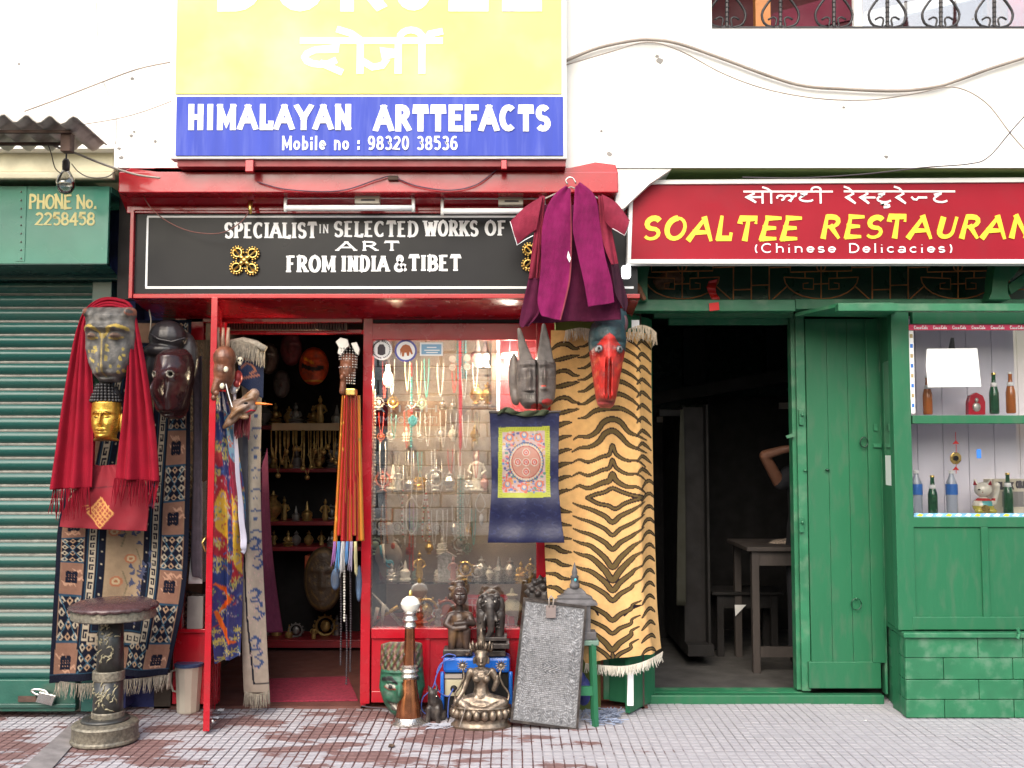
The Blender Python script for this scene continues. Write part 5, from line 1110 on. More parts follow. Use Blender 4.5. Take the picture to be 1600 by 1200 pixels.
MB().prism([(548, 536), (557, 534), (562, 545), (560, 556), (554, 550)], -.14, -.12).build('fretwork', mat('silver_fret', 0), bd_, bevel=.003)
# bright pleated ribbons
rn = thing('pleated_ribbons', 'red and orange pleated silk ribbons with coloured tassels at the door post', 'ribbons', at(545, 880, -.1))
rc = [(.42, .13, .01), (.38, .02, .01), (.30, .008, .01), (.26, .006, .01), (.34, .02, .01), (.26, .006, .012), (.34, .015, .01), (.42, .14, .01)]
for i, c in enumerate(rc):
    x0 = 534+i*3.6; xb0 = 520+i*6.0; L = 855-(abs(i-3) % 3)*9 if i < 6 else 845; Y0 = -.12-.015*(i % 3)
    def rp(cv, i=i):
        if i in (0, 1, 7):
            rr_ = random.Random(i)
            for q in range(60): x, y = rr_.uniform(515, 570), rr_.uniform(620, 860); cv.ell(x, y, 1.6, 2, rr_.choice([(.4, .02, .01), (.1, .15, .05), (.65, .4, .05)]))
        cv.line([(x0+3.4, 618), (xb0+5.5, 860)], .8, (.5, .22, .03))
    drape('ribbon', [(x0, 618, Y0), ((x0*2+xb0)/3, 700, Y0), (xb0, L, Y0)], [(x0+4, 618, Y0+.01), ((x0*2+xb0)/3+5, 700, Y0+.01), (xb0+7.5, L, Y0+.01)], Y0, M_silk, rn, 8, 60, lambda u, t, i=i: -.012*np.sin(u*3.1), base=c, paint=rp, thick=.003)
tc = [(.35, .15, .4), (.1, .3, .55), (.5, .5, .5), (.1, .25, .5), (.4, .35, .5), (.6, .55, .3)]
for i in range(6): fringe('tassel', [(521+i*6.5, 846, -.16), (523+i*6.5, 846, -.16), (525+i*6.5, 846, -.16)], .13+.03*(i % 3), 12, .0022, mat('tassel%d' % i, tc[i], .9), rn, sway=.08)
def beads(name, pts, Y, r, cols, label, step=None, cat='necklace', parent=None, group=None, m=None, n=None):
    """beads threaded along a path; one string is one thing"""
    P = spl([(*p, Y) if len(p) == 2 else p for p in pts], np.linspace(0, 1, 60)); W_ = [at(*p) for p in P]; L = sum((a-b).length for a, b in zip(W_, W_[1:]))
    n = n or max(4, int(L/(r*2.05))); mb = MB(); cum = [0]
    for a, b in zip(W_, W_[1:]): cum.append(cum[-1]+(a-b).length)
    for i in range(n):
        d = L*(i+.5)/n; x = [np.interp(d, cum, [w_[k] for w_ in W_]) for k in range(3)]; c = cols(i, n) if callable(cols) else cols; rr_ = r*(.85+.3*((i*7) % 5)/5)
        mb.ell(x, rr_, 6, 4, col=c)
    o = mb.build(name, m or M_bead, parent, smooth=True, color=True)
    if label: tag(o, label, cat, group)
    return o
M_bead = mat('bead', (1, 1, 1), .3, var=.15, vs=50, bump=0, attr=True)
beads('white_bead_string', [(538, 890), (538, 930), (538, 972)], -.12, .0075, (.5, .48, .42), 'string of large white beads hanging low beside the red door post')
for i, (x, y0, y1) in enumerate(((532, 880, 1040), (541, 960, 1070), (547, 880, 1050))):
    beads('dark_chain', [(x, y0), (x+1, (y0+y1)/2), (x, y1)], -.04, .007, (.03, .025, .03), ['dark chain hanging left of the white bead string', 'dark chain hanging below the white bead string', 'dark chain hanging between the white bead string and the door post'][i], cat='chain')
tag(relief('blue_plate', (524, 905), 14, 34, -.05, M_pwood, None, None, .02, None, lambda cv: cv.c.__setitem__(slice(None), (.05, .08, .14)), n=20), 'small blue grey oval plate hanging below the ribbon tassels', 'plate')
tag(relief('blue_plate', (561, 912), 10, 56, .0, M_pwood, None, None, .02, None, lambda cv: cv.c.__setitem__(slice(None), (.06, .10, .17)), n=20), 'long pale blue oval mirror seen edge on beside the red door post', 'plate')
# ================================================================ inside the red shop
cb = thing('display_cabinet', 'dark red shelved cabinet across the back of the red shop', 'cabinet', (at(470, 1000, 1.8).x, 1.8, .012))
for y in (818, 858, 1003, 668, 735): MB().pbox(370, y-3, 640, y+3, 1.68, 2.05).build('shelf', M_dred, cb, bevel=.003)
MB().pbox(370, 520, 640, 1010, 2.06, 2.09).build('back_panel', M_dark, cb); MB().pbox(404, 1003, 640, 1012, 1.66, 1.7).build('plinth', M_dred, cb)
tag(P1('orange_box', mat('orange_card', (.30, .05, .012), .6), None, 476, 868, 512, 892, 1.7, 1.9), 'orange box on the lower shelf at the back of the red shop', 'box')
tag(P1('cream_rail', mat('cream_strip', (.35, .26, .15), .6), None, 424, 661, 530, 673, 1.5, 1.54), 'cream strip with necklaces hanging from it inside the red shop', 'rail')
rr_ = random.Random(11)
ORD = 'first second third fourth fifth sixth seventh eighth ninth tenth eleventh twelfth thirteenth fourteenth fifteenth sixteenth seventeenth eighteenth nineteenth twentieth'.split()
def number(objs, text):
    for i, o in enumerate(sorted(objs, key=lambda o: o.location.x)): o['label'] = ORD[i]+' '+text
gl_m = mat('dim_gilt', (.42, .28, .10), .35, metal=.6, var=.4, vs=30)
for i in range(16):
    x = 428+i*6.5; L = rr_.uniform(25, 75); w_ = rr_.uniform(2, 6)
    tag(MB().tube(pl([(x-w_, 672), (x-w_*.9, 672+L*.7), (x, 672+L), (x+w_*.9, 672+L*.7), (x+w_, 672)], 1.5), .005, 5).ell(at(x, 672+L, 1.49), .02, 8, 6).build('gilt_necklace', gl_m, None, smooth=True), ORD[i]+' gilt necklace from the left hanging from the cream strip', 'necklace', 'gilt necklaces hanging at the back of the red shop')
def figurine(name, px, py, h, Y, m, kind, label, cat='figurine', group=None):
    """small statue standing at photo pixel (px, base py), h pixels tall"""
    k = 1/sc(Y); o = at(px, py, Y); s = h*k; mb = MB()
    if kind == 'stupa': mb.lathe(o, [(.3*s, 0), (.3*s, .08*s), (.24*s, .12*s), (.24*s, .2*s), (.28*s, .3*s), (.26*s, .45*s), (.12*s, .55*s), (.10*s, .62*s), (.07*s, .8*s), (.02*s, 1*s)], 14)
    elif kind == 'sit':
        mb.lathe(o, [(.32*s, 0), (.34*s, .06*s), (.28*s, .1*s), (.3*s, .16*s)], 12); mb.ell(o+Vector((0, -.02*s, .24*s)), (.34*s, .2*s, .1*s), 10, 6); mb.ell(o+Vector((0, 0, .45*s)), (.17*s, .12*s, .22*s), 10, 6); mb.ell(o+Vector((0, -.01*s, .77*s)), (.1*s, .1*s, .13*s), 8, 6); mb.ell(o+Vector((0, 0, .92*s)), (.05*s, .05*s, .07*s), 6, 4)
        for a in (-1, 1): mb.tube([o+Vector((a*.15*s, 0, .6*s)), o+Vector((a*.25*s, -.03*s, .42*s)), o+Vector((a*.06*s, -.16*s, .33*s))], [.06*s, .05*s, .04*s], 6)
    elif kind == 'stand':
        mb.lathe(o, [(.2*s, 0), (.2*s, .05*s)], 10); mb.lathe(o, [(.1*s, .05*s), (.14*s, .2*s), (.1*s, .45*s), (.13*s, .62*s), (.13*s, .7*s), (.04*s, .76*s)], 10, sy=.7); mb.ell(o+Vector((0, 0, .86*s)), (.075*s, .075*s, .1*s), 8, 6); mb.ell(o+Vector((0, 0, .97*s)), (.04*s, .04*s, .05*s), 6, 4)
        for a in (-1, 1): mb.tube([o+Vector((a*.13*s, 0, .68*s)), o+Vector((a*.22*s, -.02*s, .5*s)), o+Vector((a*.12*s, -.1*s, .42*s))], [.045*s, .04*s, .03*s], 6)
    elif kind == 'vase': mb.lathe(o, [(.16*s, 0), (.2*s, .04*s), (.1*s, .1*s), (.26*s, .3*s), (.3*s, .48*s), (.22*s, .62*s), (.1*s, .74*s), (.16*s, .84*s), (.06*s, .88*s), (.03*s, 1*s)], 14)
    elif kind == 'disc':
        mb.lathe(o+Vector((0, 0, .0)), [(.2*s, 0), (.12*s, .06*s)], 10); c = o+Vector((0, 0, .55*s))
        mb.tube([c+Vector((.36*s*math.cos(a), 0, .36*s*math.sin(a))) for a in np.linspace(0, 6.283, 16)], .05*s, 6); mb.ell(c, (.2*s, .08*s, .24*s), 10, 6)
        for a in np.linspace(0, 6.0, 12): mb.ell(c+Vector((.45*s*math.cos(a), 0, .43*s*math.sin(a))), .05*s, 5, 3)
    elif kind == 'box': mb.box(o.x-.3*s, o.x+.3*s, o.y, o.y+.2*s, o.z, o.z+.8*s).prism([(o.x-.36*s, o.z+.8*s), (o.x+.36*s, o.z+.8*s), (o.x, o.z+s)], Y-.01, Y+.2*s, px=False)
    return tag(mb.build(name, m, None, smooth=True, auto=True), label, cat, group)
for y, nm_ in ((668, 'the cream strip shelf'), (735, 'the shelf below the cream strip'), (818, 'the shelf above the orange box'), (858, 'the shelf holding the orange box'), (1003, 'the lowest shelf')):
    L_ = [figurine('gilt_figurine', 404+(i+rr_.uniform(.2, .8))*18, y-3, rr_.uniform(22, 48) if y != 858 else 26, rr_.uniform(1.7, 1.9), gl_m if i % 3 else mat('dim_pewter', (.22, .21, .2), .4, metal=.5), ['sit', 'stupa', 'vase', 'stand', 'disc'][rr_.randrange(5)], 'x', group='metal curios on the back shelves') for i in range(7)]
    number(L_, 'metal curio from the left on '+nm_)
for i, (x, y, w_, h_, c, lb) in enumerate(((420, 560, 30, 50, (.08, .06, .05), 'brown round mask high at the left of the shop interior'), (455, 545, 34, 54, (.13, .02, .03), 'dark red mask high in the middle of the shop interior'), (490, 572, 46, 60, (.55, .06, .01), 'orange red mask glowing at the top right of the shop interior'),
        (440, 600, 26, 44, (.07, .06, .06), 'small dark mask under the dark red mask'), (505, 905, 60, 100, (.05, .03, .015), 'dark round embossed plaque standing low at the back of the shop'))):
    def pf(cv, c=c, i=i):
        cv.c[:] = c
        if i == 2: cv.line([(-.7, .5), (0, .6), (.7, .55)], .12, (.02, .01, .01)); cv.line([(-.6, .3), (.1, .45)], .08, (.8, .3, .02)); cv.line([(-.9, .9), (.9, .9)], .04, (.7, .4, .05))
        if i == 4:
            for q in (.9, .65, .4): cv.ell(0, .5, q, q*.5, (.12, .07, .02), q and .93)
    tag(relief('wall_mask', (x, y), w_, h_, 1.45, M_pwood, None, None, .05, face_feat, pf, n=30), lb, 'mask')
# ================================================================ things in front of the display window
# split grey mask
def split_feat(x, t):
    d = G(x, t, -.35, .62, .1, .13, .6)+G(x, t, -.35, .78, .16, .02, .3)-G(x, t, -.35, .80, .2, .008, .3)-G(x, t, -.4, .5, .25, .03, .3)+G(x, t, -.4, .53, .14, .02, .3)+G(x, t, .4, .60, .08, .12, .6)-G(x, t, .5, .5, .3, .03, .3)+G(x, t, .4, .76, .15, .02, .3)
    return d+.22*np.exp(-((t-.40)/.02)**2)-.8*np.exp(-((x-.02)/.05)**2)
def split_paint(cv):
    cv.c[:] = (.135, .115, .105); cv.line([(-1, .40), (1, .38)], .04, (.2, .17, .15))
    for q in range(13): cv.line([(-1+q*.16, .38), (-1+q*.16, .42)], .02, (.05, .04, .04))
    cv.ell(.55, .87, .3, .06, (.35, .03, .03)); cv.ell(.0, .97, .3, .07, (.4, .02, .02)); cv.line([(0.02, .35), (.02, .85)], .04, (.12, .02, .03)); cv.line([(.25, .56), (.45, .56)], .03, (.4, .04, .02))
    for q in range(4): cv.line([(-.5+.1*q, .74+.0), (-.5+.1*q, .80)], .03, (.3, .28, .24))
sm = thing('split_mask', 'grey brown carved double face mask with two tall pointed peaks in front of the window', 'mask', at(838, 638, -.35))
relief('face', (838, 600), 62, 78, -.35, M_pwood, sm, [(0, .9), (.1, 1), (.3, 1), (.6, .98), (.8, .92), (.92, .75), (1, .55)], .085, lambda x, t: split_feat(x, t*.62+.38), lambda cv: (setattr(cv, 'v', cv.v*.62+.38), split_paint(cv)), n=70)
for P_ in ([(808, 512), (813, 512), (824, 540), (836, 568), (812, 572)], [(847, 505), (852, 505), (860, 535), (866, 568), (838, 568)]):
    MB().prism(P_, -.41, -.35).build('peak', mat('grey_carved', (.13, .11, .10), .45, var=.3, vs=25, dirt=(.3, .26, .22), da=.4, ds=20, bump=.5), sm, bevel=.012)
tag(blob('old_mask', [('e', 803, 590, 4, 9, 8, 40), ('e', 806, 620, 2, 8, 8, 14)], -.22, mat('grey_carved', 0), None, .006), 'narrow dull brown mask half hidden behind the grey double face mask', 'mask')
# thangka
tk = thing('thangka', 'small navy silk wall hanging with a round mandala framed in lime green', 'wall hanging', at(823, 848, -.42))
def thk(cv):
    r = random.Random(6); cv.c[:] = (.010, .012, .055)
    for k in range(120):
        x, y = r.uniform(765, 882), r.uniform(642, 848); a = r.uniform(0, 6); cv.line([(x+4*math.cos(a+q), y+3*math.sin(a+q)) for q in range(4)], 2, (.02, .026, .09), .8)
    lime = (.36, .38, .03); cv.poly([(779, 668), (859, 666), (860, 777), (778, 778)], lime)
    for k in range(30): cv.line([(779+k*2.7, 667), (780+k*2.7, 674)], .8, (.2, .22, .02)); cv.line([(854, 668+k*3.7), (859, 669+k*3.7)], .8, (.2, .22, .02)); cv.line([(779, 668+k*3.7), (784, 669+k*3.7)], .8, (.2, .22, .02))
    cv.poly([(785, 675), (851, 673), (853, 769), (785, 770)], (.42, .30, .28))
    for k in range(420):
        x, y = r.uniform(786, 851), r.uniform(675, 769); c = r.choice([(.5, .10, .05), (.10, .18, .36), (.48, .40, .3), (.45, .22, .06), (.08, .08, .2), (.5, .14, .14), (.08, .2, .16)]); cv.ell(x, y, r.uniform(1.2, 3), r.uniform(1, 2.4), c)
    for cx, cy in ((796, 684), (841, 684), (819, 680), (793, 757), (819, 762), (843, 757)): cv.ell(cx, cy, 6.5, 6.5, (.5, .13, .07)); cv.ell(cx, cy, 4, 4.5, (.12, .22, .35)); cv.ell(cx, cy-1, 2.4, 2.8, (.55, .4, .3))
    for rr_, c in ((27.5, (.06, .06, .12)), (26, (.16, .28, .40)), (24.5, (.5, .4, .3)), (23, (.3, .06, .05)), (21.5, (.42, .20, .15))): cv.ell(822, 722, rr_, rr_*1.13, c)
    for dx, dy in ((0, 0), (0, -15), (0, 15), (-13, 0), (13, 0)):
        for q, c in ((7, (.35, .2, .15)), (6, (.5, .4, .34)), (4.6, (.45, .08, .05)), (2.6, (.5, .4, .38)), (1.3, (.3, .05, .05))): cv.ell(822+dx, 722+dy, q, q*1.05, c)
    cv.c[:] *= .8
    for k in range(40): a = k*.157; cv.ell(822+25.2*math.cos(a), 722+28.5*math.sin(a), .9, .9, (.5, .3, .12))
_o = drape('silk', [(765, 644), (767, 700), (768, 760), (765, 810), (762, 848)], [(874, 643), (873, 700), (873, 760), (877, 810), (882, 848)], -.42, M_silk, tk, 130, 220, lambda u, t: -.006*np.sin(u*12+t*3)*t-.005*np.cos(t*20), paint=thk, thick=.003)
MB().tube(pl([(764, 644), (820, 645), (876, 643)], -.425), .007, 8).build('rod', M_wood, tk)
tag(drape('rag', [(775, 650), (790, 636), (810, 643), (840, 641), (856, 640)], [(782, 645), (792, 645), (812, 650), (840, 650), (858, 646)], -.44, M_cloth, None, 8, 40, lambda u, t: .01*np.sin(t*25+u*4), base=(.05, .06, .035), thick=.006), 'twisted dark olive rag along the top of the navy wall hanging', 'rag')
# ---- tiger rug
def tiger(cv):
    n = np.sin(cv.x*.11)*.04+np.sin(cv.y*.05+cv.x*.03)*.03; t = np.clip((cv.y-520)/520, 0, 1)
    cv.c[:] = np.stack([.60+.05*t+n, .345+.05*t+n*.7, .125+.045*t+n*.3], 1); br, bk = (.11, .075, .03), (.016, .010, .014)
    def S_(pts, w, core=True):
        w *= 1.28; q = [tuple(p) for p in spl(np.array(pts, float), np.linspace(0, 1, len(pts)*5))]; cv.line(q, w, bk, 2.2)
        if core and w > 4.5: cv.line(q, w-3.6, br, .2)
    cx = 957
    for y, a, w in ((528, -3, 5), (545, -6, 6), (562, -8, 6), (580, -9, 6), (598, -10, 7), (618, -12, 7), (640, -16, 7)): S_([(903, y+14), (915, y+12), (930, y+2), (cx-8, y-2), (cx+12, y-2), (985, y+6), (1000, y+20)], w)
    S_([(896, 687), (905, 682), (920, 682), (933, 674), (943, 660), (957, 655), (970, 660), (982, 675), (995, 681), (1012, 688)], 8); S_([(894, 706), (906, 700), (922, 698), (936, 690), (945, 678), (957, 673), (968, 680), (982, 695), (997, 702), (1012, 708)], 8)
    for y, w, pk in ((722, 6, 26), (743, 6, 24), (763, 8, 22)): S_([(893, y+2), (905, y-4), (920, y), (940, y-8), (952, y-12), (957, y-pk), (963, y-12), (978, y-3), (995, y-2), (1010, y+8)], w)
    q = [(918, 778), (930, 773), (945, 769), (957, 763), (970, 768), (985, 773), (1003, 777), (990, 781), (975, 787), (962, 795), (950, 790), (935, 787), (918, 778)]; cv.line([tuple(p) for p in spl(np.array(q, float), np.linspace(0, 1, 60))], 7.5, bk); cv.line([tuple(p) for p in spl(np.array(q, float), np.linspace(0, 1, 60))], 3.6, br)
    for y, w, pk, sp in ((792, 7, 24, 0), (812, 6, 24, 0), (832, 7, 26, 0), (850, 8, 36, 1), (868, 9, 38, 1), (890, 8, 32, 1), (912, 7, 26, 0), (930, 5, 8, 2), (945, 7, 24, 0), (968, 6, 22, 0), (986, 8, 30, 1), (1006, 6, 26, 0)):
        x0, x1 = 895+(y-792)*.02, 1008-(y-792)*.05
        if sp == 2: S_([(895, 945), (915, 946), (930, 952), (935, 962)], 5, False); S_([(975, 962), (985, 950), (1000, 944)], 5, False); continue
        S_([(x0, y-6), (x0+12, y-1), (x0+28, y+4), (cx-12, y+pk*.6), (cx, y+pk), (cx+12, y+pk*.6), (cx+28, y+6), (x1-12, y-1), (x1, y-8)], w)
    S_([(957, 1020), (959, 1033)], 6); 
    r = random.Random(2)
    for k in range(24):                                           # left flank
        y = 540+k*21; dn = y > 650; w = 6 if k % 3 else 7
        if dn: S_([(856, y+14), (868, y+2), (880, y-4), (893, y-6)] if y < 790 else [(850, y-2), (868, y), (878, y+6), (893, y+8)], w)
        else: S_([(860, y+3), (874, y+1), (890, y-3), (905, y-6)] if k % 2 else [(860, y+8), (872, y-1), (886, y-2), (896, y+4), (905, y+5)], w)
    for k in range(25):                                           # right flank in the fold
        y = 535+k*20; S_([(994, y+6), (1002, y-2), (1010, y+1), (1020, y+9)] if y < 740 else [(1002, y+9), (1010, y-1), (1018, y-3), (1026, y+4)], 5.2)
tr_ = thing('tiger_rug', 'tan rug woven with dark tiger stripes hanging beside the restaurant doorway', 'rug', at(965, 1050, -.2))
def tf_(u, t): return -.05*np.exp(-((u-.83)/.06)**2)*.6-.015*np.sin(u*9+t*2)*(.4+.6*t)+.08*np.clip((u-.86)/.14, 0, 1)
drape('pile', [(861, 516), (860, 600), (860, 700), (852, 800), (852, 880), (862, 960), (900, 1010), (915, 1036)], [(1021, 520), (1021, 600), (1023, 700), (1025, 800), (1028, 880), (1030, 940), (1034, 990), (1037, 1018)], -.20, M_wool, tr_, 240, 560, tf_, paint=tiger, thick=.012)
fringe('fringe', [(915, 1036, -.22), (950, 1040, -.23), (980, 1040, -.24), (1010, 1032, -.25), (1036, 1018, -.14)], .055, 130, .0028, mat('white_thread', (.6, .57, .5), .95), tr_, kind='stuff', sway=.3)
fringe('top_fringe', [(884, 516, -.24), (905, 512, -.25), (922, 514, -.25)], .07, 28, .003, M_threadw, tr_, kind='stuff'); fringe('top_fringe', [(982, 514, -.26), (1000, 508, -.26), (1015, 511, -.22), (1026, 520, -.18)], .085, 40, .003, M_threadw, tr_, kind='stuff', sway=.4)
# ---- long red faced bird mask
lm = thing('long_faced_mask', 'long red and dark teal snouted mask hanging over the tiger rug', 'mask', at(948, 636, -.5))
def lf(x, t):
    d = G(x, t, .0, .66, .20, .3, .25)-.5*np.exp(-((np.abs(x+.02)-.10)/.05)**2)*np.clip((t-.45)/.1, 0, 1)*np.clip((.93-t)/.05, 0, 1)+G(x, t, 0, .88, .3, .05, .35)-G(x, t, 0, .935, .5, .012, .35)
    for s in (-1, 1): d = d+G(x, t, s*.52, .36, .2, .05, .35)-G(x, t, s*.5, .28, .3, .03, .2)
    return d
def lp(cv):
    cv.c[:] = (.50, .025, .018); i = cv.v < .26-.07*np.cos(cv.u*3.3)*1+.05*np.abs(cv.u); cv.c[i] = (.03, .065, .075)
    cv.c[:] = cv.c*(1-.55*np.exp(-((np.abs(cv.u)-.5)/.3)**2-((cv.v-.36)/.07)**2))[:, None]
    for s in (-1, 1): cv.ell(s*.52, .36, .2, .045, (.05, .04, .05)); cv.ell(s*.52, .36, .15, .034, (.35, .35, .36)); cv.ell(s*.52, .36, .07, .018, (.01, .01, .01))
    i = (cv.v > .90); cv.c[i] = cv.c[i]*.6+np.array((.14, .05, .05)); cv.line([(-.02, .5), (-.02, .88)], .08, (.18, .02, .02))
    i = (cv.v > .42) & (cv.v < .86) & (np.abs(cv.u) > .45) & (np.sin(cv.v*40+cv.u*9) > .4); cv.c[i] = (.55, .07, .03)
relief('face', (948, 568), 62, 140, -.47, M_pwood, lm, [(0, .5), (.06, .8), (.15, .93), (.25, .95), (.34, .92), (.6, .72), (.8, .58), (.92, .47), (.97, .4), (1, .25)], .13, lf, lp, rot=-.03, n=90)
blob('crown', [('e', 955, 505, 0, 26, 20, 22), ('e', 965, 492, 4, 16, 14, 12)], -.45, mat('dark_teal_paint', (.03, .06, .07), .4, var=.3, vs=20, dirt=(.1, .12, .12), da=.4, bump=.4), lm, .006)
MB().ell(at(976, 505, -.47), (.02, .02, .045), 10, 8).build('ear', mat('ear_paint', (.12, .05, .06), .5, var=.4), lm, smooth=True)
# ---- robe on a hanger
rbk = thing('robe', 'short sleeved maroon and magenta woollen robe on a wire hanger', 'robe', at(895, 510, -.85))
MAG, PLU, ROS, DPL = (.17, .009, .07), (.075, .008, .032), (.20, .02, .042), (.03, .008, .018)
RY = -.72
def wp_(cv): cv.c[:] *= (1+.05*np.sin(cv.x*.9+cv.y*.2)*np.sin(cv.y*.13)+.12*np.sin(cv.y*.045+cv.x*.05))[:, None]
def rp1(c, edge=None):
    def f(cv):
        cv.c[:] = c; wp_(cv)
        if edge: i = cv.u > .95; cv.c[i] = edge
    return f
FW = lambda u, t: -.014*np.sin(u*3.6+1+t*.8)*(.2+t)-.004*np.sin(u*9+t*5)
FW2 = lambda u, t: -.02*np.sin(u*13+1+t)*(.2+t)-.004*np.sin(u*21+t*5)
drape('back_panel', [(846, 320), (842, 400), (828, 450), (824, 505)], [(940, 320), (954, 400), (966, 450), (970, 500)], RY+.08, M_cloth, rbk, 50, 70, FW2, paint=rp1(PLU), thick=.005)
for (a, b, f_) in (([(846, 306), (843, 370), (838, 436)], [(852, 306), (848, 370), (842, 436)], ROS), ([(843, 306), (836, 360), (826, 436)], [(846, 306), (845, 370), (842, 436)], ROS), ([(826, 434), (818, 470), (812, 505), (816, 512)], [(842, 434), (843, 460), (844, 485), (826, 508)], PLU),
                   ([(934, 306), (940, 370), (955, 414)], [(944, 306), (954, 350), (966, 414)], ROS), ([(954, 412), (958, 440), (962, 460), (974, 482)], [(966, 412), (974, 440), (981, 470), (977, 486)], DPL)):
    drape('side_panel', a, b, RY, M_cloth, rbk, 20, 40, FW, paint=rp1(f_), thick=.005)
drape('sleeve', [(848, 306), (822, 322), (797, 346)], [(838, 360), (828, 366), (808, 383)], RY-.02, M_cloth, rbk, 24, 30, lambda u, t: -.02*np.sin(u*3.1), paint=rp1(ROS), thick=.008)
drape('sleeve', [(940, 305), (962, 318), (983, 346)], [(946, 345), (956, 357), (976, 368)], RY-.02, M_cloth, rbk, 24, 30, lambda u, t: -.02*np.sin(u*3.1), paint=rp1(ROS), thick=.008)
for P_ in ([(797, 346), (803, 366), (808, 383), (820, 375), (833, 368)], [(983, 346), (981, 358), (976, 368), (966, 362), (957, 357)]): MB().tube(pl(P_, RY-.035), .0022, 4).build('seam', M_wpaint, rbk)
drape('lapel', [(884, 290), (862, 310), (848, 350), (845, 420), (840, 470), (846, 494)], [(892, 296), (893, 330), (894, 370), (892, 430), (884, 470), (876, 500)], RY-.03, M_cloth, rbk, 50, 90, FW, paint=rp1(MAG, (.22, .04, .06)), thick=.006)
drape('lapel', [(898, 294), (896, 330), (895, 360), (903, 400), (912, 440), (919, 480)], [(906, 284), (930, 306), (938, 350), (946, 400), (956, 440), (960, 472)], RY-.03, M_cloth, rbk, 50, 90, lambda u, t: FW(u, t)-.0*t, paint=rp1(MAG), thick=.006)
MB().tube([at(*p) for p in spl([(887, 288, RY), (884, 282, RY), (889, 277, RY), (896, 279, RY), (900, 287, RY)], np.linspace(0, 1, 12))], .004, 6).build('hanger_hook', M_steel, rbk, smooth=True)
MB().tube(pl([(848, 312), (892, 292), (940, 312)], RY+.03), .005, 6).build('hanger_bar', M_wirew, rbk)
tag(MB().prism([(888, 392), (892, 404), (890, 410), (886, 402)], RY-.045, RY-.042).build('price_tag', M_paper), 'tiny white tag pinned inside the maroon robe', 'tag')
# ---- tube lights under the canopy
def tubelight(x0, x1, y0, y1, Y, lab):
    t = thing('tube_light', lab, 'light', at((x0+x1)/2, y1, Y))
    MB().pbox(x0, y0, x1, y0+6, Y+.05, Y+.1).build('channel', M_wmetal, t, bevel=.003); MB().pbox((x0+x1)/2+8, y0+2, (x0+x1)/2+47, y0+15, Y+.0, Y+.05).build('starter_box', M_plw, t, bevel=.004)
    MB().pbox((x0+x1)/2+18, y0+8, (x0+x1)/2+40, y0+10.5, Y-.002, Y).build('lettering', M_wired, t)
    for x in (x0, x1): MB().tube(pl([(x+(4 if x == x0 else -4), y0+2, Y+.06), (x, y0+8, Y+.02), (x, y1-8, Y), (x, y1, Y)], 0), .010, 6).build('lamp_holder', M_wmetal, t, smooth=True)
    MB().tube([at(x0+2, y1-6, Y), at(x1-2, y1-6, Y)], .0165, 12).build('tube', mat('frosted_tube', (.85, .86, .88), .2, bump=0), t, smooth=True)
    return t
tubelight(446, 646, 303, 331, -.56, 'unlit white fluorescent tube light on the left under the red canopy'); tubelight(691, 850, 305, 336, -.54, 'unlit fluorescent tube light half hidden by the robe sleeve')
lh = thing('lamp_holder', 'small hanging brass lamp holder without a bulb under the red canopy', 'lamp', at(391, 335, -.52)); MB().lathe(at(391, 318, -.52), [(.022, .02), (.03, .05), (.03, .07)], 12).build('cap', M_red, lh, smooth=True)
MB().lathe(at(391, 334, -.52), [(.006, 0), (.012, .02), (.014, .07)], 10).build('socket', M_brass, lh, smooth=True)
# bulb on the corrugated roof bracket
bl = thing('light_bulb', 'clear unlit light bulb hanging before the green hood', 'light bulb', at(102, 304, -.72))
MB().lathe(at(102, 304, -.72), [(.004, 0), (.03, .008), (.046, .035), (.050, .06), (.044, .09), (.028, .115), (.021, .13)], 20).build('glass', glassmat('bulb_glass', .22, (.9, .9, .88), .02), bl, smooth=True)
MB().lathe(at(103, 267, -.72), [(.018, 0), (.02, .02), (.02, .05), (.012, .065)], 12).build('socket', M_wired, bl, smooth=True); MB().tube(pl([(103, 256), (104, 240), (103, 226)], -.72), .005, 5).build('cord', M_wired, bl)
MB().tube(pl([(100, 285), (102, 292), (105, 285)], -.72), .001, 4).build('filament', M_steel, bl)
for i, (P_, r_, lb) in enumerate((([(75, 226, -.85), (80, 240, -.8), (86, 262, -.75), (96, 272, -.74)], .003, 'thin dark wire looping to the light bulb'), ([(112, 256, -.75), (122, 268, -.75), (140, 277, -.72), (168, 276, -.7), (185, 262, -.75)], .003, 'thin wire drooping right of the light bulb'), ([(84, 228, -.85), (120, 240, -.85), (160, 256, -.85), (210, 272, -.85), (250, 278, -.85)], .006, 'stiff grey rod slanting from the roof bracket to the red beam'))): wire('wire', P_, -.8, r_, M_wirew if i else M_wired, lb, 'wire')
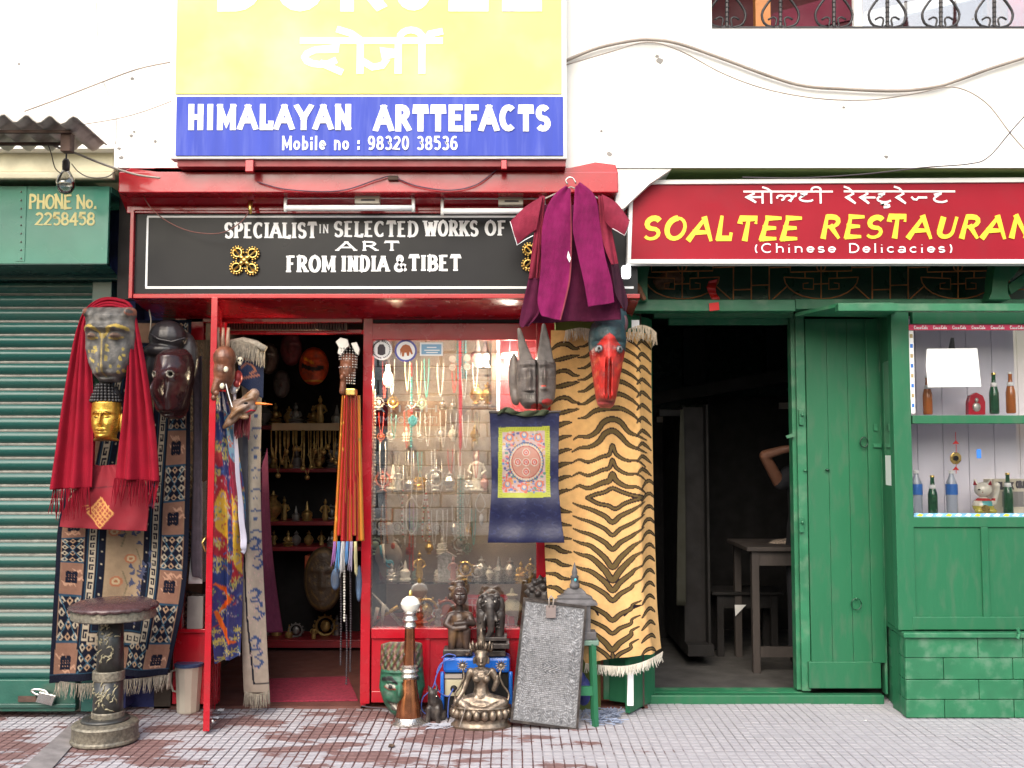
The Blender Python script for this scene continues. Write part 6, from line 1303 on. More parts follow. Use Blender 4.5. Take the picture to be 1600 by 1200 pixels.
# ---- cables on the facade
W_ = -.605
wire('cable', [(882, 96), (930, 76), (985, 64), (1020, 62), (1060, 68), (1130, 92), (1200, 118), (1256, 134), (1320, 139), (1400, 142), (1460, 136), (1500, 124), (1550, 106), (1620, 84)], W_, .010, M_wirew, 'thick grey cable sagging across the white upper wall', 'cable', n=60)
wire('cable', [(882, 102), (950, 82), (1010, 66), (1060, 78), (1130, 115), (1200, 140), (1280, 154), (1360, 156), (1430, 146), (1490, 136), (1540, 160), (1580, 210), (1620, 255)], W_-.02, .0038, M_wirew, 'thin wire sagging below the thick cable on the white wall', 'wire', n=60)
wire('cable', [(1620, 160), (1580, 205), (1545, 245), (1515, 256), (1440, 262), (1350, 272), (1250, 278), (1160, 277)], W_-.03, .0035, M_wired, 'dark wire crossing down to the top of the restaurant sign', 'wire', n=60)
wire('cable', [(38, 174), (90, 155), (160, 128), (215, 108), (266, 97)], W_, .0045, M_wirew, 'upper thin wire running up the white wall at the left', 'wire'); wire('cable', [(125, 195), (180, 186), (225, 174), (268, 158)], W_, .003, M_wirew, 'lower thin wire on the white wall at the left', 'wire')
wire('cable', [(150, 0), (152, 60), (156, 110), (170, 150), (181, 185), (180, 225)], W_+.015, .003, mat('pale_wire', (.6, .58, .56), .7), 'faint vertical wire down the white wall at the left', 'wire')
wire('cable', [(218, 290), (232, 320), (260, 345), (300, 362), (345, 364), (375, 348), (388, 332)], -.55, .003, mat('brown_wire', (.16, .06, .05), .7), 'thin brown wire looping across the top of the black sign', 'wire')
wire('cable', [(402, 284), (450, 296), (530, 298), (590, 280), (612, 276), (650, 290), (700, 297), (740, 290), (770, 270), (786, 252)], -.65, .004, mat('mauve_wire', (.12, .05, .08), .6), 'mauve wire drooping along the red canopy beam', 'wire', n=60)
tag(MB().pbox(606, 274, 622, 281, -.655, -.63).build('cable_clip', M_rustd, bevel=.003), 'small rusty cable clip on the red canopy beam', 'clip')
wm = tag(MB().pbox(972, 414, 986, 434, -.5, -.45).build('white_lamp', mat('lamp_glow', (.9, .9, .9), .4, emit=(1, 1, 1, 1.5)), bevel=.012), 'small white lamp glowing at the left end of the restaurant sign', 'lamp')
# red paper charm and small figure
rp_ = thing('paper_charm', 'red paper charm with a square tag hanging from the rusty grille', 'charm', at(1117, 486, -.12)); MB().prism([(1108, 474), (1123, 472), (1124, 484), (1109, 486)], -.135, -.13).build('tag', M_redpaper, rp_)
drape('paper', [(1108, 440), (1104, 450), (1110, 462), (1112, 474)], [(1122, 436), (1118, 452), (1122, 462), (1126, 472)], -.09, mat('red_foil', (.4, .01, .01), .3), rp_, 8, 20, lambda u, t: .01*np.sin(t*14), base=(1, 1, 1))
tag(blob('carved_charm', [('c', [(996, 446, 0, 4), (1001, 458, 0, 5), (1006, 466, 0, 4)]), ('e', 999, 452, 0, 5, 4, 5)], -.22, mat('rust_charm', (.25, .10, .05), .6, var=.4, vs=40), None, .004), 'small rust coloured carved charm tied to the green bracket', 'charm')
tag(blob('tool_bundle', [('c', [(1026, 440, 0, 6), (1045, 432, 0, 10), (1062, 436, 0, 8)]), ('e', 1035, 446, 0, 12, 6, 8), ('e', 1052, 428, 0, 10, 6, 8)], .02, mat('dusty_orange', (.16, .075, .04), .7, var=.5, vs=25), None, .006), 'dusty orange bundle stored behind the left end of the rusty grille', 'bundle')

# litter on the pavement
for i, (x, y, lb) in enumerate(((338, 1124, 'crumpled white paper scrap at the foot of the open red door'), (345, 1112, 'second smaller white scrap beside the red door foot'), (1352, 1128, 'tiny pale paper scrap on the pavement before the plank door'), (612, 1168, 'dry brown leaf on the pavement before the display window'))):
    p = gnd(x, y); r = random.Random(i); mb = MB(); n = 5; s_ = .022 if i != 2 else .01
    mb.add([(p.x+(a-1.5)*s_*.5, p.y+(b-1.5)*s_*.6, .004+r.uniform(0, s_*.6)) for a in range(4) for b in range(4)], [(a*4+b, a*4+b+1, a*4+b+5, a*4+b+4) for a in range(3) for b in range(3)])
    tag(mb.build('paper_scrap' if i < 3 else 'dry_leaf', M_paper if i < 3 else M_brown), lb, 'scrap' if i < 3 else 'leaf')
# ================================================================ statues and goods standing on the pavement
M_brz = mat('bronze_statue', (.24, .19, .145), .4, metal=.75, var=.45, vs=30, dirt=(.045, .035, .03), da=.8, ds=18, bump=.5, bs=60)
M_blkw = mat('carved_blackwood', (.035, .028, .026), .4, var=.4, vs=25, dirt=(.10, .085, .07), da=.5, ds=25, bump=.5, bs=50)
SYY = gnd(752, 1140).y+.075
ds = thing('bronze_statue', 'seated bronze goddess statue with crown and lotus flowers on the pavement', 'statue', gnd(752, 1140)); k = 1/sc(SYY); o = at(752, 1141, SYY)
MB().lathe((o.x, SYY, 0), [(46*k, .0), (47*k, .012), (43*k, .022), (41*k, .035), (42*k, .05)], 40, sy=.62).build('plinth', M_brz, ds, smooth=True, auto=True)
mb = MB()
for q in range(22): a = 2*math.pi*q/22; mb.ell((o.x+43*k*math.cos(a), SYY+27*k*math.sin(a), .078), (.022, .022, .03), 8, 6)
mb.lathe((o.x, SYY, 0), [(40*k, .05), (42*k, .08), (44*k, .108), (46*k, .112), (40*k, .122)], 40, sy=.62); mb.build('lotus_petals', M_brz, ds, smooth=True)
blob('body', [('e', 752, 1098, 0, 34, 20, 10), ('c', [(752, 1094, 0, 15), (720, 1096, -8, 9), (735, 1103, -20, 6), (752, 1105, -22, 5)]), ('c', [(752, 1094, 0, 15), (786, 1096, -8, 9), (765, 1104, -20, 6), (742, 1108, -24, 5)]), ('c', [(752, 1088, 0, 14), (752, 1072, 0, 10.5), (752, 1056, 0, 14)]), ('e', 752, 1050, 0, 18, 10, 8),
    ('e', 745, 1058, -11, 6.5, 6, 6.5), ('e', 760, 1058, -11, 6.5, 6, 6.5), ('c', [(735, 1049, 0, 6), (729, 1064, -2, 5), (724, 1078, -6, 4), (716, 1089, -14, 3.2)]), ('e', 713, 1093, -16, 4, 4, 6), ('c', [(769, 1049, 0, 6), (777, 1064, -2, 5), (772, 1074, -10, 4), (776, 1062, -14, 3.2)]), ('e', 777, 1057, -14, 3, 3, 6),
    ('c', [(752, 1046, 0, 5.5), (752, 1040, 0, 5)]), ('e', 752, 1029, -1, 10, 10, 13), ('e', 752, 1018, 3, 12, 10, 9), ('e', 741, 1032, 0, 2.5, 3, 6), ('e', 763, 1032, 0, 2.5, 3, 6), ('c', [(752, 1027, -10, 1.6), (752, 1032, -12, 2.2)]), ('e', 752, 1037, -9, 3, 2, 1.4)], SYY, M_brz, ds, .0038, smooth=3)
mb = MB()
for q in range(9):
    a = math.radians(-10+q*25); x, y = 752-15*math.cos(a), 1018-4*math.sin(a); h = 10 if q % 2 == 0 else 6
    mb.tube(pl([(x, y, SYY-.035*math.sin(a)), (x-(752-x)*.15, y-h, SYY-.035*math.sin(a)), (x-(752-x)*.2, y-h-5, SYY-.035*math.sin(a))], 0), [.010, .009, .001], 6)
mb.lathe(at(752, 1014, SYY), [(.035, 0), (.028, .02), (.032, .03), (.018, .05), (.022, .06), (.008, .085), (.010, .09), (.001, .12)], 12); mb.build('crown', M_brz, ds, smooth=True)
for cx, s in ((723, -1), (783, 1)):
    mb = MB(); c = at(cx, 1040, SYY-.01); mb.ell(c, .016, 8, 6)
    for q in range(12): a = q*math.pi/6; mb.tube([c+Vector((.012*math.cos(a), -.005, .012*math.sin(a))), c+Vector((.034*math.cos(a), -.01, .034*math.sin(a)))], [.006, .0015], 5)
    mb.build('lotus_flower', M_brz, ds, smooth=True)
    P = spl([(cx, 1046, SYY-.01), (cx-s*2, 1058, SYY-.02), (cx+s*4, 1072, SYY-.02), (cx+s*12, 1084, SYY-.02), (cx+s*9, 1096, SYY-.03), (cx-s*2, 1092, SYY-.03)], np.linspace(0, 1, 20)); MB().tube([at(*p) for p in P], .006, 6).build('stem', M_brz, ds, smooth=True)
for r_, dy in ((12, 4), (16, 12)): MB().tube(pl([(752+r_*math.cos(a)*.9, 1046+dy*math.sin(a), SYY-.055-.012*math.sin(a)) for a in np.linspace(0, math.pi, 10)], 0), .0028, 5).build('necklace', M_brz, ds, smooth=True)
for s in (-1, 1): MB().ell(at(752+s*4, 1028, SYY-.034), (.006, .002, .002), 6, 4).build('eye', M_dark, ds)
MB().tube([at(*p) for p in spl([(722, 1090, SYY-.09), (727, 1105, SYY-.1), (722, 1122, SYY-.1), (718, 1136, SYY-.11)], np.linspace(0, 1, 12))], .0022, 4).build('tied_string', M_wirew, ds)
# copper horn
HYY = gnd(638, 1128).y-.02; k = 1/sc(HYY); ho = at(638, 1128, HYY); tx = at(641, 945, HYY); hn = thing('copper_horn', 'upright copper ritual horn with silver bands standing on its bell', 'horn', (ho.x, HYY, 0))
def hz(py): return at(640, py, HYY).z
def hlathe(prof, n, m, nm=24):
    mb = MB(); P = [(r*k, hz(y)) for r, y in prof]; mb.lathe((0, 0, 0), P, nm); T = tx.z
    mb.v = [(v[0]+ho.x+(tx.x-ho.x)*v[2]/T, v[1]+HYY, v[2]) for v in mb.v]; return mb.build(n, m, hn, smooth=True, auto=True)
M_copp = mat('copper', (.50, .20, .10), .22, metal=.95, var=.25, vs=8, bump=.06); M_silv = mat('beaten_silver', (.62, .58, .52), .28, metal=.9, var=.3, vs=40, bump=.6, bs=90)
hlathe([(26, 1131), (27, 1128), (22, 1124), (19.5, 1119)], 'bell_rim', M_silv); hlathe([(19.5, 1120), (18, 1103), (14.5, 1082), (11.5, 1060)], 'bell', M_copp); hlathe([(11, 1060), (14, 1056), (11.5, 1052), (14.5, 1048), (12, 1044), (13.5, 1041), (10, 1038)], 'band', M_silv)
hlathe([(10, 1040), (8.5, 1010), (7.8, 980)], 'pipe', M_copp); hlathe([(8, 981), (10, 978), (8, 972), (12, 968), (9, 962), (11, 957), (8, 953)], 'band', M_silv); hlathe([(8, 956), (13, 950), (15, 943), (12, 936), (6, 932), (2, 931)], 'mouthpiece', mat('white_shell', (.8, .78, .7), .25, var=.08, bump=.3)); hlathe([(3, 932), (3, 926), (1, 922)], 'tip', M_brass)
# green demon mask
def gmf(x, t):
    d = G(x, t, 0, .62, .16, .10, .55)-G(x, t, 0, .8, .5, .03, .3)+.12*np.exp(-((t-.36)/.015)**2)
    for s in (-1, 1): d = d+G(x, t, s*.42, .47, .3, .03, .3)+G(x, t, s*.42, .54, .2, .035, .35)+G(x, t, s*.6, .68, .25, .08, .25)
    return d+.12*np.sin(x*22)*np.sin(t*40)*(t < .34)
def gmp(cv):
    cv.c[:] = (.02, .105, .06); i = cv.v < .34; cv.c[i] = np.stack([.10+.05*np.sin(cv.u[i]*22), .07+.03*np.sin(cv.u[i]*22+cv.v[i]*60), .04+0*cv.u[i]], 1)
    for s in (-1, 1):
        cv.line([(s*.12, .50), (s*.4, .43), (s*.8, .46)], .05, (.012, .012, .012)); cv.ell(s*.42, .54, .24, .035, (.4, .38, .32)); cv.ell(s*.40, .54, .1, .03, (.01, .01, .01)); cv.line([(s*.15, .57), (s*.45, .585), (s*.7, .55)], .02, (.3, .03, .02))
    cv.poly([(-.6, .72), (-.2, .77), (.2, .77), (.6, .72), (.4, .86), (0, .89), (-.4, .86)], (.02, .015, .01)); cv.poly([(-.5, .76), (-.2, .785), (.2, .785), (.5, .76), (.3, .83), (0, .85), (-.3, .83)], (.5, .47, .4))
    for q in range(9): cv.line([(-.4+q*.1, .77), (-.4+q*.1, .85)], .02, (.04, .03, .02))
tag(relief('green_mask', (628, 1061), 70, 113, -.17, M_pwood, None, [(0, .5), (.03, .9), (.3, .95), (.34, .92), (.6, 1), (.8, .8), (.93, .5), (1, .2)], .10, gmf, gmp, n=80, rot=.02), 'large grinning green demon mask standing behind the copper horn', 'mask')
# small dark animal
Y0 = gnd(680, 1130).y+.05
an = thing('animal_figure', 'small dark carved seated animal beside the bronze statue', 'figure', gnd(680, 1130))
blob('body', [('e', 680, 1108, 0, 13, 12, 20), ('c', [(678, 1095, -3, 10), (676, 1082, -6, 7), (673, 1074, -8, 3)]), ('c', [(671, 1105, -8, 5), (669, 1127, -10, 4)]), ('c', [(685, 1105, -8, 5), (685, 1127, -10, 4)]), ('e', 690, 1118, 4, 8, 9, 9), ('c', [(672, 1078, -4, 3), (670, 1071, -4, 1.5)]), ('c', [(682, 1078, -2, 3), (683, 1071, -2, 1.5)])], Y0, M_blkw, an, .004)
for s in (675, 682): MB().ell(at(s, 1088, Y0-.04), .004, 6, 4).build('eye', M_silv, an)
# blue generator case under the carvings
GY = -.17
gen = thing('generator', 'small blue portable generator with a tangled blue cord under the carved figures', 'generator', gnd(745, 1120))
M_bplas = mat('blue_enamel', (.015, .12, .50), .25, var=.08, bump=.05); zt_ = lambda y: at(745, y, GY).z
MB().pbox(692, 1027, 797, 1052, GY, GY+.15).build('lid', M_bplas, gen, bevel=.018); MB().pbox(694, 1052, 795, 1120, GY+.02, GY+.15).build('housing', M_dark, gen, bevel=.008)
MB().pbox(695, 1062, 726, 1088, GY+.005, GY+.03).build('control_panel', mat('cream_enamel', (.42, .38, .26), .4, var=.1), gen, bevel=.004); MB().ell(at(709, 1076, GY), (.02, .012, .02)).build('socket', M_dark, gen, smooth=True)
MB().pbox(695, 1054, 722, 1060, GY-.002, GY+.03).build('switch_strip', M_wirew, gen)
for x in (691, 798): MB().tube([at(*p) for p in spl([(x, 1122, GY+.01), (x, 1095, GY-.01), (x, 1060, GY-.01), (x, 1050, GY)], np.linspace(0, 1, 10))], .012, 8).build('frame_tube', M_bplas, gen, smooth=True)
for i, P in enumerate(([(708, 1076), (702, 1090), (700, 1110), (700, 1122)], [(695, 1030), (684, 1050), (676, 1075), (661, 1090), (659, 1108), (668, 1118)], [(690, 1040), (680, 1062), (686, 1080), (700, 1088), (708, 1077)], [(690, 1028), (700, 1022), (712, 1026), (690, 1036), (682, 1052)])): MB().tube([at(p[0], p[1], GY-.03) for p in spl(P, np.linspace(0, 1, 20))], .0035, 5).build('cord', mat('blue_cord', (.06, .11, .40), .5), gen, smooth=True)
# seated wooden woman
sw = thing('carved_figure', 'dark carved wooden seated woman hugging her knees on the blue generator', 'figure', at(718, 1026, -.1))
blob('body', [('c', [(718, 1005, 4, 13), (718, 985, 2, 12), (718, 966, 0, 13)]), ('c', [(704, 962, 0, 6), (718, 959, 0, 7), (733, 962, 0, 6)]), ('c', [(718, 958, 0, 6), (718, 944, -1, 5.5)]), ('e', 718, 929, -2, 12.5, 12, 16), ('e', 718, 913, 2, 9, 9, 6), ('c', [(703, 963, 0, 6), (697, 974, -6, 5), (710, 980, -14, 4.2), (728, 978, -16, 3.6)]), ('c', [(733, 963, 0, 6), (739, 973, -6, 5), (727, 971, -14, 4.2), (712, 972, -15, 3.6)]),
    ('c', [(711, 1012, 4, 9), (708, 985, -10, 7.5), (706, 1018, -10, 5)]), ('c', [(726, 1012, 4, 9), (729, 985, -10, 7.5), (730, 1018, -10, 5)]), ('e', 705, 1019, -16, 5, 8, 3.5), ('e', 731, 1019, -16, 5, 8, 3.5), ('e', 703, 932, 0, 3, 4, 6), ('e', 706, 920, 2, 6, 6, 4)], -.1, mat('polished_wood', (.04, .024, .019), .4, var=.5, vs=12, dirt=(.28, .16, .07), da=.5, ds=9, bump=.2), sw, .0045)
def wfp(cv):
    cv.c[:] = (.05, .03, .025)
    for s in (-1, 1): cv.line([(s*.2, .44), (s*.4, .47), (s*.62, .43)], .03, (.3, .28, .27))
relief('face', (719, 931), 22, 30, -.138, mat('dark_lacquer', 0), sw, None, .035, face_feat, wfp, n=40)
MB().pbox(692, 1015, 738, 1026, -.17, -.04).build('base', M_blkw, sw, bevel=.008)
# elephant headed carving on two black books
ec = thing('carved_figure', 'dark carved wooden elephant figure standing on two black books', 'figure', at(767, 996, -.1))
blob('body', [('e', 767, 955, 6, 19, 20, 26), ('e', 766, 942, -8, 15, 13, 15), ('c', [(766, 946, -16, 8), (768, 965, -20, 6.5), (767, 982, -20, 5), (763, 991, -20, 4)]), ('c', [(753, 960, -4, 9), (752, 994, -6, 7)]), ('c', [(781, 960, -4, 9), (781, 994, -6, 7)]), ('e', 750, 948, -2, 6, 5, 16), ('e', 783, 948, -2, 6, 5, 16), ('e', 758, 930, -8, 6, 6, 5), ('e', 776, 930, -8, 6, 6, 5), ('c', [(760, 957, -18, 3), (757, 966, -24, 2)]), ('c', [(773, 957, -18, 3), (777, 966, -24, 2)])], -.1, M_blkw, ec, .0045, smooth=3)
mb = MB()
for q in range(34): a = random.uniform(0, 6.28); mb.ell(at(767+random.uniform(-18, 18), random.uniform(930, 985), -.18+random.uniform(0, .03)), (.008, .006, .006), 6, 4)
mb.build('carving', M_blkw, ec, smooth=True)['kind'] = 'stuff'
for s in (-1, 1): MB().ell(at(766+s*7, 940, -.175), (.006, .004, .006), 6, 4).build('eye', M_silv, ec)
tag(P1('book', M_blkw, None, 746, 996, 792, 1002, -.19, -.04, bevel=.003), 'upper black book under the carved elephant', 'book'); tag(P1('book', M_blkw, None, 750, 1006, 796, 1014, -.21, -.04, bevel=.003), 'middle black book stacked between the elephant and the generator', 'book'); tag(P1('book', M_blkw, None, 744, 1017, 790, 1026, -.18, -.04, bevel=.004), 'lowest black block resting on the blue generator lid', 'block')
# black crown carving behind the plaque
cc_ = blob('crown_carving', [('e', 850, 935, 0, 26, 12, 22)]+[('c', [(850+24*math.cos(a), 928-22*math.sin(a), 0, 6), (850+30*math.cos(a), 928-29*math.sin(a), 0, 2)]) for a in np.linspace(.1, 3.04, 8)]+[('e', 840, 926, -10, 5, 5, 5), ('e', 858, 926, -10, 5, 5, 5), ('e', 849, 915, -10, 7, 5, 6), ('e', 832, 920, -8, 5, 4, 4), ('e', 868, 920, -8, 5, 4, 4)], -.12, M_blkw, None, .005, smooth=2); tag(cc_, 'black spiky carved crown showing above the embossed plaque', 'carving')
# embossed plaque
pq = thing('embossed_plaque', 'tall grey embossed metal plaque in a dark frame leaning on the goods', 'plaque', at(850, 1134, -.52))
nu_, nv_ = 150, 290; U, V_ = np.meshgrid(np.linspace(0, 1, nu_), np.linspace(0, 1, nv_)); r0 = np.random.RandomState(4)
def bil(U, V_, out=0): 
    px = (818*(1-U)+917*U)*(1-V_)+(797*(1-U)+903*U)*V_; py = (934*(1-U)+947*U)*(1-V_)+(1127*(1-U)+1141*U)*V_; return atv(px, py, -.345-.02*V_+0*U)
hm = np.zeros((nv_, nu_)); rows = ((V_*62) % 1); lines = (rows < .6)*(np.sin(U*260+np.floor(V_*62)*2.3)+np.sin(U*173+np.floor(V_*62)*5.1) > -.3); inn = (U > .14)*(U < .80)*(V_ > .12)*(V_ < .88)
hm += lines*inn*1.0; sw_ = np.sin(U*60+4*np.sin(V_*44))*np.sin(V_*110+4*np.sin(U*33)); bord = ~(inn.astype(bool)); hm += bord*np.clip(sw_, -.3, 1)*1.4
e_ = ((U-.52)/.13)**2+((V_-.53)/.06)**2; hm = np.where(e_ < 1, 1.2*np.clip(np.sin(U*90+6*np.sin(V_*70)), -.5, 1), hm); hm += r0.uniform(0, .35, hm.shape)
for (cu, cvv) in ((.86, .3), (.83, .37), (.88, .62), (.86, .84)): hm += 2*np.exp(-((U-cu)/.03)**2-((V_-cvv)/.016)**2)
hm *= np.clip(np.minimum(np.minimum(U, 1-U)*30, np.minimum(V_, 1-V_)*40), 0, 1)
Vp = bil(.03+.94*U, .02+.96*V_); Vp[..., 1] -= .010+.0019*hm; hcol = np.clip(.15+.055*hm+.02*np.sin(V_*9), .07, .30).ravel(); hcol = hcol[:, None]*np.array([1, 1.01, 1.06])
gridmesh('embossed_sheet', Vp, hcol*1.15, mat('dull_zinc', (1, 1, 1), .5, metal=.15, var=.2, vs=40, dirt=(.04, .04, .045), da=.6, ds=60, bump=.4, bs=120, attr=True), pq)
q4 = [bil(np.array([[u_]]), np.array([[v_]]))[0, 0] for u_, v_ in ((0, 0), (1, 0), (1, 1), (0, 1))]; i4 = [bil(np.array([[u_]]), np.array([[v_]]))[0, 0] for u_, v_ in ((.035, .02), (.965, .02), (.965, .98), (.035, .98))]
vs = [Vector(p)+Vector((0, d, 0)) for d in (-.016, .02) for p in q4+i4]
for a in range(4):
    b = (a+1) % 4; f = [vs[a], vs[b], vs[4+b], vs[4+a], vs[8+a], vs[8+b], vs[12+b], vs[12+a]]
    MB().add(f, [(0, 1, 2, 3), (7, 6, 5, 4), (0, 4, 5, 1), (1, 5, 6, 2), (2, 6, 7, 3), (3, 7, 4, 0)]).build('frame', M_blkw, pq)
MB().add([Vector(p)+Vector((0, d, 0)) for d in (.0, .018) for p in i4], [(3, 2, 1, 0), (4, 5, 6, 7)]).build('backboard', M_dark, pq)
ck = thing('wooden_clip', 'small worn brown tag hooked over the top of the embossed plaque', 'tag', at(862, 965, -.37)); MB().pbox(853, 946, 869, 966, -.385, -.375).build('plate', mat('grey_brown', (.20, .16, .15), .7, var=.2), ck, bevel=.003); MB().tube(pl([(858, 948), (858, 936), (861, 931), (865, 936), (864, 948)], -.385), .005, 6).build('loop', M_wirew, ck, smooth=True)
# stupa box on a green stool
gs = thing('green_stool', 'green painted wooden stool holding the grey shrine box', 'stool', gnd(900, 1105)); ZS = at(900, 1000, -.32).z
MB().box(at(868, 1000, -.34).x, at(936, 1000, -.335).x, -.335, -.235, ZS-.03, ZS).build('top', mat('grey_green', (.12, .2, .16), .6, var=.3), gs, bevel=.006)
for x in (872, 921): 
    for yy in (-.32, -.26): MB().tube([Vector((at(x+5, 1000, -.32).x, yy, ZS-.02)), Vector((at(x+9, 1100, -.32).x, yy, .0))], .020, 4).build('leg', M_green, gs)
MB().box(at(876, 1080, -.33).x, at(928, 1080, -.33).x, -.33, -.31, .17, .22).build('rail', M_green, gs)
sb = thing('shrine_box', 'grey wooden shrine box with a tiered roof and spire beside the tiger rug', 'shrine', at(898, 1000, -.22)); M_gw = mat('weathered_grey_wood', (.10, .095, .10), .7, var=.3, vs=20, bump=.6, bs=60)
MB().pbox(868, 988, 932, 1000, -.335, -.235).build('base', M_gw, sb, bevel=.004); MB().pbox(875, 944, 923, 989, -.33, -.24).build('box', M_gw, sb, bevel=.003); MB().pbox(883, 951, 915, 980, -.333, -.325).build('door_panel', M_dark, sb, bevel=.003); MB().pbox(886, 954, 912, 977, -.336, -.33).build('door_inset', M_gw, sb)
c = at(898, 944, -.285); k = 1/sc(-.285); rt = math.sqrt(2)
mb = MB().lathe((0, 0, 0), [(34*k*rt/1, 0), (34*k*rt, .012), (26*k*rt, .03), (27*k*rt, .04), (17*k*rt, .058), (17*k*rt, .066), (10*k*rt, .09)], 4); R4 = Matrix.Rotation(math.pi/4, 3, 'Z'); mb.v = [tuple(Matrix.Diagonal((1, .45, 1)) @ (R4 @ Vector(v))+Vector((c.x, c.y, c.z))) for v in mb.v]; mb.build('roof', M_gw, sb)
MB().lathe(c, [(7*k, .088), (8*k, .11), (6*k, .12), (6*k, .15), (7*k, .153), (4*k, .165), (4.5*k, .18), (3*k, .2), (.4*k, .235)], 12).build('spire', M_gw, sb, smooth=True); MB().ell(at(899, 906, -.312), (.008, .004, .009), 8, 6).build('turquoise_stone', mat('turquoise', (.05, .4, .5), .3), sb)
tag(blob('blue_bag', [('e', 912, 1080, 0, 12, 12, 22), ('e', 908, 1062, 0, 8, 10, 12)], -.16, mat('navy_bag', (.04, .05, .22), .5, var=.4, vs=20, bump=.5), None, .006), 'dark blue bag stuffed under the green stool', 'bag')
tg_ = thing('twine', 'bundle of pale blue twine on the pavement right of the plaque', 'twine', gnd(935, 1127)); mb = MB(); r_ = random.Random(5)
for q in range(46):
    x, y = r_.uniform(908, 958), r_.uniform(1116, 1132); p = gnd(x, y); a = r_.uniform(-.9, .9); P = [p+Vector((math.cos(a+j*r_.uniform(-.3, .5))*.025*j, math.sin(a)*.02*j, .01+.02*math.sin(j*1.3)**2*(q % 3))) for j in range(5)]; mb.tube(P, .003, 4)
mb.build('strands', mat('blue_grey_twine', (.22, .26, .36), .9, var=.3), tg_)['kind'] = 'stuff'
tg_ = thing('twine', 'flat tangle of grey twine on the pavement left of the bronze statue', 'twine', gnd(680, 1137)); mb = MB()
for q in range(30):
    x, y = r_.uniform(660, 702), r_.uniform(1132, 1141); p = gnd(x, y); a = r_.uniform(-.5, .3); mb.tube([p+Vector((.022*j, math.sin(a+j)*.012, .005+.004*(j % 2))) for j in range(4)], .0024, 4)
mb.build('strands', mat('grey_twine', (.3, .31, .36), .9, var=.3), tg_)['kind'] = 'stuff'
wire('cord', [(565, 1103, -.06), (585, 1106, -.1), (600, 1107, -.12), (612, 1110, -.14)], -.1, .004, M_wired, 'thin dark cord lying on the pavement at the foot of the red shopfront', 'cord')
# ================================================================ display window contents
lampm = mat('lit_bulb', (1, .9, .7), .3, emit=(1, .80, .50, 14), bump=0)
def lamp(px, py, Y, e, col, r=.03):
    l = bpy.data.lights.new('bulb_light', 'POINT'); l.energy = e; l.color = col; l.shadow_soft_size = r; o = bpy.data.objects.new('bulb_light', l); COL.objects.link(o); o.location = at(px, py, Y); return o
b1 = thing('light_bulb', 'lit warm light bulb hanging at the top left of the display window', 'light bulb', at(606, 602, .3)); MB().lathe(at(606, 602, .3), [(.006, 0), (.026, .012), (.032, .04), (.026, .07), (.014, .09)], 14).build('glass', lampm, b1, smooth=True); MB().lathe(at(606, 580, .3), [(.014, 0), (.014, .04)], 10).build('socket', M_wmetal, b1); MB().tube(pl([(606, 574), (606, 531)], .3), .003, 4).build('cord', M_wired, b1)
o = lamp(606, 598, .22, 26, (1, .78, .5)); o.parent = b1; o.location -= b1.location
b2 = thing('light_bulb', 'lit white compact lamp at the top right of the display window', 'light bulb', at(796, 560, .25)); MB().tube(pl([(784, 556), (808, 553)], .25), .016, 10).build('glass', lampm, b2, smooth=True); MB().tube(pl([(796, 552), (797, 531)], .25), .004, 5).build('cord', M_wired, b2)
o = lamp(796, 562, .2, 26, (1, .88, .7)); o.parent = b2; o.location -= b2.location
wc = thing('window_display', 'glass shelved display inside the red shop window', 'display', at(705, 985, .4))
xa_, xb_ = at(581, 700, .06).x, at(850, 700, .06).x
for y, d, m_ in ((908, .45, M_glass2), (985, .7, M_dred), (768, .5, M_glass2)): MB().box(xa_, xb_, .08 if y != 768 else .3, .08+d, at(705, y, .12).z-.012, at(705, y, .12).z).build('shelf', m_, wc)
MB().box(xa_, xb_, .82, .84, at(705, 985, .12).z, 2.35).build('back_panel', mat('taupe_panel', (.30, .25, .20), .8, var=.25, vs=5, bump=.2), wc)
for x in (717, 776): MB().pbox(x, 531, x+5, 700, .30, .32).build('divider', M_red if x == 717 else M_lilac, wc)
MB().pbox(722, 634, 775, 640, .3, .34).build('case_frame', M_brown, wc); MB().pbox(768, 531, 775, 636, .3, .34).build('case_frame', M_brown, wc); MB().pbox(722, 585, 775, 588, .35, .36).build('case_shelf', M_brown, wc)
MB().pbox(780, 531, 838, 700, .5, .53).build('red_backing', M_dred, wc)
for x, y in ((620, 800), (650, 815), (690, 850), (745, 870)): pass
TQ, CO, WH, AM, SV, BL = (.08, .45, .42), (.55, .05, .03), (.75, .72, .66), (.45, .16, .03), (.6, .6, .58), (.06, .08, .35)
beads('bead_string', [(643, 566), (643, 640), (642, 700)], .14, .0085, lambda i, n: TQ if (i//5) % 3 else CO, 'turquoise and coral bead string hanging under the elephant sticker')
tag(MB().prism([(645, 648), (652, 654), (651, 662), (645, 667), (638, 662), (637, 654)], .11, .13).build('pendant', mat('turq_pendant', (.12, .55, .60), .3), bevel=.004), 'flat turquoise pendant on the turquoise and coral string', 'pendant')
beads('bead_string', [(643, 700), (643, 780)], .14, .005, WH, 'thin white bead string continuing below the turquoise string')
beads('bead_string', [(643, 776), (635, 790), (635, 820), (643, 834), (651, 820), (651, 790), (643, 776)], .13, .005, WH, 'oval white necklace loop in the middle of the window')
beads('bead_string', [(640, 785), (640, 830)], .14, .0045, BL, 'short blue bead string inside the oval white loop'); beads('bead_string', [(646, 785), (646, 830)], .14, .0045, (.4, .2, .35), 'short pink bead string inside the oval white loop')
for dx, lb in ((-3, 'left strand of red beads hanging under the oval loop'), (2, 'right strand of red beads hanging under the oval loop')): beads('bead_string', [(643+dx, 834), (643+dx, 892)], .13, .006, CO, lb)
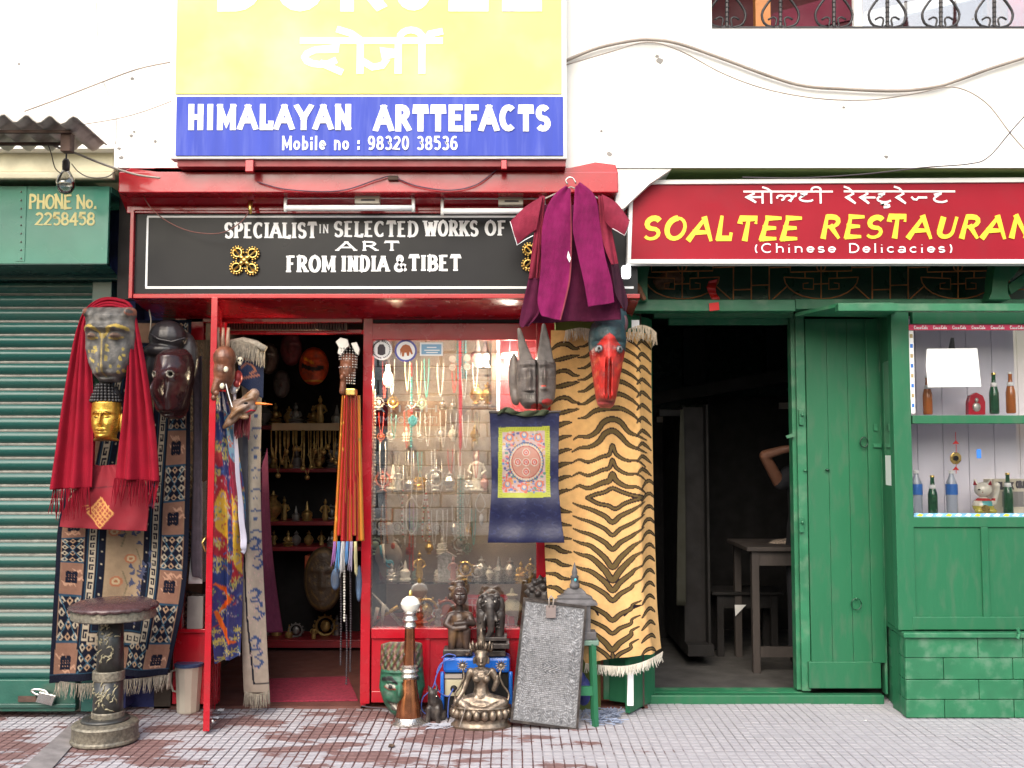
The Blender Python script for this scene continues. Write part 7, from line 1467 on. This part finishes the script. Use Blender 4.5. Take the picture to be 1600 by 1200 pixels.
beads('bead_string', [(603, 766), (603, 815), (606, 850)], .13, .0075, AM, 'right string of round amber beads'); beads('bead_string', [(597, 790), (595, 820), (596, 850)], .13, .006, AM, 'left string of small amber beads')
beads('bead_string', [(656, 735), (651, 760), (651, 785), (656, 793), (661, 785), (661, 760), (656, 735)], .13, .0035, WH, 'thin white loop necklace right of the white string')
beads('bead_string', [(665, 770), (661, 810), (660, 838), (665, 845), (671, 838), (670, 810), (666, 770)], .13, .006, lambda i, n: CO if i % 3 == 0 else (TQ if i % 7 == 0 else WH), 'red white and turquoise striped bead necklace')
beads('bead_string', [(630, 765), (628, 800), (630, 840)], .13, .006, lambda i, n: (CO, (.1, .2, .12), WH)[i % 3], 'multicoloured bead string left of the oval loop')
beads('bead_string', [(585, 608), (585, 700), (584, 815)], .12, .010, (.55, .5, .38), 'long string of bone beads at the left edge of the window')
beads('bead_string', [(719, 640), (719, 728)], .14, .006, CO, 'long string of red beads beside the window divider')
for i, (x, c) in enumerate(((716, WH), (720, TQ), (724, (.5, .6, .5)))): beads('bead_string', [(x, 742), (x-1, 800), (x, 845)], .14, .0065, (lambda c: lambda i, n: c if i % 2 else (.35, .5, .45))(c), ['white strand of the turquoise cluster', 'turquoise strand in the middle of the cluster', 'pale green strand of the turquoise cluster'][i]+' hanging below the red string')
for i, x in enumerate((715, 722, 727)): beads('bead_string', [(x, 532), (x, 570), (x+1, 592)], .16, .0075, (.06, .25, .27), ['left', 'middle', 'right'][i]+' of the three dark turquoise strings at the window top', cat='necklace')
beads('bead_string', [(750, 770), (743, 788), (750, 800), (758, 788), (751, 770)], .13, .0045, SV, 'small silver loop necklace with a crystal pendant'); tag(MB().lathe(at(752, 822, .13), [(.001, 0), (.012, .02), (.013, .06), (.004, .075)], 8).build('crystal', mat('crystal', (.8, .8, .8), .15), smooth=True), 'clear crystal pendant below the silver loop', 'pendant')
MW = mat('ivory_white', (.72, .68, .58), .35, var=.15, vs=30, bump=.2); MGd = mat('gilt_statue', (.62, .42, .14), .3, metal=.6, var=.2, vs=30, bump=.15); MSv = mat('silver_filigree', (.6, .58, .53), .35, metal=.6, var=.35, vs=60, bump=.5)
MPk = mat('rose_quartz', (.55, .32, .28), .35, var=.2); MCr = mat('coral_figure', (.5, .12, .06), .35, var=.3, vs=40); MJd = mat('jade', (.3, .42, .33), .3, var=.2)
for x, h_, kd, m_, lb in ((599, 24, 'vase', M_dred, 'small dark red pot at the left end of the glass shelf'), (612, 26, 'sit', MSv, 'small silver seated figure beside the dark red pot'), (633, 30, 'stupa', MW, 'white stupa on the glass shelf'), (655, 44, 'stand', MGd, 'tall gold standing figure on the glass shelf'), (650, 22, 'sit', MJd, 'small jade buddha in front of the gold figure'), (686, 26, 'sit', MW, 'white seated figure right of the gold figure'), (697, 44, 'box', MSv, 'pale carved frame ornament on the glass shelf'), (708, 36, 'stand', MPk, 'pink stone standing figure on the glass shelf'),
    (719, 26, 'sit', MW, 'small white buddha next to the pink stone figure'), (727, 30, 'disc', MGd, 'gold haloed figure in the middle of the shelf'), (745, 24, 'disc', MSv, 'silver wheel ornament on the glass shelf'), (752, 36, 'vase', MSv, 'silver lidded pot on the glass shelf'), (765, 22, 'vase', MW, 'round white pot on the glass shelf'), (779, 36, 'stupa', MSv, 'silver tiered stupa at the right of the glass shelf'), (797, 34, 'vase', MSv, 'tall silver urn below the navy wall hanging'), (814, 30, 'sit', MGd, 'gold seated figure at the right end of the shelf'), (829, 34, 'stand', MGd, 'gold standing figure beside the right window post'),
    (620, 42, 'stand', MSv, 'silver dancing figure behind the grey bust')): figurine('figurine', x, 906, h_, .2+.1*(x % 3), m_, kd, lb)
for x, h_, kd, m_, lb in ((598, 30, 'disc', MCr, 'coral orange wheel ornament on the middle shelf'), (614, 40, 'stupa', MW, 'white butter lamp on the middle shelf'), (622, 36, 'stand', MSv, 'slim silver figure beside the white butter lamp'), (639, 22, 'vase', MSv, 'silver bowl behind the long strings'), (656, 34, 'sit', MGd, 'gold buddha behind the thin white loop'), (681, 34, 'disc', MSv, 'large silver sunburst ornament on the middle shelf'), (702, 30, 'vase', MSv, 'silver drum shaped box on the middle shelf'), (733, 26, 'sit', MSv, 'silver seated figure right of the divider'), (745, 60, 'stand', MW, 'white faced dancer mask figure high in the window'), (757, 26, 'vase', MPk, 'rose coloured pot beside the navy wall hanging')):
    figurine('figurine', x, 766, h_, .34+.08*(x % 3), m_, kd, lb)
r_ = random.Random(9)
for y, nm_ in ((640, 'top'), (690, 'second'), (835, 'third'), (866, 'fourth')):
  L_ = []
  for i in range(7):
    x = 592+i*24+r_.uniform(-7, 7); L_.append(figurine('pendant_curio', x, y, r_.uniform(14, 30), .5+r_.uniform(0, .2), r_.choice((MSv, MW, MGd, MCr, MJd, MSv)), r_.choice(('disc', 'vase', 'sit', 'disc')), 'x', group='small curios at the back of the display window'))
  number(L_, 'small curio from the left in the '+nm_+' row at the back of the window')
for i in range(7):
    x = 598+i*22+(i % 2)*6; y0 = 690+(i*37) % 60; tag(MB().tube(pl([(x-4, y0), (x-5, y0+40), (x, y0+60), (x+5, y0+40), (x+4, y0)], .45), .004, 5).build('silver_chain', MSv, None, smooth=True), ORD[i]+' fine silver chain loop from the left behind the bead strings', 'necklace', 'silver chain loops at the back of the display window')
bu = thing('jewellery_bust', 'grey brown jewellery bust wearing a turquoise ring at the lower left of the window', 'bust', at(608, 906, .3)); M_tp = mat('grey_velvet', (.26, .22, .19), .9, var=.1)
blob('bust', [('e', 607, 868, 0, 22, 12, 22), ('e', 607, 885, 0, 15, 10, 20), ('c', [(607, 860, 0, 10), (607, 822, 0, 7)])], .3, M_tp, bu, .008)
P = [(594, 852), (596, 866), (604, 878), (612, 880)]; MB().tube(pl(P, .22), .008, 8).build('turquoise_collar', mat('turq2', (.1, .35, .42), .3), bu, smooth=True); MB().tube(pl([(609+5*math.cos(a), 881+5*math.sin(a)) for a in np.linspace(0, 6.28, 12)], .22), .006, 6).build('turquoise_ring', mat('turq2', 0), bu, smooth=True); MB().pbox(604, 890, 613, 903, .22, .23).build('turquoise_pendant', mat('turq2', 0), bu, bevel=.004)
MB().tube(pl([(598, 850), (600, 868), (601, 880)], .21), .008, 6).build('pearl_rope', MW, bu, smooth=True); MB().ell(at(614, 853, .21), (.014, .01, .02), 8, 6).build('coral_stone', MCr, bu, smooth=True)
for i, (x, y) in enumerate(((707, 561), (707, 574), (730, 559), (730, 573))): tag(MB().lathe((0, 0, 0), [(.022, 0), (.022, .006)], 14).build('shell_disc', MW), ['upper left', 'lower left', 'upper right', 'lower right'][i]+' mother of pearl disc beside the turquoise strings', 'disc'); o = bpy.context.scene.objects[-1] if 0 else None
for i, o in enumerate([o for o in COL.objects if o.name.startswith('shell_disc')]):
    o.rotation_euler = (math.pi/2, 0, 0); o.location = at(*((707, 561), (707, 574), (730, 559), (730, 573))[i], .15)
for i, (x, y, h_) in enumerate(((746, 575, 48), (758, 575, 48), (744, 632, 36), (762, 632, 36))): figurine('ritual_dagger', x, y, h_, .36, MSv if i < 2 else MGd, 'stupa' if i < 2 else 'vase', ['left tall silver dagger in the amulet case', 'right tall silver dagger in the amulet case', 'left gilt amulet at the bottom of the case', 'right gilt amulet at the bottom of the case'][i], 'amulet')
tag(MB().tube(pl([(747, 612), (748, 621), (753, 625), (758, 621), (760, 612)], .34), [.002, .006, .010, .006, .002], 8).build('crescent_pendant', MGd, smooth=True), 'gold crescent pendant in the amulet case', 'pendant')
for row, (ya, yb, n_) in enumerate(((560, 625, 9), (640, 700, 9), (700, 765, 8), (785, 860, 10))):
    L_ = []
    for i in range(n_):
        x = 596+i*(165/n_)+r_.uniform(-5, 5); y0 = ya+r_.uniform(0, 12); y1 = yb-r_.uniform(0, 22); c1 = r_.choice((WH, SV, SV, TQ, CO, AM, (.5, .45, .3))); w_ = r_.uniform(2, 5)
        L_.append(beads('bead_string', [(x-w_, y0), (x-w_*.8, (y0+y1)/2), (x, y1), (x+w_*.8, (y0+y1)/2), (x+w_, y0)], .24+r_.uniform(0, .2), r_.uniform(.0035, .0055), c1, 'x', group='short bead strings crowding the display window'))
    number(L_, 'short bead string from the left in the '+('top', 'upper middle', 'lower middle', 'bottom')[row]+' row of the window')
# lower compartment
for i, (a, b, w_, m_, lb) in enumerate((((580, 925), (626, 975), .010, MSv, 'long silver dagger lying across the lower window compartment'), ((590, 968), (622, 948), .012, MGd, 'short gilt dagger crossing the long silver one'), ((584, 976), (590, 950), .012, MW, 'upright bone handle at the left of the lower compartment'), ((596, 978), (600, 945), .012, MW, 'second upright bone handle in the lower compartment'), ((600, 956), (630, 970), .008, M_brown, 'brown wooden flute in the lower compartment'))):
    tag(MB().tube(pl([(a[0], a[1], .16), ((a[0]+b[0])/2, (a[1]+b[1])/2, .15), (b[0], b[1], .14)], 0), [w_*.3, w_, w_*1.2], 8).build('dagger', m_, smooth=True), lb, 'dagger')
for x, h_, kd, m_, lb in ((666, 48, 'disc', MGd, 'gilt wheel behind the horn in the lower compartment'), (684, 40, 'stand', MSv, 'silver trident figure in the lower compartment'), (657, 36, 'sit', MCr, 'small orange seated figure near the horn'), (698, 46, 'disc', MCr, 'round orange and white plaque in the lower compartment'), (800, 60, 'vase', M_cream, 'cream cloth bag at the right of the lower compartment')): figurine('figurine', x, 981, h_, .22, m_, kd, lb)
def pad(cv):
    cv.c[:] = (.34, .03, .05)
    for q in range(9): cv.line([(738+q*7, 938), (738+q*7, 980)], 1.4, (.5, .4, .4)); 
    for q in range(5): cv.line([(728, 935+q*10), (805, 935+q*10)], 1.2, (.3, .2, .25))
tag(drape('woven_mat', [(731, 929, .3), (733, 955, .18), (735, 980, .12)], [(798, 929, .3), (802, 955, .18), (805, 980, .12)], .2, M_wool, None, 50, 40, base=(.34, .03, .05), paint=pad), 'crimson patterned woven mat behind the carved figures', 'mat')
# stickers on the glass
def disc(cx, cy, r, Y, m, parent, n=24, nm='disc', th=.0015): return MB().prism([(cx+r*math.cos(a), cy+r*math.sin(a)) for a in np.linspace(0, 2*math.pi, n, endpoint=False)], Y, Y+th).build(nm, m, parent)
s1 = thing('round_sticker', 'round white sticker with a black emblem at the top left of the window', 'sticker', at(596, 562, .018)); disc(596, 546, 16.5, .0185, M_paper, s1, nm='backing'); mb = MB()
for q in range(30):
    a = q*.2094; x, y = 596+13*math.cos(a), 546+13*math.sin(a)
    if q % 15 != 7: mb.prism([(x-1+math.cos(a)*1.4, y-1), (x+1, y-1+math.sin(a)), (x+1, y+1), (x-1, y+1)], .0170-.0001*(q % 3), .0185)
mb.build('lettering', M_wired, s1)['kind'] = 'stuff'; MB().prism([(590, 553), (590, 543), (593, 538), (599, 538), (602, 543), (602, 553), (598, 555), (594, 555)], .0170, .0185).build('emblem', M_wired, s1)
s2 = thing('round_sticker', 'round blue rimmed sticker with an orange elephant at the top of the window', 'sticker', at(634, 566, .018)); disc(634, 548, 17.5, .0190, mat('blue_ink', (.06, .07, .35), .4), s2, nm='rim'); disc(634, 548, 14.5, .0172, M_paper, s2, nm='backing')
MB().prism([(626, 556), (625, 546), (629, 540), (634, 538), (640, 540), (643, 546), (645, 553), (643, 554), (640, 549), (639, 556), (636, 556), (635, 551), (632, 551), (631, 557), (628, 557), (628, 549)], .0160, .0172).build('elephant', mat('orange_ink', (.42, .10, .02), .5), s2)
s3 = thing('square_sticker', 'pale blue rectangular sticker at the top of the window', 'sticker', at(674, 556, .018)); MB().pbox(656, 535, 692, 556, .0185, .021).build('border', M_paper, s3); MB().pbox(658.5, 538, 689.5, 553.5, .0172, .0185).build('panel', mat('pale_blue_ink', (.22, .42, .62), .5), s3)
for x0, x1, y in ((667, 682, 542), (663, 687, 546.5), (666, 684, 550)): MB().pbox(x0, y, x1, y+1.6, .0165, .0172).build('lettering', M_paper, s3)
# ================================================================ bay contents
YO = .13
MG = mat('green_bottle', (.02, .13, .05), .08, var=.05, bump=0, trans=.35, coat=.5); MO = mat('orange_soda', (.55, .16, .03), .08, var=.05, bump=0, trans=.2, coat=.5); MPet = mat('clear_plastic_bottle', (.62, .68, .78), .1, var=.05, bump=.1, trans=.5, coat=.3); MBl = mat('blue_label', (.03, .16, .55), .4); MCap = mat('white_cap', (.8, .8, .8), .4)
def bottle(px, py, h, Y, body, lab, label, pet=False, r=.030):
    s = h/sc(Y); o = at(px, py, Y); t = thing('bottle', label, 'bottle', o)
    pr_ = [(r*.85, 0), (r, .03*s), (r, .5*s), (r*.9, .56*s), (r*.45, .78*s), (r*.38, .93*s), (r*.46, .95*s), (r*.4, .98*s)] if not pet else [(r*.9, 0), (r, .03*s)]+[(r*(1 if q % 2 else .93), (.08+.05*q)*s) for q in range(12)]+[(r*.85, .74*s), (r*.4, .88*s), (r*.38, .93*s)]
    MB().lathe(o, pr_, 16).build('glass', body, t, smooth=True); MB().lathe(o, [(r*.46, .955*s), (r*.5, .96*s), (r*.46, 1.0*s)] if not pet else [(r*.45, .93*s), (r*.45, 1.0*s)], 12).build('cap', MCap if body != MG else M_brass, t)
    if lab: MB().lathe(o, [(r*1.02, (.25 if not pet else .45)*s), (r*1.03, (.26 if not pet else .46)*s), (r*1.03, (.45 if not pet else .68)*s), (r*1.02, (.46 if not pet else .69)*s)] if lab != 'neck' else [(r*.62, .66*s), (r*.75, .665*s), (r*.6, .76*s)], 16).build('label', MBl if pet else M_paper, t, smooth=True)
    return t
for px, py, h, body, lab, lb, pet in ((1450, 648, 62, MO, 'neck', 'orange soda bottle under the paper notice on the upper shelf', False), (1554, 647, 66, MG, 'neck', 'green soda bottle in the middle of the upper shelf', False), (1580, 646, 66, MO, 'neck', 'orange soda bottle at the right end of the upper shelf', False),
    (1433, 804, 70, MPet, 'l', 'water bottle with a blue label at the left end of the lower shelf', True), (1458, 804, 62, MG, 'neck', 'green soda bottle right of the left water bottle', False), (1488, 804, 70, MPet, 'l', 'water bottle with a blue label left of the waving cat', True), (1576, 804, 66, MG, 'neck', 'green soda bottle right of the waving cat', False)): bottle(px, py, h, -.12, body, lab, lb, pet, .034 if pet else .028)
o = at(1527, 648, -.1); rsn = thing('plastic_shrine', 'small red arched plastic shrine with a silver figure on the upper shelf', 'shrine', o)
MB().prism([(1513, 648), (1513, 628), (1516, 618), (1526, 613), (1536, 618), (1540, 628), (1540, 648)], -.12, -.08).build('shell', mat('red_plastic', (.5, .01, .03), .2, coat=.5), rsn, bevel=.004); MB().ell(at(1526, 636, -.125), (.026, .01, .028), 10, 6).ell(at(1526, 625, -.125), (.012, .008, .014), 8, 6).build('figure', MSv, rsn, smooth=True)
pn = tag(MB().prism([(1448, 547), (1449, 545), (1527, 544), (1533, 604), (1450, 605), (1447, 572)], -.262, -.259).build('paper_notice', M_paper), 'blank looking white paper notice hung inside the upper bay window', 'notice')
for y in range(556, 598, 7): MB().pbox(1462, y, 1515-(y*7) % 13, y+1, -.263, -.2622).build('writing', mat('faint_ink', (.74, .74, .76), .7), pn)
ct = thing('waving_cat', 'white and gold waving cat figurine with red ears on the lower shelf', 'figurine', at(1538, 804, -.12)); CYc = -.13
def catc(co):
    z = co[:, 2]; z0 = at(1538, 804, CYc).z; h = (z-z0)*sc(CYc); x = (co[:, 0]-at(1538, 780, CYc).x)*sc(CYc); c = np.tile((.75, .72, .62), (len(co), 1)); c[(h < 14) & (np.abs(x) < 22)] = (.55, .48, .08); c[(h > 22) & (h < 26) & (x < 14)] = (.5, .02, .02); c[(h >= 14) & (h <= 22) & (np.abs(x) < 8)] = (.1, .4, .4); return c
blob('body', [('e', 1536, 790, 0, 17, 13, 14), ('e', 1535, 765, -2, 14, 11, 12), ('c', [(1552, 785, -2, 5), (1555, 765, -6, 4.5), (1554, 758, -8, 5)]), ('c', [(1526, 758, 0, 4), (1523, 750, 0, 2)]), ('c', [(1545, 758, 0, 4), (1548, 750, 0, 2)]), ('e', 1527, 798, -8, 8, 6, 5), ('e', 1546, 798, -8, 8, 6, 5)], CYc, mat('glazed_ceramic', (1, 1, 1), .15, var=.05, bump=0, attr=True, coat=.5), ct, .003, catc, 2)
for x in (1524, 1547): MB().prism([(x-3, 758), (x+3, 758), (x-(1 if x < 1530 else -1), 751)], CYc-.032, CYc-.025).build('ear', M_signred, ct)
for x in (1530, 1541): MB().ell(at(x, 765, CYc-.042), (.009, .003, .004), 8, 4).build('eye', M_dark, ct)
MB().ell(at(1535.5, 769, CYc-.045), (.004, .004, .003), 6, 4).build('nose', M_signred, ct); disc(1540, 796, 7, CYc-.05, M_brass, ct, nm='coin', th=.01)
bx = thing('printed_box', 'cream cardboard box printed with dark capitals behind the waving cat', 'box', at(1590, 804, .0)); MB().pbox(1553, 749, 1660, 806, -.02, .12).build('carton', mat('cream_card', (.6, .55, .42), .7, var=.1), bx, bevel=.003)
stext('BLACK', (1560, 754, 1583, 764), -.021, M_wired, bx, wd=.24); stext('OBJECT', (1588, 752, 1612, 762), -.021, M_wired, bx, wd=.24); MB().pbox(1566, 768, 1600, 792, -.022, -.02).build('print_panel', M_conc, bx)
hc = thing('hanging_charm', 'octagonal bronze charm on a red cord in the lower bay window', 'charm', at(1494, 740, -.1)); MB().tube(pl([(1493, 675), (1494, 700), (1494, 740)], -.1), .002, 4).build('cord', M_redpaper, hc); MB().prism([(1494+9*math.cos(a), 716+10*math.sin(a)) for a in np.linspace(.39, 6.67, 8, endpoint=False)], -.12, -.105).build('medallion', M_brass, hc, bevel=.003); disc(1494, 716, 4, -.124, M_dark, hc, nm='mirror', th=.004)
for y in (692, 733): MB().prism([(1494, y-4), (1499, y+2), (1494, y+1), (1489, y+2)], -.105, -.095).build('knot', M_redpaper, hc)
tag(MB().tube(pl([(1488, 528), (1487, 545), (1490, 548)], -.05), [.01, .02, .005], 8).build('dark_ornament', M_blkw, smooth=True), 'dark dangling ornament at the top of the upper bay window', 'ornament')
tag(P1('price_sticker', MBl, None, 1526, 702, 1533, 716, -.2525, -.25, bevel=0), 'tiny blue and white sticker on the lower bay pane', 'sticker')
tag(P1('wall_frame', M_wirew, None, 1431, 668, 1466, 728, .2, .225), 'small grey framed picture at the left of the lower bay', 'picture')
# printed tape round the panes
tp = thing('printed_tape', 'red printed tape with white drink lettering along the top of the upper bay pane', 'tape', at(1500, 516, -.252)); MB().pbox(1418, 507, 1660, 516, -.2535, -.251).build('tape', mat('tape_red', (.62, .04, .12), .4), tp)
CC = [[(.5, .8), (.2, .9), (.05, .5), (.2, .1), (.5, .2)], arc(.8, .3, .18, .2, 90, 450, 8), [(1.3, .42), (1.1, .4), (1.1, .1), (1.35, .1)], [(1.7, .45), (1.5, .3), (1.7, .1)], [(1.7, .5), (1.75, .1)], [(1.85, .3), (2.0, .3)], [(2.6, .8), (2.3, .9), (2.15, .5), (2.3, .1), (2.6, .2)], arc(2.85, .3, .16, .2, 90, 450, 8), [(3.15, .9), (3.1, .1)], [(3.5, .45), (3.3, .3), (3.5, .1)], [(3.5, .5), (3.55, .1)]]
for i in range(6):
    x = 1424+i*30; strokes_mesh('lettering', CC, (x+4, 508.5, x+25, 514.5), -.2537, M_wpaint, tp, .16, (0, 0, 3.6, 1), thick=.0008)
tp2 = thing('printed_tape', 'white printed tape with blue marks down the left side of the upper bay pane', 'tape', at(1424, 640, -.252)); MB().prism([(1418.5, 517), (1427, 517), (1430, 646), (1424, 646)], -.2535, -.251).build('tape', M_paper, tp2)
for i in range(8): MB().pbox(1421.5+i*.5, 522+i*15.5, 1426+i*.4, 528+i*15.5, -.2545, -.2536).build('lettering', MBl if i % 2 else mat('gold_ink', (.4, .3, .15), .6), tp2)
tp3 = thing('printed_tape', 'blue and white printed tape along the bottom of the lower bay pane', 'tape', at(1500, 808, -.252)); MB().pbox(1428, 802, 1660, 808, -.2535, -.251).build('tape', mat('tape_blue', (.2, .45, .7), .4, var=.3, vs=40), tp3)
for i in range(12): MB().prism([(1432+i*15, 806), (1437+i*15, 802.5), (1443+i*15, 804), (1440+i*15, 807)], -.2545, -.2536).build('print', M_paper if i % 3 else M_ypaint, tp3)
YO = 0.0
# ================================================================ person inside the restaurant
PY = 1.05; ps = thing('person', 'person in dark clothes behind the restaurant door jamb with one bare arm raised', 'person', (at(1262, 900, PY).x, PY, .012))
pk = sc(PY); gy = lambda z: 700+(1.55-z)*pk                       # pixel rows for heights at this depth
M_skin = mat('skin', (.17, .075, .045), .5, var=.08, bump=.1); M_blkc = mat('black_clothes', (.012, .012, .016), .85, var=.2, bump=.3)
X = 1262
blob('body', [('e', X, gy(1.55), 0, 16, 19, 24), ('c', [(X, gy(1.47), 4, 11), (X, gy(1.38), 4, 12)]), ('c', [(X-34, gy(1.33), 2, 11), (X-44, gy(1.30), 0, 10), (1189, 712, -22, 8.5)]), ('c', [(1189, 711, -22, 8), (1212, 703, -38, 6.5), (1232, 699, -46, 5)]), ('e', 1238, 698, -48, 7, 4, 5.5),
    ('c', [(1240, 696, -50, 2.2), (1248, 694, -54, 2), (1252, 698, -56, 1.8)]), ('c', [(1241, 699, -50, 2.2), (1250, 698, -54, 2), (1253, 702, -56, 1.8)]), ('c', [(1240, 702, -50, 2.1), (1248, 702, -54, 1.9), (1251, 705, -56, 1.7)]), ('c', [(1238, 704, -49, 1.9), (1245, 706, -53, 1.7), (1247, 708, -54, 1.5)]), ('c', [(1235, 695, -48, 2.4), (1240, 690, -52, 2.1)]),
    ('c', [(X+34, gy(1.36), 2, 11), (X+46, gy(1.1), 0, 8), (X+30, gy(1.0), -20, 6)]), ('e', X+24, gy(1.0), -24, 7, 4, 5), ('c', [(X, gy(1.56), -18, 2.5), (X, gy(1.53), -22, 3.2)]), ('e', X-17, gy(1.55), 3, 3, 4, 7), ('e', X+17, gy(1.55), 3, 3, 4, 7), ('e', X, gy(1.48), -16, 6, 3, 2),
    ('c', [(X, gy(1.3), 4, 26), (X, gy(1.0), 4, 24)])], PY, M_skin, ps, .008, smooth=3)
blob('shirt', [('c', [(X-28, gy(1.36), 4, 15), (X, gy(1.36), 4, 20), (X+28, gy(1.36), 4, 15)]), ('c', [(X, gy(1.32), 4, 32), (X, gy(1.1), 4, 28), (X, gy(.95), 4, 31)]), ('c', [(X-30, gy(1.35), 3, 14), (X-42, gy(1.31), 0, 13.5)]), ('c', [(X+34, gy(1.35), 3, 14), (X+44, gy(1.15), 0, 12)])], PY, M_blkc, ps, .012)
blob('trousers', [('c', [(X-2, gy(.98), 4, 30), (X-14, gy(.85), 4, 20), (X-17, gy(.48), 2, 14), (X-18, gy(.10), 4, 11)]), ('c', [(X+2, gy(.98), 4, 30), (X+14, gy(.85), 4, 20), (X+17, gy(.48), 2, 14), (X+18, gy(.10), 4, 11)])], PY, M_blkc, ps, .014)
for s in (-1, 1): blob('shoe', [('e', X+s*18, gy(.055), -8, 10, 26, 9)], PY, M_blk, ps, .01); MB().ell(at(X+s*6, gy(1.575), PY-.093), (.012, .006, .007), 8, 6).build('eye', M_dark, ps, smooth=True)
blob('hair', [('e', X, gy(1.60), 6, 18.5, 20, 20), ('e', X, gy(1.54), 12, 17, 12, 24)], PY, mat('black_hair', 0), ps, .01)
